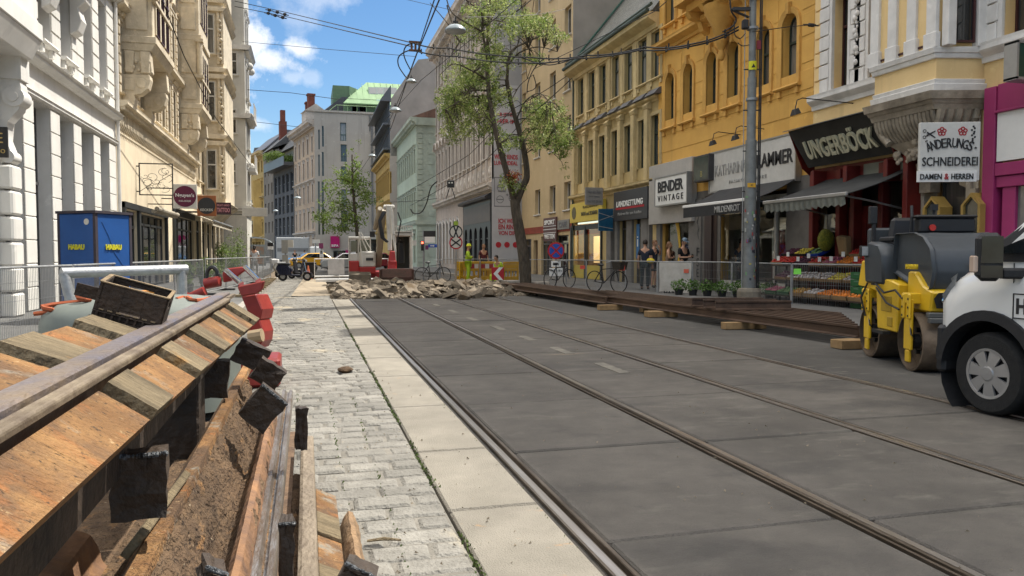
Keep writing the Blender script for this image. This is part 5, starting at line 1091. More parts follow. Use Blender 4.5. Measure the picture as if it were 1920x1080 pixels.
part('box',MB().box(-.25,1.4,-.12,.12,z0,z0+.62),P('dark green sign face',(.008,.05,.035),.3),t); part('frame',MB().box(-.3,-.25,-.14,.14,z0-.04,z0+.66).box(-.3,1.45,-.14,.14,z0-.05,z0).box(-.3,1.45,-.14,.14,z0+.62,z0+.67),m_alu,t); text('lettering','P',.12,.2,(.25,-.13,z0+.16),mg,t,bold=.02)
# tailor shop door with gilt display cases
a=YA-12.9-.12
window(R1,YA-Yp(1800,13.6),.12,1.1,2.9,m_ant,g_shop,False,.1,.06,1,.7,name='door')
for k,px in enumerate((1752,1826)):
    Yq=Yp(px,13.3); t=thing('display_case',('gilt framed house shaped display case left of the tailor door','gilt framed house shaped display case right of the tailor door')[k],'display case',(13.3,Yq,1.15),-PI/2)
    m_g=P('gilt wood',(.40,.26,.07),.5); b=MB(); w_=.24
    for x in (-w_,w_-.06): b.box(x,x+.06,-.06,.28,0,1.25)
    b.box(-w_+.06,w_-.06,-.06,.28,0,.07); b.prof([(-w_,1.25),(0,1.5),(w_,1.25),(w_-.06,1.25),(0,1.42),(-w_+.06,1.25)],-.06,.28,'y'); part('frame',b,m_g,t)
    part('pane',MB().prof([(-w_+.06,.07),(w_-.06,.07),(w_-.06,1.25),(0,1.42),(-w_+.06,1.25)],.0,.02,'y'),mat('case glass',(.07,.08,.075),(.03,.035,.03),rough=.1,spec=.8),t)
# wall lamps on brackets over the signs
def spot(lab,px,py,X,wallX=13.6,ln=1.0):
    p=AX(px,py,X); t=thing('sign_spotlight',lab,'spotlight',tuple(p),-PI/2)
    part('lamp_head',MB().hexa([(-.12,-.08,-.1),(.12,-.08,-.1),(.12,.1,-.04),(-.12,.1,-.04),(-.06,-.06,.06),(.06,-.06,.06),(.06,.06,.1),(-.06,.06,.1)]),m_met,t,bevel=.01); part('arm',MB().tube([(0,0,.08),(0,.05,.3),(0,.2,.36),(0,wallX-X,.3)],.014,5),m_met,t)
spot('cube shaped sign spotlight on a thin arm above the leaning black board',1491,210,11.9); spot('small spotlight nearer the lamp post over the white fascia',1378,258,12.6); spot('small spotlight farther left over the white fascia',1336,268,12.6)
# ---------- foreground stack of lifted rail panels ----------
m_rust=mat('rusty steel',(.27,.14,.065),(.12,.068,.045),scale=9,rough=.85,bump=.5,bscale=22,coord='World',stain=.35,detail=10,dist=.5)
m_rust2=mat('dark crusted steel',(.22,.13,.07),(.085,.05,.03),scale=14,rough=.85,bump=1,bscale=16,coord='World',stain=.4,detail=12,dist=1)
m_head=mat('blue grey rail running surface',(.15,.142,.175),(.225,.17,.12),scale=5,rough=.45,metal=.45,bump=.25,bscale=30,coord='World',stretch=(2,1,2),stain=.2,detail=10)
m_lip=mat('dusty rail lip',(.22,.175,.12),(.11,.08,.055),scale=9,rough=.6,metal=.35,bump=.3,bscale=30,coord='World',stain=.3,detail=10)
m_side=mat('rail flank rust',(.19,.12,.07),(.09,.055,.035),scale=8,rough=.8,bump=.6,bscale=25,coord='World')
m_bo=mat('rust stained boards',(.34,.185,.07),(.21,.10,.036),scale=6,rough=.92,bump=.8,bscale=70,coord='World',stretch=(1,1.8,1),stain=.5,detail=15,dist=.6,ov=(((.12,.07,.038),3.2,.47,.60,(1,1,1)),((.24,.215,.17),5,.57,.67,(1,1,1)),((.29,.115,.035),8,.56,.70,(1,1.5,1)),((.05,.03,.015),70,.58,.66,(1,1,1)),((.42,.29,.15),40,.62,.72,(1,1,1)),((.04,.022,.012),13,.655,.70,(1,1.3,1))))
m_bg=mat('greyed timber battens',(.33,.255,.15),(.17,.13,.075),scale=9,rough=.92,bump=.9,bscale=50,coord='World',stretch=(.7,5,.7),stain=.4,detail=14,dist=.6,ov=(((.05,.035,.02),26,.60,.66,(.6,6,.6)),((.36,.21,.08),6,.6,.7,(1,1,1))))
m_tar_shade=mat('tarred block ends',(.05,.032,.02),(.015,.010,.007),scale=5,rough=.7,bump=.7,bscale=22,coord='World',stain=.4)  # also used on the rail foot, where its black stands for shade
m_tarr=mat('glossy tar edge',(.10,.11,.12),(.02,.02,.02),scale=20,rough=.3,bump=1,bscale=50,coord='World')
m_mud=mat('caked earth',(.175,.11,.06),(.085,.052,.03),scale=11,rough=.97,bump=1.,bscale=60,coord='World',stain=.4,detail=14,ov=(((.33,.17,.06),6,.58,.7,(1,.6,1)),((.03,.018,.01),35,.6,.67,(1,1,1)),((.34,.27,.18),50,.64,.72,(1,1,1))))
m_steelb=mat('bright scraped steel',(.36,.34,.32),(.20,.15,.11),scale=5,rough=.35,metal=.7,bump=.3,bscale=25,coord='World',stretch=(3,1,3),detail=10)
def lump(b,y0,y1,prof,ny,amp,seed,fr=6,jit=0.):
    """long member along Y with an open cross-section, roughened like rust and dirt; prof: list of (x,z)"""
    vs=[]; 
    P_=[]
    for i in range(len(prof)-1):
        a,c=Vector(prof[i]),Vector(prof[i+1]); k=max(1,int((c-a).length/.011))
        P_+= [a+(c-a)*j/k for j in range(k)]
    P_.append(Vector(prof[-1])); n=len(P_)
    for j in range(ny+1):
        y=y0+(y1-y0)*j/ny
        for i,p in enumerate(P_):
            q=Vector((p.x*fr+seed,y*fr,p.y*fr)); d=noise.noise(q)*amp+noise.noise(q*3.1)*amp*.6+noise.noise(q*8)*amp*.45+noise.noise(q*19)*amp*.3
            vs.append((p.x+d*.6,y+(noise.noise(q*2)*jit if j in(0,ny) else 0),p.y+d))
    b.add(vs,[(j*n+i,j*n+i+1,(j+1)*n+i+1,(j+1)*n+i) for j in range(ny) for i in range(n-1)]); return b
def top_rail():
    # upper rail panel: grooved rail with boards on both sides
    t=thing('rail_panel','uppermost grooved rail of the stack, blue grey head with sloping rusty boards on both sides','rail panel',(0,0,0),0,None)
    Z=1.15; y0,y1=.55,5.25; xl=-.548   # left edge of head
    hd=MB(); part('groove',MB().box(xl+.0685,xl+.0765,y0,y1-.1,Z-.04,Z-.03),m_filler,t)
    hd.box(xl,xl+.068,y0,y1,Z-.035,Z); part('rail_head',hd,m_head,t,bevel=.006)
    part('rail_web',MB().box(xl+.025,xl+.06,y0,y1,Z-.2,Z-.035).box(xl+.06,xl+.08,y0,y1-.12,Z-.085,Z-.035),m_side,t)
    part('rail_lip',MB().prof([(xl+.075,Z-.035),(xl+.075,Z-.02),(xl+.077,Z-.012),(xl+.083,Z-.016),(xl+.098,Z-.016),(xl+.104,Z-.022),(xl+.104,Z-.035)],y0,y1-.35,'y'),m_lip,t,bevel=.002)
    part('rail_lip',MB().box(xl+.075,xl+.098,y1-.35,y1+.05,Z-.03,Z-.012),m_lip,t)
    # right boards: from the rail to the eaves; alternate wide rusty boards and narrow grey battens standing proud
    def board(ya,yb,proud,m,side=1,nm='board',label=None,ln=1.):
        th=.03
        if side>0:
            A=Vector((xl+.103,Z-.052)); B_=Vector((xl+.103+.118*ln,Z-.052-.08*ln))
        else:
            A=Vector((xl-.001,Z-.03)); B_=Vector((xl-.001-.155*ln,Z-.03+.06*ln))
        nrm=Vector((-(B_-A).y,(B_-A).x)).normalized(); 
        if nrm.y<0: nrm=-nrm
        b=MB(); a=A+nrm*proud; c=B_+nrm*proud; n_=8; rows=[]; r=random.Random(int(ya*1000)+side)
        j1=[r.uniform(-.006,.006) for _ in range(n_+1)]; 
        for (p0,p1,e) in ((a,c,0),(a-nrm*th,c-nrm*th,0)):
            for i in range(n_+1):
                u=i/n_; fa,fb=((.59+.15*ya,.59+.15*yb) if side>0 else (1,1)); p=p0+(p1-p0)*u*fa; q=p0+(p1-p0)*u*fb; rows.append((p.x,ya+j1[i]*.6,p.y)); rows.append((q.x,yb+j1[n_-i]*.6,q.y))
        K=2*(n_+1); b.v=rows; b.f=[]
        for i in range(n_):
            q=2*i; b.f+=[(q,q+2,q+3,q+1),(K+q,K+q+1,K+q+3,K+q+2),(q,K+q,K+q+2,q+2),(q+1,q+3,K+q+3,K+q+1)]
        b.f+=[(0,1,K+1,K),(2*n_,K+2*n_,K+2*n_+1,2*n_+1)]
        o=part(nm,b,m,t); 
        if label: o['label']=label
    # split points measured along the stack
    ys=[(.55,1.0,0,m_bo),(1.0,1.42,0,m_bo),(1.42,1.86,0,m_bo),(1.9,2.1,.016,m_bg),(2.11,2.5,0,m_bo),(2.56,2.75,.016,m_bg),(2.76,3.08,0,m_bo),(3.15,3.38,.016,m_bg),(3.4,3.85,.004,m_bo),(3.95,4.15,.016,m_bg),(4.16,4.5,.004,m_bo),(4.66,4.92,.014,m_bg)]
    k=(4.75)/4.75
    for (a,c,p,m_) in ys: board(a*1.0,c*1.0,p,m_)
    for (a,c,p,m_) in ((.55,1.28,0,m_bo),(1.33,1.58,.016,m_bg),(1.60,2.0,0,m_bo),(2.05,2.28,.016,m_bg),(2.30,2.6,0,m_bo),(2.66,2.86,.016,m_bg)): board(a,c,p,m_,-1)
    b=MB(); b.box(xl-.2,xl+.06,y0,y1-.6,Z-.2,Z-.175); b.box(xl+.02,xl+.066,y0,y1-.2,Z-.34,Z-.2)
    part('rail_foot',b,m_tar_shade,t)  # black colour stands in for the shadowed void under the boards
    return t
top_rail()
# crusted plate lying left of it, behind the battens
t=thing('rusty_plate','wide scaly rusty plate lying left of the uppermost rail','steel plate',(0,0,0))
b=MB(); lump(b,1.2,2.75,[(-1.75,1.02),(-1.3,1.13),(-1.06,1.125),(-.83,1.09)],60,.006,3,9,.03); lump(b,1.2,2.75,[(-.83,1.09),(-.83,1.06)],60,.003,5,9,.02); 
ob('plate',b.mesh('plate',m_rust2,smooth=True,fix=False),t)
# the dark underframe rail below left
t=thing('rail_panel','lower left curved rusty rail flange half in the shade of the stack','rail panel')
b=MB(); lump(b,.9,2.6,[(-.80,.42),(-.76,.52),(-.70,.55),(-.655,.53),(-.63,.45),(-.60,.42),(-.50,.43),(-.44,.42)],70,.006,11,7,.03); ob('flange',b.mesh('flange',m_rust,smooth=True,fix=False),t)
b=MB(); lump(b,.9,4.6,[(-.60,.445),(-.50,.455),(-.40,.45)],110,.012,21,8,.02); ob('caked_dirt',b.mesh('caked_dirt',m_mud,smooth=True,fix=False),t)
# orange ridge plate with a loose plank, dirt slope, corrugated trough and second rail
t=thing('rail_panel','middle rail panel with an orange ridge plate, earth filled trough and scraped bright rail','rail panel')
b=MB(); lump(b,1.2,5.9,[(-.53,.47),(-.445,.60),(-.40,.60)],150,.006,31,7,.03); lump(b,1.2,5.9,[(-.40,.60),(-.395,.56)],150,.004,33,7,.03); ob('ridge_plate',b.mesh('ridge_plate',m_bo,smooth=True,fix=False),t)
b=MB(); lump(b,1.2,5.3,[(-.395,.575),(-.355,.50),(-.32,.40),(-.295,.355),(-.27,.37),(-.245,.425),(-.215,.435),(-.19,.40)],220,.019,41,12,.03); ob('caked_dirt',b.mesh('caked_dirt',m_mud,smooth=True,fix=False),t)
b=MB(); lump(b,1.2,5.0,[(-.245,.425),(-.225,.452),(-.205,.445),(-.19,.40),(-.187,.33)],120,.005,51,9,.03); ob('flange',b.mesh('flange',m_rust,smooth=True,fix=False),t)
b=MB(); b.prof([(-.188,.28),(-.188,.36),(-.168,.362),(-.160,.345),(-.152,.335),(-.142,.335),(-.138,.352),(-.118,.354),(-.113,.345),(-.112,.28)],1.2,6.1,'y'); part('rail_head',b,m_steelb,t)
b=MB(); b.box(-.165,-.135,1.2,6.1,.12,.28).box(-.19,-.09,1.2,5.7,.1,.12); part('rail_web',b,m_side,t)
lp=MB(); lump(lp,1.3,5.6,[(-.158,.342),(-.150,.343)],260,.006,77,14); ob('groove_dirt',lp.mesh('groove_dirt',m_mud,smooth=True,fix=False),t)
# loose plank on the ridge
t=thing('loose_plank','short loose plank leaning on the orange ridge plate','plank')
b=MB(); b.box(-.04,.04,-.31,.31,-.013,.013); part('board',b,m_bg,t,bevel=.003); t.location=G(300,955,.60); t.rotation_euler=(0,R(-52),R(-3))
# third rail, planks and flange at the right edge of the stack
t=thing('rail_panel','rightmost rail of the stack with orange planks and a curved rusty flange beside the setts','rail panel')
part('rail_head',MB().prof([(-.045,.16),(-.047,.235),(-.03,.245),(.022,.245),(.03,.235),(.03,.16)],1.4,5.0,'y'),mat('dull brown rail head',(.27,.22,.16),(.16,.125,.09),scale=6,rough=.6,metal=.3,bump=.5,bscale=25,coord='World',stretch=(2,1,2),detail=10),t,bevel=.003)
part('rail_web',MB().box(-.02,.01,1.4,5,.02,.16),m_side,t)
for (a,c,z,m_) in ((1.6,2.75,.150,m_bo),(2.76,3.05,.172,m_bg),(3.06,3.42,.150,m_bo),(3.43,3.7,.166,m_bg),(3.71,4.1,.152,m_bo)):
    b=MB(); b.hexa([(.032,a,z),(.135,a,z-.05),(.135,c,z-.05),(.032,c,z),(.032,a,z+.022),(.135,a,z-.028),(.135,c,z-.028),(.032,c,z+.022)]); part('board',b,m_,t,bevel=.003)
b=MB(); lump(b,1.6,3.75,[(.05,.07),(.11,.06),(.135,.075),(.16,.125),(.18,.15),(.2,.14),(.225,.08),(.235,.01)],90,.008,61,8,.03); ob('flange',b.mesh('flange',mat('brown caked flange',(.30,.19,.10),(.15,.095,.055),scale=6,rough=.9,bump=.9,bscale=25,coord='World',detail=12),smooth=True,fix=False),t)
b=MB(); lump(b,1.6,4.6,[(-.11,.10),(-.08,.12),(-.05,.11)],110,.014,71,10); ob('caked_dirt',b.mesh('caked_dirt',m_mud,smooth=True,fix=False),t)
# tarred block ends and timber ends sticking out
def block(lab,px,py,d,w_,h_,ln=.35,rx=0,ry=0,rz=0,m=None,nm='tarred_block',cat='block',edge=True):
    r_=ray(px,py); p=Vector((0,0,EYE))+r_*d
    ln=min(ln,.10); t=thing(nm,lab,cat,tuple(p)); rr=random.Random(int(px))
    b=MB(); n=5
    vs=[];
    for (yy) in (0,ln):
        for i in range(n+1):
            for j in range(n+1): vs.append((-w_/2+w_*i/n+(rr.uniform(-.006,.006)),yy+rr.uniform(-.006,.006),-h_/2+h_*j/n+rr.uniform(-.004,.004)))
    K=(n+1)**2; b.v=vs; I=lambda l,i,j:l*K+i*(n+1)+j
    for l in (0,1):
        for i in range(n):
            for j in range(n): b.f.append((I(l,i,j),I(l,i+1,j),I(l,i+1,j+1),I(l,i,j+1)))
    for i in range(n): b.f+=[(I(0,i,0),I(0,i+1,0),I(1,i+1,0),I(1,i,0)),(I(0,i,n),I(0,i+1,n),I(1,i+1,n),I(1,i,n)),(I(0,0,i),I(0,0,i+1),I(1,0,i+1),I(1,0,i)),(I(0,n,i),I(0,n,i+1),I(1,n,i+1),I(1,n,i))]
    part('body',b,m or m_tar_shade,t)
    if edge: 
        e=MB(); 
        for i in range(14): x=-w_/2+w_*(i+.5)/14; e.ball((x,.004,h_/2),.006+rr.uniform(0,.004)*w_*8,6,4)
        part('tar_rim',e,m_tarr,t,smooth=True)
    t.rotation_euler=(rx,ry,-math.atan2(p.x,p.y)+rz*.3); return t
block('dark steel topped block standing between the rails low in the stack',262,915,2.05,.137,.17,.12,0,0,R(-8))
block('tarred block end under the far end of the uppermost rail',470,667,4.6,.19,.14,.3,0,R(28),R(-12),edge=False)
block('tarred block end hidden in the shade left of the ridge plate',402,712,4.1,.14,.2,.3,0,R(4),R(-8),edge=False)
block('tarred block end highest of the pair beside the scraped rail',502,703,4.4,.16,.13,.25,0,R(35),R(-12),edge=False)
block('wet looking tarred block end with dirt, lower of the pair beside the scraped rail',492,768,3.6,.15,.17,.3,0,R(42),R(-12))
block('upright dark timber stub right of the scraped rail',565,805,3.7,.055,.2,.06,0,R(2),0,edge=False,nm='timber_stub',cat='timber')
block('black timber stub between the two right rails',537,1035,2.35,.045,.17,.1,0,R(2),0,nm='timber_stub',cat='timber')
block('tarred block corner at the lower edge beside the setts',672,1083,2.6,.12,.045,.16,0,R(28),R(-20))
block('broken tar crusted lump at the lower edge between the troughs',398,1088,1.75,.05,.04,.1,0,R(30),R(10))
# loose earth heap under the stack
b=MB(); n=60; m_=26
for j in range(n+1):
    for i in range(m_+1):
        x=-1.35+1.29*i/m_; y=.6+4.4*j/n; e=min(1,(5.-y)/.9)*min(1,(i)/3,(m_-i)/3)
        q=Vector((x*5,y*5,1)); b.v.append((x,y,e*(.04+.22*max(0,min(1,(.1-x)*2.2)))+noise.noise(q)*.03*e+noise.noise(q*3)*.015*e))
b.f=[(j*(m_+1)+i,j*(m_+1)+i+1,(j+1)*(m_+1)+i+1,(j+1)*(m_+1)+i) for j in range(n) for i in range(m_)]
o=ob('earth_heap',b.mesh('earth_heap',m_mud,smooth=True)); tag(o,'dark crumbly earth lying under the stacked rails','earth',kind='stuff')
for i in range(3):
    t=thing('support_sleeper','timber sleeper carrying the rail stack, '+('nearest','middle','farthest')[i]+' of three','sleeper',(-.55,1.2+i*1.6,0)); part('beam',MB().box(-.75,.4,-.12,.12,.0,.29),m_tar_shade,t,bevel=.01)
for i in range(2):
    t=thing('support_block','upright timber block holding up the uppermost rail, '+('near','far')[i]+' one','block',(-.62,1.0+i*2.9,.4)); part('body',MB().box(-.2,.13,-.12,.12,0,.53),m_tar_shade,t,bevel=.01)
# stones and stick on the setts
def smallstone(lab,px,py,s,m=None,nm='pebble',cat='stone',z=0):
    p=G(px,py,z); b=MB().ball((0,0,s*.35),s,8,6,sz=.45); b.v=[(x+noise.noise(Vector((x*20+px,y*20,z_*20)))*s*.25,y+noise.noise(Vector((y*20,x*20+px,3)))*s*.25,z_) for x,y,z_ in b.v]; o=ob(nm,b.mesh(nm,m or m_sto,smooth=True)); o.location=p; tag(o,lab,cat)
smallstone('brown leaf like clod on the setts beyond the stack',648,698,.09,m_mud,'clod','clod')
p0=G(688,1022); p1=G(752,1020); o=ob('stick',MB().tube([(p0.x,p0.y,.02),((p0.x+p1.x)/2,(p0.y+p1.y)/2+.01,.025),(p1.x,p1.y,.02)],[.006,.009,.005],6).mesh('stick',m_bg)); tag(o,'short pale stick lying on the setts beside the stack','stick')
o=ob('plastic_pipe',MB().tube([tuple(G(498,684,.06)),tuple(G(525,690,.05))],[.06,.05],10).mesh('plastic_pipe',P('white plastic',(.55,.56,.56)),smooth=True)); tag(o,'short white plastic pipe end on the setts behind the stack','pipe')
# ---------- crate, barriers, tank, cutter, container ----------
m_cr8=mat('muddy dark crate plastic',(.055,.035,.022),(.025,.017,.012),scale=8,rough=.8,bump=.5,bscale=30,stain=.4); m_edge=mat('dried mud rim',(.30,.22,.13),(.17,.12,.07),scale=15,rough=.95,bump=.6)
t=thing('crate','muddy dark plastic crate with broken handles tilted on the rail stack','crate'); W,D,H=.36,.28,.2
def wallwith(b,W,H,th,hole,M):
    q=MB(); h=hole
    for (x0,x1,z0,z1) in ((-W/2,h[0],0,H),(h[1],W/2,0,H),(h[0],h[1],0,h[2]),(h[0],h[1],h[3],H)): 
        if x1>x0 and z1>z0: q.box(x0,x1,0,th,z0,z1)
    q.xf(M); b.add(q.v,q.f)
b=MB(); wallwith(b,W,H,.012,(-.05,.06,.05,.07),Matrix.Translation((0,-D/2,0))); wallwith(b,W,H,.012,(-.07,.07,.12,.165),Matrix.Translation((0,D/2,0)))
wallwith(b,D,H,.012,(-.05,.05,.12,.16),Matrix.Translation((W/2-.012,0,0))@Matrix.Rotation(PI/2,4,'Z')@Matrix.Translation((0,-.012,0))); wallwith(b,D,H,.012,(-.05,.05,.12,.16),Matrix.Translation((-W/2+.024,0,0))@Matrix.Rotation(PI/2,4,'Z')@Matrix.Translation((0,0,0)))
b.box(-W/2,W/2,-D/2,D/2,0,.012)
for k in range(9): x=-W/2+.02+k*.04; b.box(x,x+.012,-D/2-.012,-D/2,0,.035)
b.box(-W/2-.012,W/2+.012,-D/2-.014,-D/2+.02,-.008,.004).box(-W/2,W/2,-D/2-.013,-D/2,.036,.042)
part('body',b,m_cr8,t,bevel=.002)
b=MB()
for (x0,x1,y0,y1) in ((-W/2,W/2,-D/2-.004,-D/2+.016),(-W/2,W/2,D/2-.006,D/2+.016),(-W/2-.004,-W/2+.018,-D/2,D/2),(W/2-.016,W/2+.004,-D/2,D/2)): b.box(x0,x1,y0,y1,H,H+.006)
for k in range(7): b.box(-W/2+.03+k*.045,-W/2+.055+k*.045,-D/2-.014,-D/2-.001,.05,.056)
part('rim',b,m_edge,t); part('torn_flap',MB().box(-W/2-.11,-W/2,-D/2+.01,-D/2+.02,.09,.16).prof([(-.02,0),(.03,0),(.0,.07),(-.02,.05)],-W/2-.005,-W/2+.01,'x'),m_cr8,t)
p=Vector((0,0,EYE))+ray(243,600)*2.75; t.location=p; t.rotation_euler=(R(6),R(17),R(4)); t.scale=(.62,.62,.62)
m_gal=mat('galvanised tube',(.40,.41,.41),(.27,.275,.28),scale=12,rough=.5,metal=.5,stain=.2,bump=.15)
def barrier(lab,p0,p1,z,legs=True,y2=None,r=.024,bend=True,low=None,bars=True,grp='crowd barriers along the left kerb'):
    a=Vector((p0[0],p0[1],z)); c=Vector((p1[0],p1[1],z)); t=thing('crowd_barrier',lab,'barrier',(a.x,a.y,.1),math.atan2(c.y-a.y,c.x-a.x),grp); Ln=(c-a).length; h=z-.1
    part('top_rail',MB().cyl((-.0,0,h),(Ln,0,h),r,n=10),m_gal,t,smooth=True)
    for k,x in enumerate((0,Ln)):
        part('post',MB().cyl((x,0,0),(x,0,h),r*.95,n=8).box(x-.02,x+.02,-.25,.25,0,.03),m_gal,t,smooth=True)
    if bars:
        b=MB(); n=int(Ln/.11)
        for i in range(1,n): b.cyl((Ln*i/n,0,.2),(Ln*i/n,0,h),.005,n=4,cap=False)
        b.cyl((0,0,.2),(Ln,0,.2),.014,n=6); part('bars',b,m_gal,t); t.children[-1]['kind']='stuff' if n>100 else ''
        if n<=100: del t.children[-1]['kind']
    return t
gB=lambda px,py,z:G(px,py,z)
# near bent tube rail (thick) and its slanting posts
z=1.12; A=G(115,512,z); C_=G(348,503,z)
A=Vector((0,0,EYE))+ray(115,512)*6.4; C_=Vector((0,0,EYE))+ray(350,505)*7.2
t=thing('tube_rail','thick galvanised tube rail on two posts behind the crate','tube rail')
part('top_rail',MB().cyl(A,C_,.045,n=12),m_gal,t,smooth=True)
d=C_-A
for u,sx in ((.02,.22),(.955,-.0)):
    q=A+d*u; part('post',MB().tube([q,(q.x+sx*.3,q.y,.9),(q.x+sx,q.y,.1)],.045,10),m_gal,t,smooth=True)
# mesh fence on the left pavement
def fence(lab,pts,z0,h,grp,infill=.05,t=None):
    for i,(a,c) in enumerate(zip(pts[:-1],pts[1:])):
        a=Vector(a); c=Vector(c); L_=(c-a).length
        t=thing('mesh_fence',lab[i],'fence panel',(a.x,a.y,z0),math.atan2(c.y-a.y,c.x-a.x),grp)
        part('frame',MB().cyl((.02,0,h),(L_-.02,0,h),.019,n=7).cyl((.02,0,.09),(L_-.02,0,.09),.016,n=6).cyl((.02,0,.0),(.02,0,h),.019,n=7).cyl((L_-.02,0,0),(L_-.02,0,h),.019,n=7),m_gal,t,smooth=True)
        b=MB(); n=int(L_/infill)
        for k in range(1,n): x=L_*k/n; b.box(x-.0022,x+.0022,-.0022,.0022,.09,h)
        for zz in (.35,.62,.88): 
            if zz<h: b.box(.03,L_-.03,-.003,.003,zz,zz+.005)
        part('mesh_infill',b,m_stl,t); part('foot',MB().box(-.09,.09,-.3,.3,-.0,.07),mat('rubber foot',(.05,.05,.05)),t,bevel=.01)
fence(['mesh fence panel on the left pavement, nearest the viewer','mesh fence panel on the left pavement, second from the viewer','mesh fence panel on the left pavement, in front of the blue container','mesh fence panel on the left pavement, just past the blue container','mesh fence panel on the left pavement, by the first dark shopfront'],[(-4.3,8.3),(-4.1,11.2),(-3.75,14.2),(-3.55,17.6),(-3.3,21.5),(-3.1,25.5)],.1,1.1,'mesh fence panels on the left pavement')
lf=[(-3.05,25.6),(-2.75,28.8),(-2.5,32),(-2.25,35.2),(-2.0,38.4),(-1.8,41.6)]
fence(['grey barrier panel behind the red cutter','grey barrier panel second beyond the red cutter','grey barrier panel midway to the scooter','grey barrier panel second before the scooter','grey barrier panel right before the scooter'],lf,.1,1.12,'barrier panels leading to the scooter',.09)
# timber edge strip on the kerb
for i in range(12):
    y=24+i*1.45; t=tag(ob('kerb_batten',MB().box(-.30,.30,-.09,.09,0,.07).mesh('kerb_batten',m_bg,.008)),'short grey timber batten laid across the left kerb, in a row leading to the scooter','batten','timber battens laid on the left kerb'); t.location=(-1.75,y,.115); t.rotation_euler=(0,0,R(8))
# blue steel container
m_blu=mat('scuffed blue paint',(.02,.095,.32),(.015,.075,.26),scale=2,rough=.42,bump=.06,stain=.15,spec=.5); m_dbl=mat('dark blue paint',(.015,.03,.11),(.01,.022,.09),scale=2,rough=.4); m_yl=P('yellow lettering',(.62,.58,.03),.6)
CT=thing('tool_container','tall blue steel tool container with yellow lettering on two faces','container',(-3.35,13.9,.1),R(-32)); 
p=(Vector((0,0,EYE))+ray(182,560)*14.6); CT.location=(p.x,p.y,.1)
# corner toward the viewer at local (0,0): left face along -x, right face along +y
hh=2.06
part('body',MB().box(-.9,0,0,.88,.12,hh),m_blu,CT,bevel=.015)
b=MB(); b.box(-.93,.03,-.03,.91,hh,hh+.05)
for (x,y) in ((-.91,-.01),(-.05,-.01),(-.05,.83),(-.91,.83)): b.box(x,x+.06,y,y+.06,.0,hh)
part('frame',b,mat('rusty blue rim',(.07,.05,.05),(.03,.03,.05)),CT); 
part('front_panel',MB().box(-.87,-.03,-.006,0,.15,hh-.02),m_blu,CT)
text('lettering','HABAU',.38,.105,(-.45,-.012,1.42),m_yl,CT,bold=.035); text('lettering','HABAU',.38,.105,(.012,.42,1.42),m_yl,CT,bold=.035,rot=(0,0,PI/2))
part('dent_ridge',MB().tube([(.002,.15,1.9),(.004,.3,1.65),(.004,.45,1.3),(.002,.7,1.0)],.006,4),m_blu,CT); part('sticker',MB().cyl((-.2,-.014,1.9),(-.2,-.007,1.9),.06,n=14),m_cream,CT)
# grey tank with rounded shoulders
m_tank=mat('grey green plastic tank',(.17,.19,.165),(.125,.14,.125),scale=3,rough=.55,stain=.3)
TK=thing('plastic_tank','rounded grey green plastic tank behind the crate','tank'); TK.location=(Vector((0,0,EYE))+ray(272,600)*6.6); TK.location.z=0; TK.rotation_euler[2]=R(0)
ztk=1.04
pr=[(.0,ztk),(.35,ztk-.01),(.66,ztk-.05),(.8,ztk-.13),(.84,ztk-.22),(.84,.1),(.0,.1)]
b=MB().lathe([(r,z_) for r,z_ in pr],n=28); b.v=[((x*abs(x)**-.35 if abs(x)>.01 else x)*.86*1.0,(y*abs(y)**-.25 if abs(y)>.01 else y)*.7,z_) for x,y,z_ in b.v]; part('shell',b,m_tank,TK,smooth=True)
part('cap',MB().cyl((.1,-.2,ztk-.02),(.1,-.2,ztk+.05),.12,n=18),P('orange cap',(.5,.2,.03)),TK)
b=MB(); b.tube([(-.75+.1*math.sin(i*.9)+i*.035,-.35+.05*math.cos(i*.9),ztk-.12+.012*i) for i in range(14)],.02,6); b.tube([(.3+.04*i,-.3+.09*math.sin(i*1.3),ztk-.02+.012*math.sin(i)) for i in range(10)],.018,6); part('orange_hose',b,mat('orange brown hose',(.42,.10,.035),(.25,.06,.02)),TK,smooth=True)
# red hydraulic cutter / coupler standing at the far end of the stack
m_rd=mat('red hydraulic tool paint',(.27,.03,.025),(.19,.024,.02),scale=4,rough=.4,bump=.1,stain=.2)
HC=thing('hydraulic_breaker','red hydraulic excavator attachment with chrome rods and a black hose behind the rails','attachment'); q=Vector((0,0,EYE))+ray(470,560)*8.2; HC.location=(q.x,q.y,0); 
def lp2(px,py,d=0.):  # local point by picture height on the tool's own plane
    v=Vector((0,0,EYE))+ray(px,py)*(8.2+d); return Vector((v.x-q.x,v.y-q.y,v.z))
def plate(pts,d,th,m=m_rd,nm='side_plate'):
    b=MB(); n=len(pts); F=[lp2(x,y,d) for x,y in pts]; Bk=[lp2(x,y,d)+FW*th for x,y in pts]; b.add(F+Bk,[tuple(range(n)),tuple(range(2*n-1,n-1,-1))]+[(i,(i+1)%n,n+(i+1)%n,n+i) for i in range(n)]); part(nm,b,m,HC,bevel=.012)
plate([(444,537),(495,526),(491,543),(480,551),(452,556)],-.25,.05)
plate([(416,512),(424,503),(462,499),(458,508),(432,527),(418,530)],.35,.05)
for (a,c) in (((425,508),(452,532)),((460,502),(484,526))): part('chrome_rod',MB().cyl(lp2(*a,.33),lp2(*c,-.2),.03,n=10),mat('chrome',(.6,.6,.62),(.5,.5,.52),rough=.15,metal=1,stain=0),HC,smooth=True)
part('cylinder',MB().cyl(lp2(385,532,.2),lp2(412,527,.2),.06,n=12).cyl(lp2(352,560,.1),lp2(384,545,.1),.05,n=10).cyl(lp2(346,556,.1),lp2(352,556,.1),.05,n=10),m_rd,HC,smooth=True)
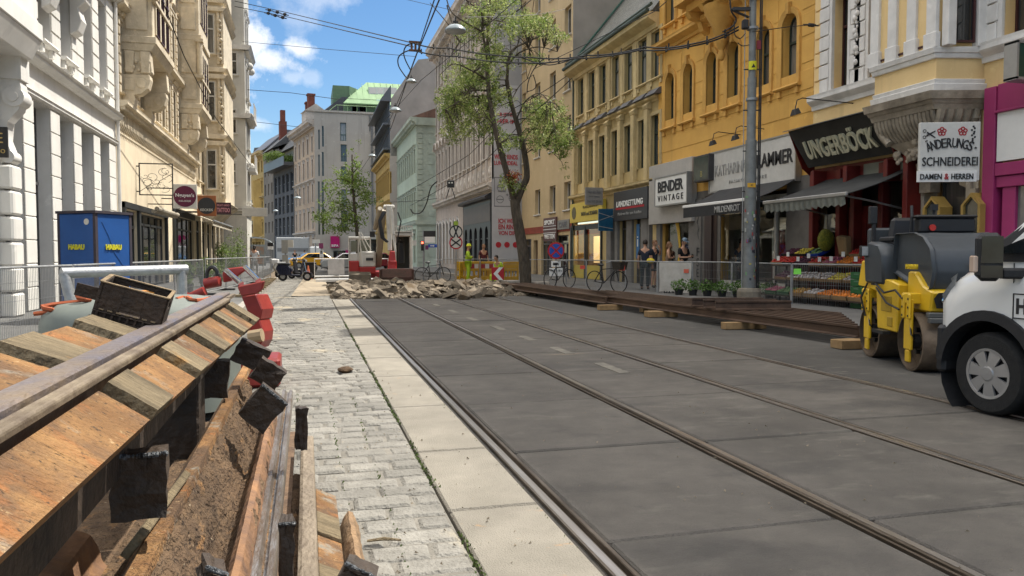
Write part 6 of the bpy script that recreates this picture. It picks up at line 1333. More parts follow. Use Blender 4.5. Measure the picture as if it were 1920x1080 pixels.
b=MB(); b.tube([lp2(392+10*math.cos(a)+6,516-15*math.sin(a),.2) for a in [PI*1.25-i*.32 for i in range(15)]],.022,6); part('hose',b,P('black rubber hose',(.015,.015,.015)),HC,smooth=True)
plate([(452,556),(480,551),(492,580),(488,600),(470,600)],-.1,.4,nm='body'); plate([(462,600),(486,598),(494,622),(492,640),(484,655),(470,650)],-.1,.35,nm='body')
b=MB(); 
for k in range(3): b.box(lp2(466+k*7,0,-.12).x-.03,lp2(466+k*7,0,-.12).x+.01,lp2(466,600,-.14).y,lp2(466,600,-.1).y,.25,.6)
part('ribs',b,m_rd,HC); part('strap',MB().cyl(lp2(468,632,-.2),lp2(492,628,-.2),.07,n=10),mat('tan strap',(.38,.28,.17)),HC); part('foot',MB().box(-.3,.3,-.25,.35,0,.3),m_rd,HC,bevel=.03)
# ---------- vehicles and machines ----------
m_tyre=mat('tyre rubber',(.022,.022,.022),(.014,.014,.014),scale=20,rough=.85,bump=.2); m_blkp=mat('textured black plastic',(.022,.023,.025),(.016,.016,.018),scale=30,rough=.6,bump=.15,coord='Object'); m_alloy=P('silver wheel cover',(.42,.42,.42),.3,.6)
m_carw=P('white car paint',(.72,.72,.70),.22,coat=.8,var=.03); m_gls=mat('vehicle glass',(.012,.016,.018),(.008,.01,.012),rough=.03,spec=1,stain=0); m_chr=mat('mirror chrome',(.5,.5,.52),(.45,.45,.46),rough=.08,metal=1,stain=0); m_hl=mat('headlamp lens',(.45,.47,.48),(.2,.21,.22),rough=.08,spec=1,scale=9)
def tread_wheel(root,x,y,z,r,w,side,name='wheel',hub=True):
    """wheel with axis along local x; side=-1: outer face toward -x"""
    o=ob(name,MB().lathe([(r*.62,-w/2),(r*.9,-w/2),(r*.97,-w/2+.02),(r,-w/2+.05),(r,w/2-.05),(r*.97,w/2-.02),(r*.9,w/2),(r*.62,w/2)],n=40,axis='x').mesh(name,m_tyre,smooth=True),root,(x,y,z))
    b=MB(); b.lathe([(r*.62,side*w*.5),(r*.6,side*w*.32),(r*.3,side*w*.30),(.001,side*w*.30)],n=32,axis='x'); part('rim',b,m_blkp,o,smooth=True)
    if hub:
        b=MB(); n=7; X=side*(w*.5-.012)
        b.lathe([(r*.61,side*w*.5),(r*.60,X+side*.012),(r*.545,X+side*.01),(r*.54,X-side*.01)],n=40,axis='x')
        for k in range(n):
            a=2*PI*k/n+.15
            def pt(rad,ang,dx): return (X+dx,rad*math.cos(ang),rad*math.sin(ang))
            lo,hi=.30,.13
            q=[pt(r*.1,a-.9,side*.012),pt(r*.1,a+.9,side*.012),pt(r*.57,a+.30,side*.006),pt(r*.57,a-.30,side*.006)]
            b.add(q+[(v[0]-side*.02,v[1],v[2]) for v in q],[(0,1,2,3),(7,6,5,4),(0,4,5,1),(1,5,6,2),(2,6,7,3),(3,7,4,0)])
            q=[pt(r*.36,a-.36,side*.004),pt(r*.36,a+.36,side*.004),pt(r*.56,a+.40,side*.004),pt(r*.57,a,side*.012),pt(r*.56,a-.40,side*.004)]
        b.lathe([(.001,X+side*.02),(r*.15,X+side*.018),(r*.2,X+side*.008),(r*.2,X-side*.01)],n=20,axis='x')
        for k in range(n):
            a=2*PI*(k+.5)/n+.15; b.lathe([(.001,0),(.012,0),(.012,-side*.01)],(X+side*.014,r*.15*math.cos(a),r*.15*math.sin(a)),6,'x')
        part('wheel_cover',b,m_alloy,o)
    return o
VN=thing('delivery_van','white delivery van with black mirror and lower trim, nose entering the picture from the right','van',(5.62,6.42,0),0)
# local frame: y runs forward(+)=nose at 0 toward -y rear; side x=0 is the visible flank
# side outline (y,z) of body, nose at y=0
W_=1.95
sec=[] # cross sections along y: (y, ztop, side bulge, x inset at top, zbelt)
def vanside():
    b=MB()
    # outline polygon in (y,z); wheel arch cut as steps
    arch=[(-.98-.46*math.cos(a),.36+.46*math.sin(a)) for a in [PI*i/14 for i in range(15)]]   # from rear(-1.44) to front(-.52)
    low=[(-5.2,.42)]+[(-1.44,.36)]+arch+[(-.52,.36),(-.1,.40)]
    return b
cs=[]
prof_y=[0.0,-.06,-.18,-.4,-.6,-.8,-1.0,-1.15,-1.3]
hood  =[.78,.93,1.02,1.14,1.24,1.31,1.36,1.40,1.42]
# flank as strips: for each y station points (x,z) from bottom to hood centre
def station(y,i):
    zh=hood[i]; inset=[.34,.22,.12,.05,.02,.01,.0,.0,.0][i]
    dz=.0
    bot=.40
    ra=.47; dy=abs(y+.98)
    if dy<ra: bot=max(bot,.36+math.sqrt(ra*ra-dy*dy))
    zs=[bot,max(bot+.02,.62),max(bot+.04,.80),max(bot+.06,zh-.22),max(bot+.08,zh-.10),zh-.02,zh+.03,zh+.06]
    xs=[inset+.02,inset-.01,inset-.0,inset+.02,inset+.07,inset+.17,inset+.4,W_/2]
    return [(x,y,z) for x,z in zip(xs,zs)]
fy=[]; 
import bisect
def interp(y):
    ys=prof_y
    for i in range(len(ys)-1):
        if ys[i]>=y>=ys[i+1]: return i,(ys[i]-y)/(ys[i]-ys[i+1])
    return len(ys)-2,1.
def st(y):
    i,u=interp(y); zh=hood[i]+(hood[i+1]-hood[i])*u; I=[.34,.22,.12,.05,.02,.01,.0,.0,.0]; inset=I[i]+(I[i+1]-I[i])*u
    bot=.40; dy=abs(y+.98)
    if dy<.47: bot=.36+math.sqrt(.47**2-dy*dy); bot=max(bot,.40)
    top=zh-.10
    zs=[bot+(top-bot)*k/6 for k in range(7)]+[zh-.02,zh+.03,zh+.06]
    xs=[]
    for z in zs[:7]: xs.append(inset+.012*math.cos((z-.75)*4)-.012+(.03 if z>zh-.2 else 0)+(.03 if z>zh-.12 else 0))
    xs+=[inset+.15,inset+.38,W_/2]
    return [(x,y,z) for x,z in zip(xs,zs)]
ys_=[0,-.04,-.1,-.18,-.3,-.42]+[-.52-.04*k for k in range(24)]
b=MB(); ring=[st(y)+[(W_-x,y_,z) for x,y_,z in reversed(st(y)[:-1])] for y in ys_]; n=len(ring[0])
for r_ in ring: b.v+=r_
b.f=[(j*n+i,j*n+i+1,(j+1)*n+i+1,(j+1)*n+i) for j in range(len(ring)-1) for i in range(n-1)]
b.f.append(tuple(range(n)))
body_=ob('front_body',b.mesh('front_body',m_carw,smooth=True),VN)
# rear body: cab and cargo box, with side window opening shown as glass panel set proud
b=MB()
def vs(y,ztop,xt): return [(0.0,y,.42 if y<-1.83 else .88),(0.0,y,.95),(0.0,y,1.42),(xt*.5,y,min(1.9,ztop-.05)),(xt,y,ztop-.08),(xt+.12,y,ztop),(W_/2,y,ztop+.02)]
rs=[vs(-1.42,1.485,.03),vs(-1.6,1.64,.06),vs(-1.82,1.83,.09),vs(-1.84,1.85,.095),vs(-1.9,1.90,.10),vs(-2.15,2.12,.12),vs(-2.5,2.36,.14),vs(-3.0,2.5,.14),vs(-5.3,2.5,.14)]
R2_=[r_+[(W_-x,y_,z) for x,y_,z in reversed(r_[:-1])] for r_ in rs]; n=len(R2_[0])
for r_ in R2_: b.v+=r_
b.f=[(j*n+i,j*n+i+1,(j+1)*n+i+1,(j+1)*n+i) for j in range(len(rs)-1) for i in range(n-1)]+[tuple(range(n)),tuple(range((len(rs)-1)*n,len(rs)*n))]
part('cab_body',b,m_carw,VN,smooth=True)
# black cladding: arch lip, bumper, sill
b=MB(); k=18
for i in range(k):
    a0,a1=PI*i/k-.12,PI*(i+1)/k-.12
    for (ri,ro,xo) in ((.46,.55,-.03),):
        q=[(-.98-ri*math.cos(a0),.36+ri*math.sin(a0)),(-.98-ro*math.cos(a0),.36+ro*math.sin(a0)),(-.98-ro*math.cos(a1),.36+ro*math.sin(a1)),(-.98-ri*math.cos(a1),.36+ri*math.sin(a1))]
        ins=[max(0,(.45+y)*.25) if y>-.45 else 0 for y,_ in q]
        b.add([(xo+e,y,z) for (y,z),e in zip(q,ins)]+[(.12+e,y,z) for (y,z),e in zip(q,ins)],[(0,1,2,3),(7,6,5,4),(0,4,5,1),(1,5,6,2),(2,6,7,3),(3,7,4,0)])
part('arch_cladding',b,m_blkp,VN,smooth=True)
b=MB(); b.add([(.30,.03,.30),(.30,.03,.76),(.08,-.42,.76),(.08,-.42,.30),(W_-.3,.03,.3),(W_-.3,.03,.76),(W_-.02,-.42,.76),(W_-.02,-.42,.30)],[(0,1,2,3),(0,4,5,1),(4,7,6,5),(0,3,7,4),(1,5,6,2)]); b.box(.0,.2,-.52,-.30,.30,.74); part('bumper',b,m_blkp,VN,bevel=.03)
part('side_cladding',MB().box(-.02,.02,-5.2,-1.50,.62,.82).box(-.012,.02,-5.2,-1.50,.40,.46),m_blkp,VN,bevel=.008); part('sill',MB().box(-.01,.02,-5.2,-1.52,.46,.615),m_carw,VN,bevel=.005)
part('wheel_well',MB().lathe([(.52,.02),(.52,.7)],(0,-.98,.36),20,'x'),m_blkp,VN)
b=MB(); b.add([(.30,-.015,.84),(.16,-.11,.82),(.045,-.44,1.02),(.055,-.62,1.22),(.10,-.5,1.17),(.22,-.2,1.04),(.32,-.04,.96)],[tuple(range(7))]); b.v=[(x-.016,y+.004,z) for x,y,z in b.v]; ob('headlamp',b.mesh('headlamp',m_hl,fix=False),VN)
# windscreen, A pillar, side glass, door lines
part('windscreen',MB().add([(.14,-1.33,1.42),(W_-.14,-1.33,1.42),(W_-.22,-2.18,2.18),(.22,-2.18,2.18),(.14,-1.40,1.42),(W_-.14,-1.40,1.42),(W_-.22,-2.25,2.18),(.22,-2.25,2.18)],[(0,1,2,3),(7,6,5,4),(0,4,5,1),(1,5,6,2),(2,6,7,3),(3,7,4,0)]),m_gls,VN)
b=MB(); b.tube([(.05,-1.15,1.33),(.07,-1.4,1.48),(.13,-1.85,1.88),(.17,-2.14,2.14)],[.035,.045,.045,.04],8); part('a_pillar',b,m_carw,VN,smooth=True)
bx_=lambda z:max(0,(z-1.42)*.115)-.028
b=MB(); q_=[(-1.30,1.40),(-2.9,1.40),(-2.9,2.12),(-2.42,2.08),(-2.0,1.76),(-1.72,1.56)]; q_=[(bx_(z),y,z) for y,z in q_]; m1=(bx_(1.40),-2.0,1.40); m2=(bx_(1.40),-2.42,1.40)
b.add(q_+[m1,m2],[(0,6,4,5),(6,7,3,4),(7,1,2,3)]); ob('side_window',b.mesh('side_window',m_gls,fix=False),VN)
b=MB(); b.box(-.012,.03,-2.9,-1.2,1.33,1.40); b.add([(-.014,-1.12,1.30),(-.014,-1.62,1.40),(.07,-1.66,1.72),(.04,-1.28,1.46)],[(0,1,2,3)]); part('window_trim',b,m_blkp,VN)
part('door_gap',MB().box(-.004,.01,-1.53,-1.522,.83,1.32),m_blkp,VN); part('door_handle',MB().box(-.03,.0,-2.6,-2.4,1.18,1.22),m_blkp,VN,bevel=.008)
# mirror
o=part('mirror_housing',MB().box(-.2,-.0,-.07,.07,-.19,.21),m_blkp,VN,bevel=.05,loc=(-.12,-1.22,1.36),rot=(0,0,R(-28)))
part('mirror_glass',MB().box(-.18,-.02,-.076,-.07,-.04,.18).box(-.18,-.02,-.076,-.07,-.16,-.06),mat('van mirror glass',(.05,.053,.056),(.03,.03,.03),rough=.08,metal=.5,stain=0),o); part('indicator',MB().box(-.222,-.17,-.03,.08,-.12,.02),P('clear orange lens',(.55,.42,.34),.2),o,bevel=.01); part('arm',MB().box(-.02,.2,-.05,.06,-.17,-.08),m_blkp,o,bevel=.02)
# door logo: square frame with letters
part('logo_plate',MB().box(-.008,.0,-1.77,-1.53,.86,1.07),m_carw,VN); b=MB()
for (y0,y1,z0,z1) in ((-1.77,-1.53,1.06,1.07),(-1.77,-1.53,.86,.87),(-1.54,-1.53,.87,1.06),(-1.77,-1.76,.87,1.06)): b.box(-.012,-.008,y0,y1,z0,z1)
part('logo_frame',b,m_ink,VN); text('lettering','HP',.17,.13,(-.012,-1.35,.965),m_ink,VN,bold=.03,rot=(0,0,-PI/2),depth=.003)
wh=tread_wheel(VN,.13,-.98,.36,.36,.235,-1); wh2=wh.copy(); COL.objects.link(wh2); wh2.location=(.13,-4.2,.36)
for g in list(wh.children): d=g.copy(); COL.objects.link(d); d.parent=wh2
tread_wheel(VN,W_-.13,-.98,.36,.36,.235,1); tread_wheel(VN,W_-.13,-4.2,.36,.36,.235,1)
part('underbody',MB().box(.2,W_-.2,-5.2,-.5,.28,.5),m_blkp,VN)
VN.location=(5.66,6.31,0)
done=set()
for o in VN.children:
    if o.name.split('.')[0] in ('cab_body','windscreen','a_pillar','side_window','window_trim','door_gap','door_handle','logo_plate','logo_frame'):
        for v in o.data.vertices: v.co.y+=.3
for o in VN.children_recursive:
    if o.name.startswith('door_gap'): continue
    if o.parent==VN and o.data and o.data.name not in done and tuple(o.location)==(0,0,0):
        done.add(o.data.name)
        for v in o.data.vertices:
            if v.co.y>-.46: v.co.y=-.46+(v.co.y+.46)*.15
# ---- road roller ----
m_ry=mat('yellow machine paint',(.78,.50,.02),(.66,.41,.02),scale=3,rough=.38,stain=.15,coat=.3,bump=.05); m_rg=mat('dark grey machine hood',(.055,.065,.075),(.04,.048,.056),scale=3,rough=.45,stain=.2); m_drum=mat('rusty steel drum',(.22,.165,.115),(.12,.09,.065),scale=4,rough=.6,metal=.35,bump=.35,bscale=15,stain=.35)
RO=thing('road_roller','yellow and dark grey tandem road roller standing behind the white van','road roller',(6.95,7.62,0),R(-19))
# local: y forward = away from viewer; near drum at y=0, far drum at y=1.5 ; x from 0 (visible side) to 1.0
Rd=.35
for k,(y,lab) in enumerate(((.0,'near'),(1.25,'far'))):
    o=ob('drum',MB().lathe([(Rd-.02,0.0),(Rd,.005),(Rd,1.04),(Rd-.02,1.045)],n=44,axis='x').mesh('drum',m_drum,smooth=True),RO,(0,y,Rd))
    b=MB(); b.lathe([(Rd-.022,0),(Rd-.022,.16),(.1,.16),(.1,.1),(.001,.1)],n=32,axis='x'); part('drum_inner',b,m_drum,o,smooth=True)
    b=MB(); b.cyl((.03,0,0),(.12,0,0),.09,n=12); 
    for q in range(6): a=q*PI/3; b.cyl((.1,.15*math.cos(a),.15*math.sin(a)),(.16,.15*math.cos(a),.15*math.sin(a)),.03,n=8)
    part('hub',b,m_met,o); b=MB(); b.tube([(.05,.02,.02),(-.02,.1,.12),(-.02,.05,.26),(.0,-.02,.36)],.014,6).tube([(.05,-.04,.0),(-.03,-.1,.1),(-.02,-.02,.3)],.012,6); part('hose',b,m_chr,o)
    # fork / yoke plate
    b=MB(); b.box(-.035,.005,y-.09,y+.10,.25,.86).box(-.035,.005,y-.05,y+.06,.1,.25); b.box(-.06,-.035,y-.11,y-.03,.62,.92).box(-.06,-.035,y+.05,y+.13,.62,.92); b.box(-.05,.3,y-.08,y+.13,.80,.93); b.box(.1,.95,y-.06,y+.12,.74,.86); part('yoke',b,m_ry,RO,bevel=.02)
    part('scraper',MB().box(.04,1.0,y-.42,y-.34,.60,.66).box(.04,1.0,y-.38,y-.3,.66,.72),mat('scraper steel',(.14,.145,.14),(.09,.09,.09),rough=.5,metal=.4),RO,bevel=.008)
    b=MB()
    for q in range(3): b.cyl((-.066,y-.07,.66+.1*q),(-.05,y-.07,.66+.1*q),.014,n=8).cyl((-.066,y+.09,.66+.1*q),(-.05,y+.09,.66+.1*q),.014,n=8)
    part('bolts',b,m_met,RO)
for pt_ in ([(-.04,.95,1.0),(-.07,.6,.9),(-.06,.3,.95),(-.05,.1,.85)],[(-.05,.9,.95),(-.08,.5,.78),(-.07,.15,.72)],[(-.05,1.2,1.0),(-.09,1.3,.8),(-.05,1.25,.55)]): part('hydraulic_hose',MB().tube(pt_,.013,6),m_blkp,RO,smooth=True)
part('step',MB().box(-.12,-.02,.5,.85,.38,.42),m_met,RO); part('decal',MB().box(-.024,-.0205,.95,1.15,.98,1.03),m_ink,RO)
# near frame with headlights and hood
b=MB(); b.add([(x,y,z) for x in (.08,.98) for (y,z) in ((-.30,.72),(-.36,.96),(-.12,1.02),(.1,1.18),(.28,1.18),(.3,.72))],[(0,1,2,3,4,5),(11,10,9,8,7,6)]+[(i,6+i,6+(i+1)%6,(i+1)%6) for i in range(6)]); part('front_frame',b,m_ry,RO,bevel=.02)
b=MB(); b.hexa([(.12,-.345,.80),(.62,-.345,.76),(.62,-.345,.76),(.12,-.345,.80),(.12,-.372,.95),(.60,-.372,.93),(.60,-.372,.93),(.12,-.372,.95)]); b=MB().add([(.14,-.342,.77),(.56,-.342,.75),(.58,-.375,.90),(.54,-.382,.95),(.14,-.382,.95),(.10,-.36,.88)],[(0,1,2,3,4,5)]); part('headlight_panel',b,m_blkp,RO)
for x in (.24,.43): 
    o=part('headlight',MB().lathe([(.062,0),(.062,-.02),(.052,-.026)],n=20,axis='y'),m_chr,RO,loc=(x,-.362,.86)); part('lens',MB().lathe([(.052,-.018),(.04,-.028),(.001,-.032)],n=20,axis='y'),m_hl,o,smooth=True)
# grey hood: sculpted
hp=[(-.30,.98),(-.38,1.2),(-.30,1.46),(-.1,1.60),(.15,1.66),(.72,1.66),(.78,1.18),(.3,1.05)]
b=MB(); n=len(hp)
L0=[(.10,y,z) for y,z in hp]; L1=[(.02,y*.9+.03,z*.985+.01) for y,z in hp]
b.add([(.14,y,z) for y,z in hp]+[(.06,y*.94+.02,z*.99) for y,z in hp]+[(.98,y*.94+.02,z*.99) for y,z in hp]+[(.92,y,z) for y,z in hp],[tuple(range(n)),tuple(range(4*n-1,3*n-1,-1))]+[(r_*n+i,r_*n+(i+1)%n,(r_+1)*n+(i+1)%n,(r_+1)*n+i) for r_ in range(3) for i in range(n)])
part('hood',b,m_rg,RO,bevel=.025,smooth=True)
text('lettering','HAMM',.44,.075,(.72,-.37,1.27),P('yellow decal',(.7,.5,.02)),RO,bold=.05,rot=(R(8),0,0)); text('lettering','HAMM',.3,.06,(.045,.1,1.24),P('yellow decal',(.7,.5,.02)),RO,bold=.03,rot=(0,R(0),-PI/2))
part('handle_slot',MB().box(.66,.82,-.372,-.36,1.1,1.13),m_blkp,RO)
# far frame, water tank side, seat, console, rollbar
b=MB(); b.add([(x,y,z) for x in (-.02,.98) for (y,z) in ((.34,.42),(.30,1.02),(.52,1.06),(.95,1.08),(1.28,1.3),(1.5,1.3),(1.62,.95),(1.25,.93),(.98,.9),(.92,.42))],[tuple(range(10)),tuple(range(19,9,-1))]+[(i,10+i,10+(i+1)%10,(i+1)%10) for i in range(10)]); part('rear_frame',b,m_ry,RO,bevel=.015)
part('painted_recess',MB().box(-.03,-.015,.48,.80,.66,.86).box(-.03,-.015,.45,.6,.48,.6),P('yellow painted as shaded recess',(.42,.27,.02)),RO,bevel=.01)  # raised plates in darker yellow; the recess shade is only colour
b=MB(); b.add([(x,y,z) for x in (-.05,.16) for (y,z) in ((.70,1.0),(.74,1.38),(.86,1.52),(1.22,1.56),(1.36,1.4),(1.3,1.0))],[tuple(range(6)),tuple(range(11,5,-1))]+[(i,6+i,6+(i+1)%6,(i+1)%6) for i in range(6)]); part('side_console',b,m_rg,RO,bevel=.03,smooth=True)
b=MB(); b.box(.84,1.05,.72,1.5,1.06,1.7); b.box(.1,.9,1.5,1.66,1.06,1.75); part('rear_console',b,m_rg,RO,bevel=.03)
m_seat=mat('black seat vinyl',(.018,.018,.02),rough=.5)
part('seat',MB().box(.2,.62,.88,1.25,1.30,1.44),m_seat,RO,bevel=.05); part('backrest',MB().hexa([(.2,1.2,1.42),(.62,1.2,1.42),(.62,1.32,1.42),(.2,1.32,1.42),(.28,1.25,1.88),(.66,1.25,1.88),(.66,1.33,1.88),(.28,1.33,1.88)]),m_seat,RO,bevel=.05)
part('armrest',MB().box(.1,.2,.85,1.25,1.55,1.62),m_seat,RO,bevel=.02); part('steering_console',MB().box(.30,.98,.50,.66,1.66,1.84).box(.26,1.0,.48,.7,1.84,1.88),m_seat,RO,bevel=.03)
part('grab_bar',MB().tube([(.25,.62,1.66),(.25,.60,1.86),(.27,.66,2.0)],.018,6).cyl((.7,1.0,1.8),(.7,1.0,2.0),.02).box(.66,.74,.97,1.03,1.96,2.04),m_blkp,RO); part('red_button',MB().cyl((.45,.47,1.72),(.45,.49,1.72),.04,n=12),P('red button',(.5,.03,.02)),RO)
b=MB(); b.box(.08,.13,1.4,1.45,1.3,1.96).box(.04,.14,1.39,1.47,1.8,2.04); part('mirror_post',b,m_blkp,RO,bevel=.01); o=part('work_light',MB().box(-.14,-.02,1.2,1.28,1.36,1.5),m_blkp,RO,bevel=.01); part('lens',MB().box(-.13,-.03,1.193,1.2,1.37,1.49),m_hl,o)
# ---- excavator ----
m_ew=mat('worn white machine paint',(.62,.60,.55),(.48,.46,.42),scale=2,rough=.45,stain=.3); m_er=mat('red machine paint',(.40,.025,.02),(.28,.02,.018),scale=2,rough=.45,stain=.3); m_bk=mat('brown red bucket',(.10,.04,.03),(.05,.03,.02),scale=4,rough=.8,bump=.4,stain=.4); m_arm=mat('dusty beige arm',(.42,.37,.29),(.30,.26,.2),scale=2,rough=.6,stain=.3)
EX=thing('excavator','red and white excavator with raised arm and brown bucket behind the rubble heap','excavator',(0,0,0),R(-4)); p=AY(716,532,34.); EX.location=(p.x,p.y,-.1)
K=1/41.5   # metres per photo pixel at that distance
def e(px,py): return ((px-716)*K,(532-py)*K+.1)
def ebox(px0,px1,py0,py1,y0,y1,m,nm,bev=.03,parent=None):
    a=e(px0,py1); c=e(px1,py0); return part(nm,MB().box(a[0],c[0],y0,y1,a[1],c[1]),m,parent or EX,bevel=bev)
for (a,c) in ((658,696),(740,772)): 
    o=part('track',MB().prof([(-.4,.0),(-.6,.25),(-.55,.6),(-.2,.72),(3.0,.72),(3.35,.6),(3.4,.3),(3.2,.0)],e(a,0)[0],e(c,0)[0],'x'),mat('dusty track steel',(.17,.14,.10),(.10,.085,.065),scale=4,rough=.85,bump=.4),EX,bevel=.02)
    b=MB()
    for k in range(14): b.box(e(a,0)[0]-.02,e(c,0)[0]+.02,-.62+k*.01,-.5,.06+k*.05,.085+k*.05) if k<11 else None
    part('track_shoes',b,m_stl,o)
ebox(662,772,508,518,-.1,3.3,m_er,'undercarriage'); ebox(659,676,488,510,-.2,2.6,m_er,'left_body_side'); ebox(676,705,498,511,-.25,2.6,m_er,'body_base'); ebox(676,705,470,499,-.2,2.6,m_ew,'engine_cover',.06)
ebox(686,703,478,489,-.23,-.2,m_ew,'cover_hatch',.02); part('vent',MB().box(*(e(688,0)[0],e(701,0)[0]),-.245,-.23,e(0,487)[1],e(0,482)[1]),m_met,EX)
# left cab-like upper structure with windows
b=MB(); x0,z0=e(657,511); x1,z1=e(676,448); xr=e(697,448)[0]
b.box(x0,x0+.05,-.1,1.6,z0,z1).box(x1-.06,x1,-.1,-.04,z0,z1).box(x0,xr,-.15,1.7,z1,z1+.1).box(x0+.05,x1-.06,-.1,-.04,z0,e(0,474)[1]).box(xr-.06,xr,-.1,-.04,e(0,470)[1],z1); part('cab_frame',b,m_ew,EX,bevel=.02)
part('cab_lower_panel',MB().box(x0+.02,x1-.02,-.13,-.1,z0+.0,e(0,487)[1]),m_er,EX,bevel=.01); part('window',MB().box(x0+.1,x1-.1,-.09,-.06,e(0,471)[1],z1-.08),m_gls,EX); part('window',MB().box(x1+.02,xr-.08,-.06,-.03,e(0,470)[1],z1-.05),m_gls,EX)
# open operator cab on the right
x0,z0=e(742,502); x1,z1=e(771,440); b=MB(); b.box(x1-.1,x1,-.3,-.2,z0,z1).box(x0-.1,x0,-.3,-.2,z0,z1).box(x0-.1,x1+.03,-.35,1.4,z1-.06,z1+.08).box(x1-.06,x1,1.3,1.4,z0,z1).box(x0,x1,-.3,-.2,z0-.15,z0)
part('cab_frame',b,m_ew,EX,bevel=.02); 
b=MB(); b.box(x0-.1,x1,-.4,-.36,z1+.1,z1+.14).box(x0-.1,x1,-.4,-.36,z1+.34,z1+.38)
for k in range(9): b.box(x0-.1+k*(x1-x0+.06)/8,x0-.06+k*(x1-x0+.06)/8,-.395,-.37,z1+.14,z1+.34)
b.box(x0-.1,x1,-.37,1.2,z1+.1,z1+.13); part('roof_guard',b,m_ew,EX)
part('cab_back',MB().box(x0,x1-.06,1.25,1.3,z0,z1-.06),mat('cab interior painted dim',(.03,.033,.03)),EX); part('seat',MB().box(x0+.12,x1-.3,.5,.65,z0+.2,z1-.3).box(x0+.18,x1-.36,.5,.6,z1-.3,z1-.14),m_seat,EX,bevel=.05)  # near-black back panel puts the cab's inner shade into its colour
part('mirror',MB().box(e(771,0)[0],e(778,0)[0],-.4,-.34,e(0,460)[1],e(0,450)[1]).cyl((e(770,0)[0],-.3,e(0,452)[1]),(e(775,0)[0],-.37,e(0,455)[1]),.02),m_ew,EX)
# boom (behind), stick, cylinder, bucket
def E3(px,py,y): a=e(px,py); return (a[0],y,a[1])
b=MB(); b.hexa([E3(704,500,.6),E3(716,500,.6),E3(716,500,1.1),E3(704,500,1.1),E3(711,402,-2.0),E3(722,402,-2.0),E3(722,396,-1.5),E3(711,396,-1.5)]); part('boom',b,m_arm,EX,bevel=.05)
b=MB(); b.hexa([E3(724,470,-2.5),E3(731,470,-2.5),E3(731,470,-2.2),E3(724,470,-2.2),E3(721,392,-2.4),E3(732,392,-2.4),E3(732,394,-1.9),E3(721,394,-1.9)]); b.cyl(E3(717,396,-2.2),E3(736,396,-2.2),.11,n=12); part('stick',b,m_ew,EX,bevel=.04)
part('cylinder',MB().cyl(E3(730,400,-2.6),E3(733,442,-2.65),.07,n=12).cyl(E3(733,442,-2.65),E3(736,472,-2.7),.045,n=12),m_ew,EX,smooth=True); part('cylinder',MB().cyl(E3(712,398,-2.2),E3(704,430,-1),.1,n=10),m_arm,EX,smooth=True)
b=MB()
for k in range(4): b.tube([E3(716+k*1.5,404,-2.6),E3(709+k,420,-2.7),E3(713+k*1.5,448,-2.6),E3(722+k,455,-2.6)],.035,6)
b.tube([E3(741,405,-2.5),E3(746,420,-2.6),E3(741,445,-2.6),E3(738,460,-2.6)],.03,6); part('hydraulic_hoses',b,P('black hose',(.02,.02,.022)),EX,smooth=True)
b=MB(); b.box(e(724,0)[0],e(738,0)[0],-2.9,-2.4,e(0,505)[1],e(0,486)[1]); b.hexa([E3(722,505,-2.95),E3(738,505,-2.95),E3(738,505,-2.3),E3(722,505,-2.3),E3(727,470,-2.8),E3(735,470,-2.8),E3(735,470,-2.4),E3(727,470,-2.4)]); part('bucket_linkage',b,m_er,EX,bevel=.03)
b=MB(); X0,X1=e(711,0)[0],e(760,0)[0]; prf=[(-4.3,e(0,498)[1]),(-4.45,e(0,512)[1]),(-4.4,e(0,528)[1]),(-4.2,e(0,535)[1]),(-3.6,e(0,535)[1]),(-3.4,e(0,520)[1]),(-2.6,e(0,500)[1])]; b.prof(prf,X0,X1,'x'); b.box(X0-.06,X0,-4.45,-3.3,e(0,534)[1],e(0,499)[1]).box(X1,X1+.06,-4.45,-3.3,e(0,534)[1],e(0,499)[1]).box(X0-.08,X1+.08,-4.5,-4.4,e(0,532)[1],e(0,527)[1]); part('bucket',b,m_bk,EX,bevel=.03)
b=MB(); b.cyl(E3(682,498,-.3),E3(676,436,-.35),.03,n=6).cyl(E3(676,436,-.35),E3(690,470,-.3),.03,n=6).cyl(E3(679,436,-.35),E3(697,468,-.3),.02,n=6); part('guard_rails',b,m_ew,EX)
b=MB(); b.box(*(e(695,0)[0],e(704,0)[0]),-.5,-.3,e(0,445)[1],e(0,435)[1]); part('lamp_cluster',b,m_blkp,EX)
# rubble
m_rub=mat('broken concrete',(.235,.195,.145),(.10,.078,.055),scale=3,rough=.95,bump=.8,bscale=18,coord='World',stain=.4,island=.5,ov=(((.10,.07,.04),1.3,.55,.66,(1,1,1)),))
def chunk(b,c,s,r):
    n_=r.randint(5,7); ax=Matrix.Rotation(r.uniform(0,PI),4,'Z')@Matrix.Rotation(r.uniform(-.7,.7),4,'X')@Matrix.Rotation(r.uniform(-.5,.5),4,'Y'); h=s*r.uniform(.25,.6); a0=r.uniform(0,6)
    t=[(s*r.uniform(.6,1.1)*math.cos(a0+2*PI*i/n_),s*r.uniform(.5,.9)*math.sin(a0+2*PI*i/n_)) for i in range(n_)]
    vs=[ax@Vector((x,y,-h/2)) for x,y in t]+[ax@Vector((x*r.uniform(.7,.95),y*r.uniform(.7,.95),h/2+r.uniform(-.03,.03))) for x,y in t]
    b.add([(v.x+c[0],v.y+c[1],v.z+c[2]) for v in vs],[tuple(range(n_-1,-1,-1)),tuple(range(n_,2*n_))]+[(i,(i+1)%n_,n_+(i+1)%n_,n_+i) for i in range(n_)])
def hgt(x,y):
    base=.42*math.exp(-((y-27.5)/2.6)**2)+.12*math.exp(-((y-31)/2.5)**2)
    return -.12+base*(1-.5*max(0,(x-6)/3))*(.75+.35*noise.noise(Vector((x*.9,y*.7,4))))
b=MB(); rr=random.Random(21)
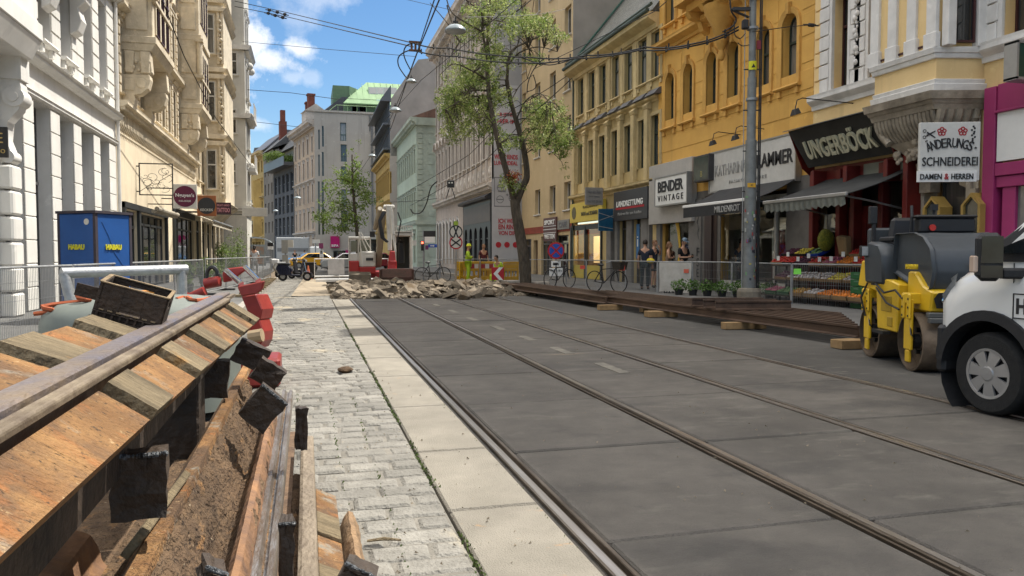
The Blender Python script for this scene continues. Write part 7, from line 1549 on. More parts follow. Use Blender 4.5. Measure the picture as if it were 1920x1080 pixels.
for k in range(3400):
    x=rr.uniform(1.0,8.2) if k%5 else rr.uniform(.8,3); y=rr.gauss(27.6,2.1); 
    if y<24.3: y=24.3+abs(rr.gauss(0,.4))
    if y>34 : continue
    s=rr.uniform(.05,.2)*(1 if rr.random()<.85 else 1.5); chunk(b,(x,y,hgt(x,y)+rr.uniform(-.05,.08)),s,rr)
for k in range(170):
    x=rr.uniform(1.2,7.6); y=rr.gauss(27.2,1.9)
    if 24.6<y<32: chunk(b,(x,y,hgt(x,y)+rr.uniform(.02,.14)),rr.uniform(.2,.36),rr)
# soil mound below
n=50; i0=len(b.v)
for j in range(n+1):
    for i in range(n+1):
        x=.75+7.8*i/n; y=24.1+11*j/n; b.v.append((x,y,hgt(x,y)-.08 if 0<i<n and j else -.3))
b.f+=[(i0+j*(n+1)+i,i0+j*(n+1)+i+1,i0+(j+1)*(n+1)+i+1,i0+(j+1)*(n+1)+i) for j in range(n) for i in range(n)]
o=ob('rubble_heap',b.mesh('rubble_heap',m_rub,fix=False)); tag(o,'heap of broken concrete and paving rubble torn from the tram tracks','rubble',kind='stuff')
locs=['at the near left corner of the heap','low on the left of the heap','left of the bucket','leaning on the heap under the bucket','just right of the bucket','near the middle of the heap','pale one right of the middle','flat one at the front edge','tilted one at the front edge','big pale one toward the right','right end of the heap','small square one at the far right','back row left','back row right']
for k,(px,py,s) in enumerate(((650,548,.5),(640,535,.42),(680,550,.4),(715,552,.45),(770,548,.5),(800,545,.42),(815,538,.5),(845,552,.38),(870,554,.35),(862,545,.42),(895,552,.36),(918,550,.3),(665,532,.4),(790,534,.4))):
    p=G(px,py,.12); q=MB(); chunk(q,(0,0,0),s,random.Random(k+40)); o=ob('concrete_chunk',q.mesh('concrete_chunk',m_rub)); o.location=(p.x,p.y,max(.12,hgt(p.x,p.y)+.12)); o.rotation_euler=(rr.uniform(-.4,.4),rr.uniform(-.4,.4),0); tag(o,'large broken concrete chunk, '+locs[k],'concrete chunk','large concrete chunks on the rubble heap')
# steel beams / new rails stacked on the right
m_nr=mat('brown new rail steel',(.135,.085,.058),(.07,.045,.032),scale=3,rough=.6,metal=.3,bump=.2,coord='World',stretch=(3,.5,3),stain=.3); m_tim=mat('pale squared timber',(.38,.25,.12),(.24,.15,.07),scale=5,rough=.9,coord='World',bump=.3)
railp=[(-.075,0),(-.075,.012),(-.01,.03),(-.01,.125),(-.035,.14),(-.035,.175),(.035,.175),(.035,.14),(.01,.125),(.01,.03),(.075,.012),(.075,0)]
def newrail(lab,x0,y0,x1,y1,z,grp):
    L_=math.hypot(x1-x0,y1-y0); t=tag(ob('steel_rail',MB().prof(railp,0,L_,'y').mesh('steel_rail',m_nr)),lab,'rail',grp); t.location=(x0,y0,z); t.rotation_euler[2]=math.atan2(-(x1-x0),y1-y0); return t
ordn=['first','second','third','fourth','fifth','sixth','seventh','eighth','ninth','tenth']
for i in range(8): newrail('long brown rail beside the roller, '+ordn[i]+' from the tram tracks',7.98+i*.21,9.75+i*.33,7.25+i*.19,20.6+i*.1,.14,'long rails lying by the right kerb')
for i in range(7): newrail('farther brown rail reaching toward the tree, '+ordn[i]+' from the tram tracks',7.25+i*.17,18.0+i*.25,6.9+i*.16,27.5,.14,'farther rails lying by the right kerb')
for i in range(3): newrail('short rail offcut laid on top of the long rails, '+ordn[i]+' from the front',7.55+i*.02,13.2+i*.5,9.0+i*.02,12.9+i*.5,.32,'short rail offcuts on top')
for i,(px,py,w_,n_) in enumerate(((1583,650,.55,3),(1365,614,.55,2),(1215,592,.45,3),(1120,579,.4,2),(1200,583,.4,2))):
    p=G(px,py,.04)
    for k in range(n_):
        t=tag(ob('squared_timber',MB().box(-w_*.75,w_*.75,-.05,.05,0,.125).mesh('squared_timber',m_tim,.005)),ordn[k]+' squared timber under the long rails, '+('by the roller','midway along the stack','by the short offcuts','farthest group','group just before the farthest')[i],'timber','squared timbers under the rails'); t.location=(p.x+.35,p.y+k*.1,0.005); t.rotation_euler=(0,0,R(-3+k*3))
# ---------- people ----------
m_skin=mat('skin',(.46,.26,.17),(.40,.22,.14),rough=.55,stain=0); m_hair=mat('dark hair',(.025,.017,.012),rough=.6); m_hairb=mat('light brown hair',(.22,.11,.045),(.14,.07,.03),rough=.6)
m_navy=mat('navy cloth',(.018,.024,.04),rough=.9); m_black=mat('black cloth',(.014,.014,.016),rough=.9); m_jean=mat('dark teal trousers',(.02,.035,.04),rough=.9); m_shoe=mat('dark shoes',(.03,.025,.02),rough=.7)
m_hiv=mat('hi-vis yellow',(.50,.72,.04),(.42,.62,.03),rough=.7); m_refl=P('reflective tape',(.5,.5,.5),.3,.3); m_whc=mat('white cloth',(.6,.6,.6),rough=.9); m_tan=mat('tan top cloth',(.30,.2,.13),rough=.9)
def skin(pts,edges,rad,sub=1):
    me=bpy.data.meshes.new('s'); me.from_pydata(pts,edges,[]); o=bpy.data.objects.new('s',me); COL.objects.link(o)
    md=o.modifiers.new('s','SKIN'); md.use_smooth_shade=True
    for i,v in enumerate(me.skin_vertices[0].data): v.radius=(rad[i],rad[i]) if not isinstance(rad[i],tuple) else rad[i]; v.use_root=(i==0)
    if sub: s_=o.modifiers.new('u','SUBSURF'); s_.levels=sub; s_.render_levels=sub
    bpy.context.view_layer.update(); r=bpy.data.meshes.new_from_object(o.evaluated_get(bpy.context.evaluated_depsgraph_get())); bpy.data.objects.remove(o); return r
def person(label,loc,rz,H=1.75,arms='relax',legs='stand',top=m_black,bot=m_jean,hair=m_hair,sleeve='short',shorts=False,hat=None,hatm=None,lean=0.,longhair=False,head_down=0.,shoe=m_shoe,grp=None,vest=None):
    k=H/1.75; t=thing('person',label,'person',loc,rz,grp)
    J={'pel':(0,0,.95),'wa':(0,.0,1.10),'ch':(0,.0,1.33),'nk':(0,.01,1.47),'hd':(0,-.02,1.60)}
    for s,sx in (('l',-1),('r',1)):
        J['sh'+s]=(.17*sx,.01,1.40); J['hp'+s]=(.09*sx,0,.90); J['kn'+s]=(.10*sx,-.02,.50); J['an'+s]=(.105*sx,.03,.09); J['to'+s]=(.115*sx,-.13,.035)
        J['el'+s]=(.235*sx,.03,1.13); J['wr'+s]=(.24*sx,-.06,.88); J['ha'+s]=(.235*sx,-.08,.80)
    if arms=='phone':
        for s,sx in (('l',-1),('r',1)): J['el'+s]=(.24*sx,-.03,1.12); J['wr'+s]=(.07*sx,-.27,1.13); J['ha'+s]=(.03*sx,-.34,1.15)
    if arms=='face': J['elr']=(.22,-.12,1.2); J['wrr']=(.08,-.2,1.42); J['har']=(.05,-.17,1.50)
    if arms=='folded':
        for s,sx in (('l',-1),('r',1)): J['el'+s]=(.24*sx,-.04,1.14); J['wr'+s]=(-.02*sx,-.22,1.18); J['ha'+s]=(-.1*sx,-.2,1.19)
    if arms=='out': J['ell']=(-.3,-.08,1.17); J['wrl']=(-.36,-.26,1.05); J['hal']=(-.37,-.33,1.03)
    if legs=='walk': J['knl']=(-.1,-.16,.52); J['anl']=(-.1,-.2,.1); J['tol']=(-.1,-.36,.04); J['knr']=(.1,.02,.5); J['anr']=(.1,.27,.13); J['tor']=(.1,.16,.04)
    if legs=='sit':
        for s,sx in (('l',-1),('r',1)): J['kn'+s]=(.14*sx,-.42,.86); J['an'+s]=(.13*sx,-.42,.46); J['to'+s]=(.13*sx,-.58,.40)
    dz=-.38 if legs=='sit' else 0.
    L=lean
    def tr(n):
        x,y,z=J[n]
        if n[:2] in('wa','ch','nk','hd','sh','el','wr','ha') and L: a=z-.95; y2=y*math.cos(L)-a*math.sin(L); z=.95+a*math.cos(L)+y*math.sin(L); y=y2
        return Vector((x*k,y*k,(z+dz)*k))
    Q={n:tr(n) for n in J}
    names=['pel','wa','ch','nk','hd','shl','ell','wrl','hal','shr','elr','wrr','har','hpl','knl','anl','tol','hpr','knr','anr','tor']; ix={n:i for i,n in enumerate(names)}
    E_=[('pel','wa'),('wa','ch'),('ch','nk'),('nk','hd'),('ch','shl'),('shl','ell'),('ell','wrl'),('wrl','hal'),('ch','shr'),('shr','elr'),('elr','wrr'),('wrr','har'),('pel','hpl'),('hpl','knl'),('knl','anl'),('anl','tol'),('pel','hpr'),('hpr','knr'),('knr','anr'),('anr','tor')]
    Rr=dict(pel=.12,wa=.11,ch=.125,nk=.05,hd=.06,sh=.055,el=.04,wr=.027,ha=.026,hp=.085,kn=.055,an=.038,to=.032)
    me=skin([Q[n] for n in names],[(ix[a],ix[b]) for a,b in E_],[Rr.get(n,Rr.get(n[:2]))*k for n in names]); me.materials.append(m_skin)
    bm=bmesh.new(); bm.from_mesh(me)
    # head, face and fingers joined into the body mesh
    hb=MB(); hc=Q['hd']+Vector((0,-.01,.045))*k; hb.ball((0,0,0),.1*k,14,10,sx=.80,sy=.95,sz=1.2); hb.ball((0,-.095*k,-.01*k),.017*k,6,5,sz=1.5); hb.ball((-.082*k,0,-.01*k),.022*k,6,5,sx=.4,sz=1.3); hb.ball((.082*k,0,-.01*k),.022*k,6,5,sx=.4,sz=1.3); hb.ball((0,-.083*k,-.055*k),.022*k,6,4,sz=.35)
    Mh=Matrix.Translation(hc)@Matrix.Rotation(head_down,4,'X'); hb.xf(Mh)
    for s in ('l','r'):
        h=Q['ha'+s]; d=(h-Q['wr'+s]).normalized(); u=d.cross(Vector((0,1,.3))).normalized()
        hb.ball(tuple(h),.036*k,8,6)
        for f in range(4): p=h+u*(f-1.5)*.017*k; hb.tube([p,p+d*.05*k,p+d*(.085-.008*abs(f-1.3))*k+Vector((0,-.012,0))*k],[.009*k,.008*k,.006*k],5)
        p=h-u*.03*k; hb.tube([h,p+d*.02*k,p+d*.055*k],[.011*k,.009*k,.007*k],5)
    hm=hb.mesh('h',None); bm.from_mesh(hm); bm.to_mesh(me); bm.free(); me.name='body'; me.polygons.foreach_set('use_smooth',[True]*len(me.polygons)); ob('body',me,t)
    # eyes
    eb=MB(); eb.ball((-.032*k,-.088*k,.012*k),.011*k,6,4).ball((.032*k,-.088*k,.012*k),.011*k,6,4); eb.xf(Mh); part('eyes',eb,m_hair,t)
    def garment(nm,nn_,es,m,g=.016,over={}):
        ii={n:i for i,n in enumerate(nn_)}; r=[(over.get(n,Rr.get(n,Rr.get(n[:2])))+g)*k for n in nn_]; mm=skin([Q[n] if n in Q else n_pts[n] for n in nn_],[(ii[a],ii[b]) for a,b in es],r); mm.materials.clear(); mm.materials.append(m); mm.name=nm; return ob(nm,mm,t)
    n_pts={}
    for s in ('l','r'):
        n_pts['me'+s]=Q['sh'+s].lerp(Q['el'+s],.75); n_pts['mk'+s]=Q['hp'+s].lerp(Q['kn'+s],.8)
    base=['wa','pel','ch','shl','shr']; es=[('wa','pel'),('wa','ch'),('ch','shl'),('ch','shr')]
    if sleeve=='long': garment('jacket' if vest else 'top',base+['ell','elr','wrl','wrr'],es+[('shl','ell'),('ell','wrl'),('shr','elr'),('elr','wrr')],top,.035 if vest else .016)
    elif sleeve=='none': garment('top',base,es,top)
    else: garment('top',base+['mel','mer'],es+[('shl','mel'),('shr','mer')],top,over={'mel':.05,'mer':.05})
    le=['pel','hpl','hpr']+(['mkl','mkr'] if shorts else ['knl','knr','anl','anr'])
    garment('trousers' if not shorts else 'shorts',le,[('pel','hpl'),('pel','hpr')]+([('hpl','mkl'),('hpr','mkr')] if shorts else [('hpl','knl'),('knl','anl'),('hpr','knr'),('knr','anr')]),bot,.032 if vest else .014,over={'mkl':.07,'mkr':.07,'anl':.05,'anr':.05})
    for s in ('l','r'): garment('shoe',['an'+s,'to'+s],[('an'+s,'to'+s)],shoe,.014)
    if hat:
        b=MB()
        if hat=='cap': b.lathe([(.088,.03),(.09,.07),(.075,.115),(.03,.135),(.001,.138)],n=14); b.box(-.06,.06,-.17,-.05,.035,.045)
        else: b.lathe([(.125,.03),(.12,.045),(.105,.05),(.10,.09),(.07,.14),(.001,.155)],n=16); b.box(-.05,.05,-.16,-.08,.03,.04)
        b.v=[(x*k,y*k,z*k) for x,y,z in b.v]; b.xf(Mh); part('cap' if hat=='cap' else 'hard_hat',b,hatm,t,smooth=True)
    if hat!='helmet':
        b=MB(); b.ball((0,.012*k,.022*k),.104*k,12,9,sx=.88,sy=.98,sz=1.12); b.v=[v for v in b.v]; 
        keep=[f for f in b.f if sum(b.v[i][2] for i in f)/len(f)>-.03*k+ (.065*k if sum(b.v[i][1] for i in f)/len(f)<-.03*k else 0)]; b.f=keep
        if longhair: b.ball((0,.07*k,-.06*k),.07*k,8,7,sz=1.6)
        b.xf(Mh); ob('hair',b.mesh('hair',hair,smooth=True),t)
    if vest:
        b=MB()
        for zz in (1.02,1.2): b.lathe([(.162,zz+dz),(.167,zz+dz),(.167,zz+.05+dz),(.162,zz+.05+dz)],n=18)
        b.v=[(x*k,y*k,z*k) for x,y,z in b.v]; part('reflective_tape',b,m_refl,t)
    return t
def pg(px,py,z=.12): return G(px,py,z)
p=pg(1209,543); t=person('person in dark navy clothes with a yellow hip bag, back to the street',p,R(150),1.74,arms='relax',top=m_navy,bot=m_jean,hair=m_hair)
part('hip_bag',MB().ball((-.2,.1,1.02),.12,10,7,sx=1.2,sy=.7,sz=.8),P('yellow bag',(.65,.5,.03)),t,smooth=True)
p=pg(1226,540); person('light haired person in shorts touching the face beside the person with the yellow bag',p,R(35),1.76,arms='face',top=m_navy,bot=m_dkc,hair=m_hairb,shorts=True)
p=pg(1253,541); t=person('person in a sleeveless tan top holding a brown bag by the vintage shop',p,R(60),1.68,arms='folded',top=m_tan,bot=m_dkc,hair=m_hairb,sleeve='none',longhair=True); part('shoulder_bag',MB().box(-.12,.14,-.26,-.16,.78,1.0),P('brown leather bag',(.12,.04,.02)),t,bevel=.03)
p=pg(1281,546); t=person('person in a black t-shirt and pale blue cap looking down at a phone',p,R(20),1.78,arms='phone',top=m_black,bot=m_dkc,hat='cap',hatm=P('pale blue cap',(.22,.30,.38)),head_down=.35); part('phone',MB().box(-.035,.035,-.40,-.39,1.12,1.25),m_ink,t)
p=pg(1388,546); person('person in a dark blue shirt half hidden behind the lamp post',p,R(100),1.76,arms='relax',top=mat('blue cloth',(.04,.06,.13)),bot=m_dkc,hair=m_hair)
p=G(878,531,.0); t=person('standing road worker in yellow hi-vis suit and yellow helmet',(p.x,p.y,0),R(75),1.82,arms='folded',top=m_hiv,bot=m_hiv,sleeve='long',hat='helmet',hatm=P('yellow helmet',(.7,.75,.03)),vest=True)
p=G(938,535,.0); person('seated road worker in yellow hi-vis vest beside the red and white arrow board',(p.x,p.y,-.02),R(-60),1.75,arms='relax',legs='sit',top=m_hiv,bot=m_hiv,hair=m_hair,lean=.35)
p=G(928,530,.0); person('person in a dark red top behind the arrow board',(p.x-.1,p.y+2.0,.12),R(10),1.72,arms='relax',top=mat('dark red cloth',(.12,.02,.025)),bot=m_dkc,hair=m_hairb)
p=Vector((0,0,EYE))+ray(138,520)*15.6; person('person in a black t-shirt partly hidden by the blue container',(p.x,p.y,.1),R(160),1.8,arms='out',top=m_black,bot=m_dkc)
p=G(478,520,.1); person('person in a white top walking on the left pavement toward the bus shelter',(p.x,p.y,.1),R(170),1.72,legs='walk',top=m_whc,bot=m_whc,hair=m_hair,longhair=True)
for k,(px,lab,tm) in enumerate(((553,'dark dressed',m_black),(571,'dark blue dressed',m_navy),(582,'black haired',m_dkc),(605,'grey dressed',m_jean))):
    p=G(px,492,.1); person(f'far {lab} pedestrian crossing before the stucco house',(p.x,p.y*.0+95+k,.0),R(90*k),1.75,top=tm,bot=m_dkc,grp='far pedestrians at the crossing') if False else None
    q=AY(px,500,88+k*2); person(f'far {lab} pedestrian at the crossing beyond the scooter',(q.x,q.y,0),R(90*k+20),1.75,legs='walk',top=tm,bot=m_dkc)
# ---------- right fence, barriers and signs ----------
def fence2(lab,a,c,z0,h,grp,infill=.045):
    fence([lab],[a,c],z0,h,grp,infill)
pts=[]
for (px,py) in ((830,528),(900,531),(985,535),(1062,538),(1099,542),(1173,548),(1232,556),(1297,558),(1372,562),(1483,579),(1621,588),(1760,604)): p=G(px,py); pts.append((p.x,p.y))
fl=['behind the round traffic signs','behind the yellow barriers','right behind the tree','beside the no stopping sign','short one left of the bicycle','in front of the bicycle','in front of the people with the yellow bag','carrying the white sheet','left of the lamp post foot','between the lamp post and the neon tag','in front of the fruit stand','behind the road roller']
for i in range(11): fence(['mesh fence panel on the right, '+fl[i+1 if i>=0 else 0]],[pts[i],pts[i+1]],0,1.13,'mesh fence panels along the right kerb',.06)
m_sheet=mat('white woven sheet',(.52,.50,.46),(.42,.40,.36),scale=5,rough=.85,bump=.3)
a,c=pts[6],pts[7]; t=thing('sheet_banner','white woven sheet hung on the mesh fence in front of the phone user','banner',(a[0],a[1]-.05,0),math.atan2(c[1]-a[1],c[0]-a[0])); Ls=math.hypot(c[0]-a[0],c[1]-a[1])
b=MB(); n=12
for i in range(n+1):
    for j in range(9): x=.05+(Ls-.1)*i/n; z=.16+.95*j/8+(.02*math.sin(i*1.1) if j==0 else 0); b.v.append((x,.0+.018*math.sin(i*1.3+j*.7),z))
b.f=[(i*9+j,(i+1)*9+j,(i+1)*9+j+1,i*9+j+1) for i in range(n) for j in range(8)]; ob('cloth',b.mesh('cloth',m_sheet,smooth=True),t); 
part('tag',MB().box(Ls-.28,Ls-.12,-.04,-.03,.78,.9),P('coral tag',(.6,.12,.07)),t); text('lettering','HABAU',.6,.1,(Ls*.45,-.03,.14),m_ink,t,bold=.03)
def ftag(lab,px,py,d,m,w_=.16,h_=.12):
    p=Vector((0,0,EYE))+ray(px,py)*d; t=tag(ob('fence_tag',MB().box(-w_/2,w_/2,-.004,.004,-h_/2,h_/2).mesh('fence_tag',m)),lab,'tag'); t.location=p; t.rotation_euler[2]=R(-15)
ftag('neon green tag on the fence before the fruit stand',1495,509,16.6,P('neon green tag',(.25,.8,.1))); ftag('small red tag on the fence left of the people',1166,502,24.8,P('red tag',(.6,.08,.05)),.2,.18); ftag('small red tag on the fence behind the bicycle',1092,501,26,P('red tag',(.6,.08,.05)))
# yellow plastic barriers
m_yb=mat('yellow barrier plastic',(.72,.42,.015),(.62,.35,.012),rough=.5)
def ybar(lab,px,py,rz,rw=False):
    p=G(px,py); t=thing('road_barrier',lab,'barrier',(p.x,p.y,0),rz,'yellow plastic barriers around the workers'); W=1.0
    b=MB(); b.box(-.5,-.4,-.03,.03,.06,1.0).box(.4,.5,-.03,.03,.06,1.0).box(-.4,.4,-.025,.025,.9,1.0).box(-.4,.4,-.025,.025,.1,.3).box(-.4,.4,-.025,.025,.55,.66)
    for x in (-.2,.0,.2): b.box(x-.04,x+.04,-.02,.02,.3,.55)
    for x in (-.45,.45): b.box(x-.05,x+.05,-.3,.3,0,.06)
    part('frame',b,m_yb,t,bevel=.01)
    for k in range(4): part('reflective_board',MB().box(-.4+k*.2,-.2+k*.2,-.03,-.026,.67,.89),(m_red,m_white)[k%2] if rw else m_yb,t)
for k,(px,py,rz,rw) in enumerate(((865,531,1.2,0),(872,529,.1,0),(897,529,0,1),(917,529,0,1),(905,527,.1,0),(958,530,.5,0))): ybar('yellow plastic road barrier, '+('end one turned sideways at the left','left one behind the worker','one with red and white board behind the worker','one with red and white board beside the arrow board','one behind the others','right one beside the seated worker')[k],px,py,rz,rw)
# arrow board
p=G(933,541); t=thing('arrow_board','red and white board with a left pointing chevron on a post','sign',(p.x,p.y,0),0); d_=p.y*.966+p.x*.258; s_=d_/FPX
part('post',MB().box(-.03,.03,-.02,.02,0,.7),m_stl,t); part('foot',MB().box(-.35,.35,-.2,.2,0,.08),mat('rubber foot',(.05,.05,.05)),t); zc=.42+22*s_; h_=24*s_; w_=24*s_/1.0; zc=(541-513)*s_
part('board',MB().box(-w_/2,w_/2,-.05,-.02,zc-h_/2,zc+h_/2),m_red,t,bevel=.01)
b=MB(); W2=w_*.1
b.add([(W2,-.055,zc+h_/2),(w_*.42,-.055,zc+h_/2),(-w_*.02,-.055,zc),(-w_*.36,-.055,zc)],[(0,1,2,3)]); b.add([(W2,-.055,zc-h_/2),(w_*.42,-.055,zc-h_/2),(-w_*.02,-.055,zc),(-w_*.36,-.055,zc)],[(0,1,2,3)]); ob('chevron',b.mesh('chevron',m_white,fix=False),t)
# no stopping sign
m_sb=P('sign blue',(.02,.08,.42),.4); m_sr=P('sign red',(.45,.02,.03),.4)
def roundsign(lab,px,pyc,rpx,pyb,face,name='traffic_sign',cross=True,extra=None,Yoff=0):
    p=G(px,pyb); D=p.y*FW.y/math.cos(PIT)+p.x*RT.y*-1; D=(p-Vector((0,0,EYE))).dot(FW); s_=D/FPX; z=(Vector((0,0,EYE))+ray(px,pyc)*D).z; r=rpx*s_
    t=thing(name,lab,'sign',(p.x,p.y,0),R(-8)); part('post',MB().cyl((0,0,0),(0,0,z+r),.03,n=8),m_stl,t,smooth=True); part('foot',MB().box(-.35,.35,-.2,.2,0,.08),mat('rubber foot',(.05,.05,.05)),t)
    part('rim',MB().cyl((0,-.035,z),(0,-.05,z),r,n=30),m_sr,t); part('face',MB().cyl((0,-.05,z),(0,-.055,z),r*.80,n=30),face,t)
    if cross:
        b=MB(); 
        for a in (PI/4,-PI/4): q=MB().box(-r*.82,r*.82,-.06,-.056,-r*.1,r*.1); q.xf(Matrix.Translation((0,0,z))@Matrix.Rotation(a,4,'Y')); b.add(q.v,q.f)
        part('cross_bars',b,m_sr,t)
    return t,z,r,s_
t,z,r,s_=roundsign('blue and red no stopping sign on a post beside the street tree',1042,470,16,546,m_sb)
b=MB().box(-.18,.18,-.05,-.04,z-r-.28,z-r-.06).box(-.25,.25,-.05,-.04,z-r-.62,z-r-.32); part('extra_plates',b,m_white,t); text('lettering','Ende',.22,.1,(0,-.053,z-r-.17),m_ink,t); text('lettering','Mo-Fr 6-18 h',.42,.09,(0,-.053,z-r-.42),m_ink,t)
t,z,r,s_=roundsign('round crossed out traffic sign under another round sign near the tram signals',855,455,12.5,534,m_cream,cross=False)
part('upper_disc',MB().cyl((0,-.036,z+r*1.6),(0,-.05,z+r*1.6),r*1.0,n=26),m_ink,t); part('upper_face',MB().cyl((0,-.05,z+r*1.6),(0,-.054,z+r*1.6),r*.82,n=26),m_cream,t)
b=MB()
for a,zz in ((PI/5,z),(-PI/5,z),(PI/2.6,z+r*1.6),(-PI/2.6,z+r*1.6)): q=MB().box(-r*.85,r*.85,-.062,-.056,-.03,.03); q.xf(Matrix.Translation((0,0,zz))@Matrix.Rotation(a,4,'Y')); b.add(q.v,q.f)
part('cross_bars',b,m_ink,t); part('green_dot',MB().cyl((0,-.03,z+r*2.9),(0,-.05,z+r*2.9),r*.35,n=14),P('lime dot',(.35,.5,.05)),t)
# passenger information board, blue arrow sign, signal
p=G(797,525); t=thing('display_board','dark passenger display with white plate on a post at the tram stop','display',(p.x,p.y,0),R(-8)); s_=(p-Vector((0,0,EYE))).dot(FW)/FPX
def zpx(py,D): return EYE+0  
def sb(px0,px1,py0,py1,m,nm,par,base,y=-.05,th=.1,bev=0):
    D=(base-Vector((0,0,EYE))).dot(FW); A=Vector((0,0,EYE))+ray(px0,py1)*D; B=Vector((0,0,EYE))+ray(px1,py0)*D; x0=(A-base).dot(RT); x1=(B-base).dot(RT); return part(nm,MB().box(x0,x1,y,y+th,A.z,B.z),m,par,bevel=bev)
t.rotation_euler[2]=-YAW
sb(795,817,433,444,m_ink,'display_case',t,p); sb(797,816,444,455,m_white,'route_plate',t,p); sb(823,826,420,528,m_stl,'post',t,p,0,.1); sb(793,796,432,528,m_stl,'post',t,p,0,.1); sb(803,820,458,464,m_sb,'blue_arrow_board',t,p,-.08,.04); sb(798,804,460,468,P('violet disc',(.15,.03,.12)),'disc_sign',t,p,-.09,.03)
b=MB(); D=(p-Vector((0,0,EYE))).dot(FW); A=Vector((0,0,EYE))+ray(811,461)*D; x=(A-p).dot(RT); b.prof([(x-.1,A.z-.02),(x+.05,A.z-.02),(x+.05,A.z-.05),(x+.13,A.z),(x+.05,A.z+.05),(x+.05,A.z+.02),(x-.1,A.z+.02)],-.086,-.081,'y'); part('arrow',b,m_white,t)
o=sb(790,795,452,470,m_ink,'signal_head',t,p,-.1,.1); sb(791,794.5,453.5,457,emis('red signal lamp',(1,.1,.05),3),'signal_lamp',t,p,-.13,.03)
# ---------- lamp and catenary pole ----------
m_pole=mat('grey galvanised pole',(.22,.235,.235),(.155,.165,.165),scale=5,rough=.55,metal=.25,stain=.25,bump=.1)
pb=G(1404,571,.12); D=(pb-Vector((0,0,EYE))).dot(FW); s_=D/FPX
PO=thing('lamp_post','tall grey overhead line mast covered with stickers below, standing in a concrete foot','mast',(pb.x,pb.y,.12),-YAW)
def zz(py): return (Vector((0,0,EYE))+ray(1404,py)*D).z-.12
part('pole',MB().cyl((0,0,.0),(0,0,zz(265)),12.5*s_,10*s_,n=20).cyl((0,0,zz(265)),(0,0,zz(150)),8.2*s_,8*s_,n=20).cyl((0,0,zz(150)),(0,0,zz(-90)),6.6*s_,6*s_,n=20),m_pole,PO,smooth=True)
part('concrete_foot',MB().lathe([(.30,-.1),(.30,.33),(.27,.40),(.16,.42)],n=12),mat('grubby concrete foot',(.22,.195,.155),(.15,.13,.10),scale=5,rough=.9,bump=.4),PO)
for zc in (zz(190),zz(350),zz(60),zz(425)): part('clamp',MB().lathe([(9.2*s_,zc-.03),(10.4*s_,zc-.03),(10.4*s_,zc+.03),(9.2*s_,zc+.03)],n=20),m_stl,PO)
b=MB(); 
for dx in (13.5,16.5): b.cyl((dx*s_,-.02,zz(540)),(dx*s_,-.02,zz(-80)),.018,n=7)
part('cable_conduit',b,m_ink,PO,smooth=True); part('cable_conduit',MB().cyl((-14*s_,0,zz(540)),(-14*s_,0,zz(-80)),.012,n=6),m_stl,PO,smooth=True)
b=MB()
for k in range(6): b.box(-15*s_,17*s_,-.02,.02,zz(60+k*75)-.012,zz(60+k*75)+.012)
part('conduit_brackets',b,m_met,PO)
part('warning_label',MB().lathe([(8.5*s_,zz(137)),(8.5*s_,zz(121))],n=12,a0=PI*1.15,a1=PI*1.85),P('yellow label',(.62,.60,.02)),PO); b=MB(); zc=zz(130); b.add([(-.05,-8.9*s_,zc-.04),(.05,-8.9*s_,zc-.04),(0,-8.9*s_,zc+.05)],[(0,1,2)]); ob('warning_triangle',b.mesh('warning_triangle',m_ink,fix=False),PO)
part('number_plate',MB().box(-9*s_,6*s_,-11.6*s_,-11.2*s_,zz(353),zz(345)),P('orange number plate',(.65,.36,.03)),PO); text('lettering','40',.06,.05,(-1*s_,-11.8*s_,zz(349)),m_ink,PO,depth=.001)
part('fuse_box',MB().box(6*s_,13*s_,-.12,-.06,zz(100),zz(84)),P('maroon insulator',(.2,.02,.03)),PO); part('fuse_box',MB().box(-20*s_,-9*s_,-.1,.05,zz(62),zz(45)),m_ink,PO,bevel=.02)
rr=random.Random(12); cs_=[(.5,.5,.48),(.35,.36,.34),(.04,.04,.05),(.3,.05,.05),(.06,.12,.3),(.42,.35,.1),(.15,.3,.15),(.45,.42,.4)]
for k in range(44):
    a=rr.uniform(PI*1.1,PI*1.95); z=rr.uniform(zz(530),zz(370)); w_=rr.uniform(.15,.45); h_=rr.uniform(.03,.1); c=cs_[rr.randrange(8)]
    part('sticker',MB().lathe([(12.7*s_,z),(12.7*s_,z+h_)],n=4,a0=a,a1=a+w_),P('sticker %d'%cs_.index(c),c),PO)
# bracket insulators at the top
b=MB(); b.box(-.5,-.05,-.05,.05,zz(28),zz(22)).box(-.3,.0,-.12,-.04,zz(8),zz(2)); b.cyl((-.55,0,zz(25)),(-.1,0,zz(40)),.03,n=6); part('bracket',b,m_met,PO)
# ---------- overhead wires and hanging lamps ----------
m_wire=P('black cable',(.012,.012,.013),.6)
def V(px,py,D): return Vector((0,0,EYE))+ray(px,py)*D
def wire(lab,pts,r,sag=0.,m=m_wire,n=10,grp=None,clips=None,name='overhead_wire'):
    P3=[]; 
    for a,c in zip(pts[:-1],pts[1:]):
        a=V(*a); c=V(*c)
        for i in range(n): u=i/n; q=a.lerp(c,u); q.z-=sag*4*u*(1-u); P3.append(q)
    P3.append(V(*pts[-1])); t=tag(ob(name,MB().tube(P3,r,5).mesh(name,m,smooth=True)),lab,'wire',grp)
    if clips:
        for k in range(clips):
            q=P3[int((k+.5)/clips*(len(P3)-1))]; b=MB(); b.box(-.012,.012,-.02,.02,-.05,.11); b.ball((0,-.03,-.03),.03,6,5); part('insulator_clip',b,m_wire if k%2 else m_met,t,loc=q)
    return t
Dp=D-.2
A1=(780,92,24.); 
wire('upper thick cable with clips from the hub in front of the tree to the mast',[(773,80,24.),(840,90,23.5),(1000,108,22),(1100,104,21),(1210,88,20),(1300,82,19),(1385,50,Dp)],.022,.06,clips=14,name='feeder_cable')
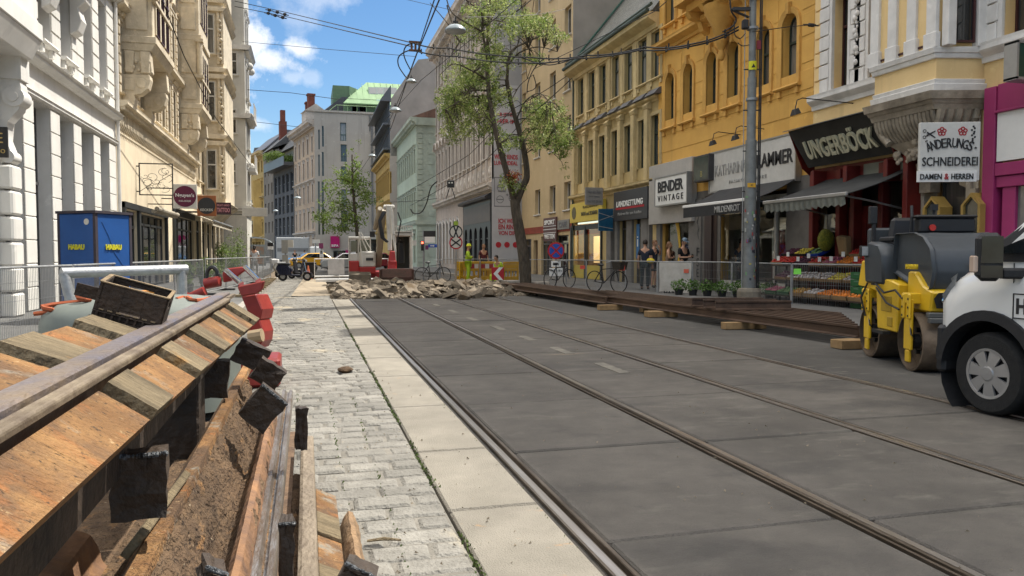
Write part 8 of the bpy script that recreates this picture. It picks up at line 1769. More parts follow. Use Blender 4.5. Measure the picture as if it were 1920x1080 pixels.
wire('lower thick cable with clips from the hub in front of the tree to the mast',[(773,94,24.),(860,106,23.5),(985,118,22),(1075,110,21),(1200,94,20),(1300,86,19),(1385,56,Dp)],.022,.05,clips=14,name='feeder_cable')
wire('short cable hanging between the clips behind the tree',[(975,105,22.3),(1030,122,22),(1085,104,21.2)],.018,.05,name='feeder_cable')
def loop(lab,ctrl,D_,r=.02):
    P3=[V(x,y,D_) for x,y in ctrl]; S_=[]
    for i in range(len(P3)-1):
        p0=P3[max(i-1,0)];p1=P3[i];p2=P3[i+1];p3=P3[min(i+2,len(P3)-1)]
        for k in range(6): u=k/6; S_.append(.5*((2*p1)+(-p0+p2)*u+(2*p0-5*p1+4*p2-p3)*u*u+(-p0+3*p1-3*p2+p3)*u**3))
    S_.append(P3[-1]); return tag(ob('cable_loop',MB().tube(S_,r,6).mesh('cable_loop',m_wire,smooth=True)),lab,'cable')
loop('outer black cable loop at the hub above the street',[(762,146),(748,125),(747,108),(758,98),(773,93)],24.1); loop('inner black cable loop at the hub above the street',[(769,130),(760,112),(757,98),(762,86),(775,80)],23.9)
loop('cable drooping beneath the feeder cables by the tree',[(1025,108),(1010,118),(998,135),(990,155),(988,175)],21.8,.016); loop('second drooping cable beneath the feeder cables by the tree',[(1000,140),(1005,160),(1000,168),(988,172)],21.8,.014)
loop('thick cable from the bracket down along the mast, left',[(1368,-10),(1371,20),(1380,35),(1375,48),(1355,60)],Dp,.02); loop('thin jumper cable from the bracket to the mast',[(1377,40),(1378,65),(1388,72),(1398,62)],Dp-.1,.012); loop('jumper cable leading to the maroon insulator',[(1383,80),(1392,86),(1405,84)],Dp-.3,.012); loop('cable arc above the tram stop rubbish',[(770,392),(776,400),(790,398),(800,380),(808,352),(820,340)],36,.03)
b=MB(); q=V(779,87,24); 
for dx in (-.12,0,.12): b.cyl((dx,0,-.14),(dx,0,.14),.035,n=8)
b.box(-.2,.2,-.03,.03,.1,.16).box(-.2,.2,-.03,.03,-.16,-.1); o=ob('insulator_hub',b.mesh('insulator_hub',mat('brown insulator',(.14,.07,.04)))); o.location=q; tag(o,'cluster of brown insulators where the cable loops meet','insulator')
wl=(('upper of the two wires crossing the sky from the cream house',[(440,2,46),(540,24,44),(780,82,26)],.02,.0),('lower of the two wires crossing the sky from the cream house',[(440,12,46),(540,32,44),(775,88,26)],.02,.0),
('thin span wire crossing the cloud',[(455,78,50),(620,93,45),(780,106,40)],.014,.0),('thin span wire below the small clouds',[(460,168,60),(545,174,58),(640,187,55)],.02,.0),('thin span wire low over the far roofs',[(465,227,70),(560,238,68)],.022,0),
('contact wire coming from overhead to the hub and on down the street',[(840,-40,14),(782,100,24),(765,146,27),(735,235,40),(690,330,60)],.018,0),('second contact wire from the hub toward the grey block',[(824,-30,14),(783,95,24),(757,165,30),(716,260,45),(660,345,70)],.014,0),
('diagonal wire in front of the ornate house, upper',[(1062,143,27),(960,205,31),(880,290,36),(770,355,50)],.014,.05),('diagonal wire in front of the ornate house, lower',[(1072,147,27),(985,222,31),(900,310,36),(770,385,50)],.016,.05),
('dark wire running along the left facades',[(300,-10,24),(345,105,27),(405,222,34),(470,310,48)],.018,.0),('thin wire from the lamp across the tree to the beige house',[(870,32,28),(1000,28,30),(1060,17,34)],.01,.02),('thin wire over the ochre townhouse eaves',[(1000,130,28),(1230,20,22),(1250,2,21)],.012,.0),('span wire with a turnbuckle above the orange building',[(1410,60,17),(1480,50,18),(1530,46,18)],.01,0),
('wire from the top edge toward the tree',[(990,-20,20),(900,60,26),(790,150,34),(700,250,50)],.012,0),('faint wire high across the blue sky',[(745,-5,34),(860,22,30)],.01,0),
('wire stretched low before the tree at the tram stop',[(600,375,60),(700,378,55),(820,372,45)],.015,.1))
for lab,pts_,r_,sg in wl: wire(lab,pts_,r_,sg)
for k,(px,py,D_) in enumerate(((505,19,44.5),(520,23,44.3),(534,27,44),(503,25,44.5),(516,29,44.3),(530,33,44))): o=ob('wire_insulator',MB().cyl((-.22,0,.02),(.22,0,-.04),.03,n=6).lathe([(.001,-.1),(.1,-.05),(.1,.05),(.001,.1)],n=8).mesh('wire_insulator',m_ink)); o.location=V(px,py,D_); tag(o,('first','second','third')[k%3]+' insulator from the left on the '+('upper','lower')[k//3]+' sky wire','insulator','insulators on the sky wires')
o=ob('wire_turnbuckle',MB().lathe([(.01,-.22),(.02,-.1),(.045,-.06),(.045,.06),(.02,.1),(.01,.22)],n=8,axis='x').mesh('wire_turnbuckle',m_ink)); o.location=V(1521,47,18); tag(o,'dark turnbuckle on the wire above the pale yellow building','turnbuckle')
m_lamp=P('grey enamel lamp shade',(.20,.24,.26),.3)
for k,(px,py,rp,D_) in enumerate(((854,55,20,17.5),(741,206,11.5,27),(698,292,7.5,40),(771,152,10,26),(558,371,7,62),(556,372,0,60),(457,394,0,60),(517,395,5,80),(655,362,6,55))):
    if rp==0: continue
    r=rp*D_/FPX; t=thing('hanging_lamp','bowl shaped grey street lamp hung on wires, '+('largest and nearest beside the tree top','in front of the grey firewall','before the grey block at mid height','just under the cable hub','in front of the stucco house','','','low before the dark glass fronted house','beside the far street tree')[k],'street lamp',V(px,py,D_),0,'street lamps hung over the street')
    part('shade',MB().lathe([(r,-r*.22),(r*1.02,-.12*r),(r*.9,.1*r),(r*.6,r*.32),(r*.3,r*.44),(r*.1,r*.5),(.001,r*.5)],n=22),m_lamp,t,smooth=True); part('lamp_glass',MB().lathe([(r*.97,-r*.2),(r*.6,-r*.35),(.001,-r*.4)],n=18),P('lamp diffuser',(.35,.36,.35),.3),t,smooth=True); part('hanger',MB().cyl((0,0,r*.45),(0,0,r*1.1),r*.08,n=6).box(-r*.25,r*.25,-.01,.01,r*.6,r*.75),m_met,t)
# hanging tram signal
t=thing('tram_signal','small black tram signal box hung from the wires before the ornate house','signal',V(845,345,36),R(-10)); part('box',MB().box(-.17,.17,-.08,.08,-.17,.17),m_ink,t,bevel=.02); b=MB()
for a in (.5,-.5): q=MB().box(-.02,.02,-.01,.01,-.75,-.2); q.xf(Matrix.Rotation(a*.6,4,'Y')); b.add(q.v,q.f)
part('crossed_rods',b,m_ink,t); part('signal_symbol',MB().box(-.1,-.03,-.09,-.081,.02,.08).box(.03,.1,-.09,-.081,.02,.08),m_white,t)
# ---------- fruit and vegetable stand ----------
def crate_at(lab,X,Y,z,tilt,m,fr,rz=-PI/2,w_=.55,d_=.38,grp='produce crates on the fruit stand'):
    t=thing('produce_crate',lab,'produce crate',(X,Y,z),rz,grp); t.rotation_euler=(tilt,0,rz)
    b=MB().box(-w_/2,w_/2,-d_/2,d_/2,0,.015)
    for (a,c,e,f_) in ((-w_/2,w_/2,-d_/2,-d_/2+.015),(-w_/2,w_/2,d_/2-.015,d_/2),(-w_/2,-w_/2+.015,-d_/2,d_/2),(w_/2-.015,w_/2,-d_/2,d_/2)): b.box(a,c,e,f_,.0,.1)
    part('box',b,m,t); fm,rad,lump_=fr; q=MB(); rr=random.Random(int(Y*100+z*37))
    n1=int(w_/(rad*2)); n2=int(d_/(rad*2))
    for i in range(n1):
        for j in range(n2): q.ball((-w_/2+(i+.5)*w_/n1+rr.uniform(-.01,.01),-d_/2+(j+.5)*d_/n2+rr.uniform(-.01,.01),.08+rr.uniform(0,.03)),rad*rr.uniform(.85,1.05),7,5,sz=lump_)
    o=part('produce',q,fm,t,smooth=True); return t
F=lambda n,c: mat(n,c,tuple(x*.7 for x in c),scale=9,rough=.45)
fo=(F('oranges',(.75,.22,.02)),.045,1); fr_=(F('tomatoes',(.55,.03,.02)),.04,.9); fa=(F('apples',(.45,.25,.05)),.045,.95); fw_=(F('wrapped produce',(.48,.44,.42)),.055,.7); fy_=(F('lemons',(.62,.5,.05)),.045,.9); fg=(F('greens',(.07,.16,.03)),.06,.6); fp=(F('plums',(.10,.02,.05)),.035,1); fpk=(F('pink radish',(.45,.12,.18)),.04,.9)
m_bluc=P('blue crate',(.02,.06,.35)); m_wdc=mat('light wood crate',(.34,.22,.11)); m_grc=P('green crate',(.02,.11,.035)); m_blc=P('black crate',(.02,.02,.02))
rows=[(12.95,1.02,((fr_,m_wdc),(fr_,m_blc),(fp,m_blc),(fr_,m_wdc),(fpk,m_wdc),(fo,m_wdc),(fr_,m_wdc),(fo,m_bluc))),(13.3,1.25,((fp,m_blc),(fy_,m_blc),(fg,m_bluc),None,None,(fr_,m_wdc),(fa,m_wdc),(fo,m_bluc))),(12.7,.62,(None,(fp,m_wdc),(fw_,m_wdc),(fw_,m_wdc),(fw_,m_wdc),(fy_,m_wdc),(fw_,m_wdc),(fw_,m_wdc))),(12.4,.22,(None,(fpk,m_grc),(fg,m_grc),(fa,m_wdc),(fw_,m_wdc),(fo,m_wdc),(fo,m_wdc),(fo,m_wdc))),(13.4,1.55,(None,None,None,None,None,None,(fo,m_wdc),(fo,m_wdc)))]
nm={id(fr_):'red tomatoes',id(fo):'oranges',id(fp):'dark plums',id(fa):'golden apples',id(fw_):'pale wrapped greens',id(fy_):'yellow lemons',id(fg):'leafy greens',id(fpk):'pink radishes'}
rn=['main','back','middle','bottom','topmost']
for ri,(X,z,cells) in enumerate(rows):
    for ci,c in enumerate(cells):
        if c: crate_at(f'crate of {nm[id(c[0])]} in the {rn[ri]} row of fruit stand, place {ci+1} from left',X,19.0-ci*.56,z+.12,R(24) if ri!=3 else R(16),c[1],c[0],w_=.52)
t=thing('fruit_stand','dark stepped wooden stand carrying the produce crates before the fruit shop','stand',(13.3,17,.12),-PI/2)
b=MB()
for x in (-2.3,-1.2,0,1.1,2.3): 
    for (y,h_) in ((-.95,.2),(-.65,.6),(-.35,.98),(.0,1.3)): b.box(x-.02,x+.02,y-.02,y+.02,0,h_)
for (y,h_) in ((-.95,.17),(-.65,.57),(-.35,.95),(.0,1.2)): b.box(-2.35,2.35,y-.2,y+.2,h_-.03,h_)
part('frame',b,mat('dark stained wood',(.05,.035,.025)),t)
for k in range(5): t=thing('green_crate','green crate in the stack right of the fruit stand, '+ordn[k]+' from the ground','crate',(12.5,15.2,.12+k*.17),-PI/2,'stacked green crates'); part('box',MB().box(-.2,.2,-.17,.17,0,.16),m_grc,t,bevel=.01); part('grip',MB().box(-.08,.08,-.176,-.17,.1,.13),P('grip slot',(.1,.2,.12)),t)
rr=random.Random(8)
for k in range(9):
    t=tag(ob('price_tag',MB().box(-.05,.05,-.002,.002,0,.12).mesh('price_tag',m_white)),'small white price tag standing among the produce, '+ordn[k]+' from the left','price tag','price tags on the fruit stand'); t.location=(12.75+.0,18.9-k*.45,1.22+rr.uniform(-.05,.1)); t.rotation_euler=(0,0,-PI/2+.2)
o=ob('flower_bunch',MB().ball((0,0,0),.3,9,7,sz=1.0).mesh('flower_bunch',mat('yellow green blossoms',(.35,.33,.03),(.10,.13,.02),scale=20,bump=1),smooth=True)); o.location=(13.3,17.6,1.75); o.scale=(.7,.8,1); tag(o,'bunch of yellow green blooms standing above the blue crate','flowers')
o=ob('paper_sack',MB().prism([(-.15,-.1),(.15,-.1),(.15,.1),(-.15,.1)],0,.5,[(-.19,-.12),(.19,-.12),(.19,.1),(-.19,.1)]).mesh('paper_sack',mat('kraft paper',(.38,.25,.12)),.04)); o.location=(13.25,16.75,1.35); o.rotation_euler=(.2,.1,-1.6); tag(o,'open brown paper sack leaning by the shop door','sack')
# leaves helper, plants
m_leaf=mat('leaves',(.20,.28,.06),(.10,.16,.03),scale=3,rough=.55,coord='World',island=.35); m_leaf2=mat('blossom leaves',(.42,.45,.18),(.26,.33,.09),scale=2,rough=.55,coord='World',island=.35); m_bark=mat('dark bark',(.11,.092,.07),(.05,.042,.033),scale=14,rough=.95,bump=.8,stretch=(1,1,.3),coord='World')
for m_ in (m_leaf,m_leaf2):   # light passes through the leaves
    n_=m_.node_tree.nodes; l_=m_.node_tree.links; pb_=n_['Principled BSDF']; tr_=n_.new('ShaderNodeBsdfTranslucent'); mx_=n_.new('ShaderNodeMixShader'); mx_.inputs[0].default_value=.4
    l_.new(pb_.inputs['Base Color'].links[0].from_socket,tr_.inputs[0]); l_.new(pb_.outputs[0],mx_.inputs[1]); l_.new(tr_.outputs[0],mx_.inputs[2]); l_.new(mx_.outputs[0],n_['Material Output'].inputs[0])
def leaves(b,c,r,n,s,rr,sh=(1,1,1),hole=.0):
    for _ in range(n):
        v=Vector((rr.gauss(0,1),rr.gauss(0,1),rr.gauss(0,1))).normalized()*rr.random()**.45; q=Vector(c)+Vector((v.x*r*sh[0],v.y*r*sh[1],v.z*r*sh[2]))
        if hole and noise.noise(q*1.7)<hole: continue
        a=Vector((rr.gauss(0,1),rr.gauss(0,1),rr.gauss(0,1))).normalized(); d=a.cross(Vector((rr.gauss(0,1),rr.gauss(0,1),rr.gauss(0,1)))).normalized(); l=s*rr.uniform(.7,1.4); w=l*.42
        b.v+=[tuple(q-a*l),tuple(q+d*w),tuple(q+a*l),tuple(q-d*w)]; k=len(b.v); b.f.append((k-4,k-3,k-2,k-1))
rr=random.Random(3); m_herb=mat('herb leaves',(.10,.20,.03),(.05,.10,.02),scale=4,coord='World',island=.3)
p=G(1350,556,.12)
for k in range(7):
    t=thing('potted_herb','leafy green herb in a black pot behind the fence, '+ordn[k]+' from the left','plant',(p.x-.75+k*.25,p.y+1.15-k*.42,.12),0,'potted herbs by the lamp post'); b=MB(); leaves(b,(0,0,.3),.27,260,.04,rr,(1,1,.8)); ob('foliage',b.mesh('foliage',m_herb,fix=False),t); part('pot',MB().cyl((0,0,0),(0,0,.18),.11,.14,n=10),m_blkp,t)
# bushes in tubs along the left shops
for k,(px,py,D_,r) in enumerate(((438,487,42,.75),(446,455,46,.9),(410,512,36,.5),(385,505,30,.45),(348,512,24,.4),(415,470,44,.5))):
    c=V(px,py,D_); t=thing('potted_shrub','leafy shrub before the left shops, '+('lower one under the awning end','tall one at the awning end','low one behind the cutter','flowering one by the dark shopfront','small one left of the tube rail post','upper one on the shopfront')[k],'shrub',(c.x,c.y,.1)); b=MB(); rr=random.Random(k+60); leaves(b,(0,0,c.z-.1),r,700,.05,rr,(.8,.8,1.1),-.1); leaves(b,(0,0,(c.z-.1)*.55),r*.8,400,.05,rr,(.7,.7,1.2)); ob('foliage',b.mesh('foliage',m_leaf,fix=False),t); part('tub',MB().cyl((0,0,0),(0,0,.35),.18,.24,n=12).cyl((0,0,.3),(0,0,c.z-.2),.03),P('grey tub',(.12,.12,.12)),t)
b=MB(); c=F2.location
t=thing('balcony_plants','overhanging green plants on the high balcony of the glass fronted house','plants',tuple(AY(533,297,136)))
rr=random.Random(5)
for k in range(9): leaves(b,(-2.6+k*.7,-.2*k,.4*math.sin(k)),1.0,260,.16,rr,(1,1,.9))
ob('foliage',b.mesh('foliage',m_leaf,fix=False),t)
# ---------- trees ----------
def limb(b,pts,r0,r1,D_,nz=6):
    P3=[V(x,y,D_+(d if True else 0)) for x,y,d in pts]; n=len(P3); S_=[]
    for i in range(n-1):
        p0=P3[max(i-1,0)];p1=P3[i];p2=P3[i+1];p3=P3[min(i+2,n-1)]
        for k in range(4): u=k/4; S_.append(.5*((2*p1)+(-p0+p2)*u+(2*p0-5*p1+4*p2-p3)*u*u+(-p0+3*p1-3*p2+p3)*u**3))
    S_.append(P3[-1]); m_=len(S_); b.tube(S_,[r0+(r1-r0)*i/(m_-1) for i in range(m_)],nz); return S_
TD=(G(985,540)-Vector((0,0,EYE))).dot(FW)
T=thing('street_tree','leaning street tree with a forked dark trunk and airy pale green blossoming crown','tree',(0,0,0))
b=MB(); tips=[]
limb(b,[(986,545,0),(984,500,0),(977,450,0),(968,400,0),(965,375,0)],.25,.19,TD,12); b.cyl(V(986,547,TD),V(986,538,TD),.42,.30,n=12)
main=[([(965,380,0),(952,330,-.2),(938,280,-.4),(927,235,-.5),(918,190,-.5),(914,150,-.4)],.14,.085),([(966,385,0),(980,350,.2),(988,330,.3),(984,290,.4),(972,240,.4),(958,190,.3),(950,150,.2)],.15,.085),
([(914,150,-.4),(913,110,-.2),(915,60,0),(918,0,0),(922,-40,0)],.09,.03),([(914,110,-.3),(905,60,-.6),(903,25,-1),(880,5,-1.2),(862,-10,-1.4)],.06,.02),([(915,80,0),(935,45,.5),(970,20,1),(1002,-5,1.4)],.05,.02),([(918,40,0),(930,15,.3),(925,-30,.3)],.04,.02),
([(950,160,.2),(954,110,.2),(965,90,.4),(990,78,.9),(1020,65,1.4),(1045,60,1.6)],.07,.02),([(954,120,.2),(975,98,-.3),(1010,88,-.8),(1045,97,-1)],.04,.012),
([(914,170,-.4),(885,170,-.9),(860,190,-1.3),(835,205,-1.6)],.05,.015),([(918,190,-.5),(890,180,0),(868,190,.6),(845,215,1)],.045,.012),([(914,150,-.4),(880,130,-1),(850,120,-1.4),(825,140,-1.8)],.04,.012),([(927,235,-.5),(910,215,-1),(902,195,-1.2)],.03,.012),
([(985,300,.4),(985,262,1),(1000,240,1.4),(1020,225,1.6)],.05,.015),([(985,270,.9),(1010,268,.8),(1035,285,.6),(1050,300,.4)],.035,.012),([(968,225,.4),(985,190,-.4),(1010,175,-.9),(1030,190,-1.2)],.035,.01),([(985,262,1),(1020,272,1.5),(1060,270,1.9),(1085,268,2.2)],.03,.01),([(958,190,.3),(975,160,.8),(1000,140,1.1)],.03,.01),
([(905,60,-.6),(870,40,-1),(845,20,-1),(833,-20,-1)],.045,.02),([(838,10,-1),(845,35,-1),(858,75,-1)],.03,.015),([(862,78,-1),(840,45,-1.2),(806,5,-1.4)],.03,.012),([(975,345,.2),(958,330,.4),(948,318,.6)],.02,.01)]
for pts_,r0,r1 in main: S_=limb(b,pts_,r0,r1,TD); tips.append(S_)
ob('trunk',b.mesh('trunk',m_bark,smooth=True),T)
rr=random.Random(17); tw=MB(); lb=MB(); lb2=MB()
bl_=[(905,120,60,46,1.2),(865,150,45,40,1.3),(840,205,30,40,1.0),(880,200,50,40,1.3),(905,165,40,35,1),(865,245,40,30,1.1),(920,230,35,40,1),(935,190,35,35,.9),(890,60,40,35,1.2),(955,60,45,40,1.2),(940,110,35,30,1),(1000,45,50,35,1.4),(1035,60,35,22,1.2),(1045,72,25,14,1),(1000,110,25,16,.8),(1030,215,45,30,1.3),(1045,240,40,25,1.3),(1000,235,30,30,1),(1020,265,45,25,1.2),(1065,265,25,18,1.2),(955,270,25,25,.9),(1010,200,30,18,.8),(960,345,30,22,.5),(945,350,15,15,.4),(845,175,35,25,1),(905,20,45,25,1.2),(1048,200,20,12,.8),(1055,290,12,16,.6),(925,0,60,30,1.3),(1060,320,12,14,.3)]
sc_=TD/FPX
for i,(px,py,rx,ry,dep) in enumerate(bl_):
    for _ in range(int(rx*ry/7)):
        u=Vector((rr.gauss(0,.5),rr.gauss(0,.5),rr.gauss(0,.5)))
        if u.length>1: continue
        q=V(px+u.x*rx,py+u.y*ry,TD+u.z*dep*1.6+rr.uniform(-.5,.5))
        if noise.noise(q*1.1+Vector((3,0,0)))<-.06: continue
        leaves(lb if rr.random()<.45 else lb2,q,.17,16,.048,rr)
        if rr.random()<.35:
            # twig toward nearest limb point
            best=min((p for S_ in tips for p in S_[::3]),key=lambda p:(p-q).length)
            if (best-q).length<1.6: tw.tube([best,best.lerp(q,.5)+Vector((0,0,.08)),q],[.018,.012,.006],4)
ob('crown',lb.mesh('crown',m_leaf,fix=False),T); ob('blossom_crown',lb2.mesh('blossom_crown',m_leaf2,fix=False),T); ob('twigs',tw.mesh('twigs',m_bark,fix=False),T)
b=MB(); rr=random.Random(4); leaves(b,V(962,332,TD-.3),.35,160,.06,rr); ob('red_leaves',b.mesh('red_leaves',mat('reddish young leaves',(.38,.09,.03),(.2,.06,.02),island=.3),fix=False),T)
o=ob('tree_kerb_stone',MB().box(-.9,-.3,-.3,.3,0,.32).box(.35,.95,-.3,.3,0,.26).mesh('tree_kerb_stone',m_kerb,.03)); q=V(985,545,TD); o.location=(q.x,q.y,0); tag(o,'stone blocks set on either side of the tree foot','stone')
# far tree beyond the excavator
FD=52.; T2=thing('far_street_tree','slender darker street tree behind the excavator before the grey block','tree',(0,0,0)); b=MB()
limb(b,[(672,500,0),(670,440,0),(664,380,0),(661,330,0),(660,290,0)],.16,.04,FD,8)
for pts_ in ([(666,400,0),(645,385,.5),(625,380,1)],[(668,415,0),(640,410,-.8),(612,408,-1)],[(664,370,0),(685,360,.6),(698,362,1)],[(662,345,0),(640,335,-.8),(622,340,-1)],[(661,325,0),(675,310,.3),(680,300,.5)]): limb(b,pts_,.05,.015,FD,5)
ob('trunk',b.mesh('trunk',m_bark,smooth=True),T2); lb=MB(); rr=random.Random(31)
for (px,py,rx,ry) in ((662,305,18,22),(655,335,35,20),(640,355,38,16),(650,385,50,14),(625,405,38,14),(690,370,22,12),(672,345,25,20),(610,412,22,10),(700,378,16,8),(640,430,30,10),(668,295,10,14),(622,338,14,10),(660,410,30,15)):
    for _ in range(int(rx*ry/7)):
        u=Vector((rr.gauss(0,.45),rr.gauss(0,.45),rr.gauss(0,.5))); q=V(px+u.x*rx,py+u.y*ry,FD+u.z*1.8)
        if noise.noise(q*.8)<-.12: continue
        leaves(lb,q,.26,10,.085,rr)
ob('crown',lb.mesh('crown',m_leaf,fix=False),T2)
# ---------- bicycles, scooter, cars, shelter ----------
def bike(lab,loc,rz,bask=True,m=m_ink):
    t=thing('bicycle',lab,'bicycle',loc,rz); 
    for x in (-.52,.52):
        b=MB(); n=26; 
        b.tube([(x+.34*math.cos(2*PI*i/n),0,.35+.34*math.sin(2*PI*i/n)) for i in range(n+1)],.018,5)
        o=part('wheel',b,m_tyre,t,smooth=True); q=MB()
        for i in range(12): a=PI*i/6; q.cyl((x,0,.35),(x+.33*math.cos(a),0,.35+.33*math.sin(a)),.0025,n=3)
        q.cyl((x,-.04,.35),(x,.04,.35),.025,n=8); part('spokes',q,m_stl,o)
    b=MB(); 
    for a,c in (((-.52,0,.35),(-.12,0,.3)),((-.12,0,.3),(-.22,0,.85)),((-.52,0,.35),(-.2,0,.78)),((-.12,0,.3),(.36,0,.72)),((-.2,0,.75),(.33,0,.8)),((.52,0,.35),(.33,0,.95))): b.cyl(a,c,.017,n=6)
    part('frame',b,m,t); part('saddle',MB().ball((-.24,0,.9),.12,8,6,sx=1.1,sy=.6,sz=.4),m_ink,t,smooth=True); part('handlebar',MB().tube([(.2,-.28,.98),(.34,-.2,1.02),(.36,0,1.0),(.34,.2,1.02),(.2,.28,.98)],.014,6),m_stl,t)
    if bask: part('basket',MB().prism([(.4,-.16),(.7,-.16),(.7,.16),(.4,.16)],.75,1.0,[(.38,-.2),(.74,-.2),(.74,.2),(.38,.2)]),mat('dark wicker',(.05,.04,.03),bump=1,scale=20),t)
    return t
p=G(1137,548,.12); bike('bicycle with a dark front basket parked facing the viewer behind the fence',(p.x,p.y,.12),R(-62)); p=G(1040,541,.12); bike('dark bicycle parked behind the no stopping sign',(p.x+.2,p.y,.12),R(30),False); p=G(812,532,.12); bike('dark bicycle leaning among signs at the tram stop',(p.x,p.y,.12),R(20),False)
def scooter(lab,loc,rz,m):
    t=thing('motor_scooter',lab,'scooter',loc,rz)
    for x in (-.6,.62): o=part('wheel',MB().lathe([(.13,-.05),(.22,-.05),(.235,0),(.22,.05),(.13,.05)],(x,0,.235),18,'y'),m_tyre,t,smooth=True); part('rim',MB().cyl((x,-.055,.235),(x,.055,.235),.12,n=14),m_alloy,o)
    b=MB(); b.add([(x,y*w,z) for y in (-1,1) for x,z,w in ((-.95,.62,.08),(-.85,.82,.12),(-.3,.82,.14),(-.1,.55,.15),(-.2,.28,.14),(-.75,.3,.14))],[(0,1,2,3,4,5),(11,10,9,8,7,6)]+[(i,6+i,6+(i+1)%6,(i+1)%6) for i in range(6)]); part('rear_body',b,m,t,bevel=.03,smooth=True)
    part('floorboard',MB().box(-.2,.35,-.16,.16,.26,.34),m,t,bevel=.02); b=MB().hexa([(.28,-.2,.3),(.38,-.2,.3),(.38,.2,.3),(.28,.2,.3),(.40,-.16,.98),(.48,-.16,.98),(.48,.16,.98),(.40,.16,.98)]); part('leg_shield',b,m,t,bevel=.03); part('front_mudguard',MB().lathe([(.26,-.07),(.28,0),(.26,.07)],(.62,0,.235),14,'y',0,PI),m,t,smooth=True)
    part('fork',MB().cyl((.62,0,.24),(.46,0,1.0),.03),m_chr,t); part('seat',MB().box(-.85,-.2,-.14,.14,.82,.92),m_ink,t,bevel=.04); part('handlebar',MB().tube([(.3,-.33,1.02),(.42,-.1,1.04),(.42,.1,1.04),(.3,.33,1.02)],.02,6).ball((.46,0,1.04),.1,8,6),m_ink,t); part('mirror',MB().cyl((.35,-.25,1.03),(.35,-.32,1.28),.01).ball((.35,-.33,1.3),.06,8,6,sx=.3),m_chr,t); part('headlight',MB().ball((.56,0,1.02),.06,8,6),m_hl,t); part('top_box',MB().box(-1.12,-.8,-.18,.18,.88,1.1),m_whc,t,bevel=.03) if m is not m_blk else None
    return t
p=G(553,527); scooter('dark blue motor scooter parked at the end of the cobbled lane',(p.x,p.y,0),R(-12),P('dark navy paint',(.01,.012,.03),.2,coat=.6)); p=G(566,524); scooter('second dark motor scooter behind the dark blue one',(p.x,p.y+1.0,0),R(150),m_blk); p=G(540,523); scooter('pale scooter mostly hidden behind the dark blue one',(p.x,p.y+1.6,0),R(30),m_whf)
def car(lab,loc,rz,m):
    t=thing('car',lab,'car',loc,rz); pr=[(-2.1,.3),(-2.15,.75),(-1.9,.95),(-1.1,1.02),(-.5,1.42),(.9,1.45),(1.5,1.02),(2.0,.95),(2.1,.6),(2.1,.3)]
    b=MB(); n=len(pr); b.add([(x,-.88,z) for x,z in pr]+[(x,.88,z) for x,z in pr],[tuple(range(n)),tuple(range(2*n-1,n-1,-1))]+[(i,(i+1)%n,n+(i+1)%n,n+i) for i in range(n)]); part('body',b,m,t,bevel=.08,smooth=True)
    part('windows',MB().add([(x,y,z) for y in (-.885,.885) for x,z in ((-1.0,1.02),(-.5,1.36),(.85,1.38),(1.35,1.02))],[(0,1,2,3),(7,6,5,4)]).box(1.2,1.25,-.7,.7,1.05,1.25),m_gls,t)
    for x in (-1.35,1.35):
        for y in (-.82,.82): o=part('wheel',MB().cyl((x,y-.09,.31),(x,y+.09,.31),.31,n=18),m_tyre,t); part('rim',MB().cyl((x,y-.1,.31),(x,y+.1,.31),.18,n=14),m_alloy,o)
    for y in (-.6,.6): part('headlight',MB().box(-2.17,-2.1,y-.15,y+.15,.68,.8),m_hl,t); part('tail_light',MB().box(2.08,2.12,y-.15,y+.15,.75,.88),m_sr,t)
    return t
q=AY(580,500,80); car('blue car passing behind the scooter',(q.x,q.y,0),R(8),P('blue car paint',(.04,.16,.36),.25,coat=.6)); q=AY(584,507,72); car('orange yellow car behind the white construction fence',(q.x+.2,q.y,0),R(5),P('orange car paint',(.75,.40,.02),.25,coat=.6)); q=AY(655,505,60); car('silver car parked behind the white construction fence',(q.x,q.y,0),R(0),P('silver car paint',(.42,.43,.44),.25,.4,coat=.6)); q=AY(700,505,66); car('dark red car farther right behind the white construction fence',(q.x,q.y,0),R(5),P('dark red car paint',(.2,.02,.03),.25,coat=.6))
q=AY(560,505,92); t=thing('delivery_truck','pale grey truck side standing far off before the glass fronted house','truck',(q.x,q.y,0),0); part('box',MB().box(-2.4,1.2,-1,1,.6,3.2),P('pale truck box',(.42,.44,.45)),t,bevel=.05); part('cab',MB().box(1.2,2.6,-.95,.95,.5,2.2),m_carw,t,bevel=.15); part('side_band',MB().box(-2.3,1.1,-1.01,-1,1.6,2.0),P('grey band',(.2,.21,.22)),t)
for x in (-1.6,1.8): part('wheel',MB().cyl((x,-.95,.4),(x,-.7,.4),.4,n=16),m_tyre,t)
# white plastic fence rail before the cars
t=thing('site_fence','low white railed site fence with a white sheet before the parked cars','fence',(0,0,0)); a=G(590,524); c=G(728,522)
b=MB(); 
for z in (.16,1.1): b.cyl((a.x,a.y,z),(c.x,c.y,z),.05 if z<1 else .03,n=6)
for u in (0,.33,.66,1): q=a.lerp(c,u); b.cyl((q.x,q.y,0),(q.x,q.y,1.1),.025,n=6)
part('rails',b,m_white,t); q=a.lerp(c,.18); part('sheet',MB().box(q.x-.02,q.x+.85,q.y-.06,q.y-.04,.25,1.1),m_whc,t)
o=ob('white_beam',MB().box(0,4.2,-.15,.15,0,.16).mesh('white_beam',m_white,.02)); q=G(592,529); o.location=q; tag(o,'long white painted beam lying before the site fence','beam')
o=ob('red_white_cone',MB().cyl((0,0,0),(0,0,.75),.16,.03,n=12).box(-.2,.2,-.2,.2,0,.04).mesh('red_white_cone',P('orange cone',(.6,.16,.08)))); o.location=G(578,524); tag(o,'orange traffic cone beside the scooter','cone')
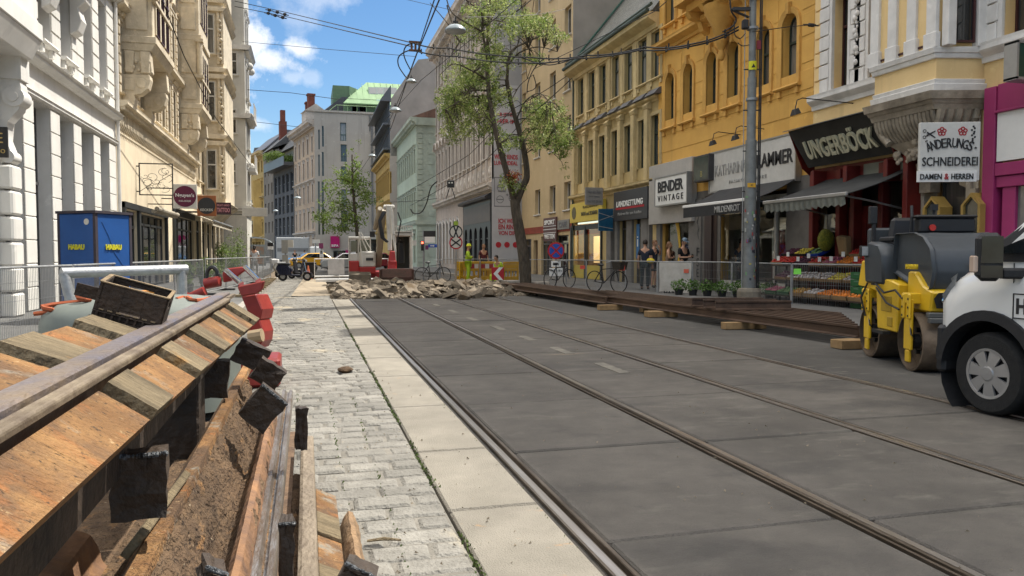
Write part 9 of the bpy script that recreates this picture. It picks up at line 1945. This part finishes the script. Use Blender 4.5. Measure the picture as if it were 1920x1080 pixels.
# bus shelter
q=AY(478,500,66); t=thing('tram_shelter','glass tram shelter with a curved pale roof and a poster at the left kerb','shelter',(q.x,q.y,.1),R(0)); b=MB()
for i in range(8):
    a0,a1=PI*.15+PI*.7*i/8,PI*.15+PI*.7*(i+1)/8; b.hexa([(-1.6*math.cos(a_),yy,1.6+.95*math.sin(a_)+th) for th in (0,.08) for a_,yy in ((a0,-1),(a1,-1),(a1,1.6),(a0,1.6))])
part('roof',b,P('pale blue grey roof',(.38,.43,.46),.3),t); b=MB()
for x in (-1.3,1.3): b.box(x-.04,x+.04,-.9,-.82,0,2.1).box(x-.04,x+.04,1.4,1.48,0,2.1)
part('posts',b,m_stl,t); o=part('poster_case',MB().box(-1.2,.9,-.95,-.9,.3,2.0),P('shelter frame grey',(.25,.28,.29)),t); part('poster',MB().box(-1.0,.75,-.97,-.951,.45,1.85),mat('orange brown poster',(.42,.16,.04),(.15,.25,.28),scale=1.5),o)
# posts and signs cluster far left centre
def farpost(lab,px,pyb,Y,parts_):
    q=AY(px,pyb,Y); t=thing('sign_post',lab,'sign post',(q.x,Y,0),-YAW); D=(q-Vector((0,0,EYE))).dot(FW); z1=(V(px,min(pp[2] for pp in parts_),D)).z; part('post',MB().cyl((0,0,0),(0,0,z1),.07,n=8),m_stl,t)
    for (x0,x1,y0,y1,m,nm) in parts_: A=V(x0,y1,D); B=V(x1,y0,D); part(nm,MB().box((A-q).dot(RT),(B-q).dot(RT),-.1,-.04,A.z,B.z),m,t)
m_vio=P('violet sign',(.22,.04,.12)); m_gsn=P('grey sign back',(.34,.34,.32))
farpost('tall post with pale boards beside the bus shelter',508,500,62,((503,513,455,462,m_ink,'display'),(503,513,462,468,m_white,'board')))
farpost('post with a tall pale board before the dark glass fronted house',536,505,60,((529,541,450,475,m_gsn,'board'),(530,541,478,500,m_gsn,'board'),(541,551,450,464,m_whf,'board')))
farpost('post with violet round signs before the stucco house',603,505,70,((599,607,456,466,m_vio,'sign_plate'),(600,607,469,483,m_white,'sign_plate'),(601.5,605.5,470,476,m_ink,'symbol')))
farpost('post with a broad pale sign before the stucco house',592,505,80,((587,600,449,456,m_cream,'sign_plate'),))
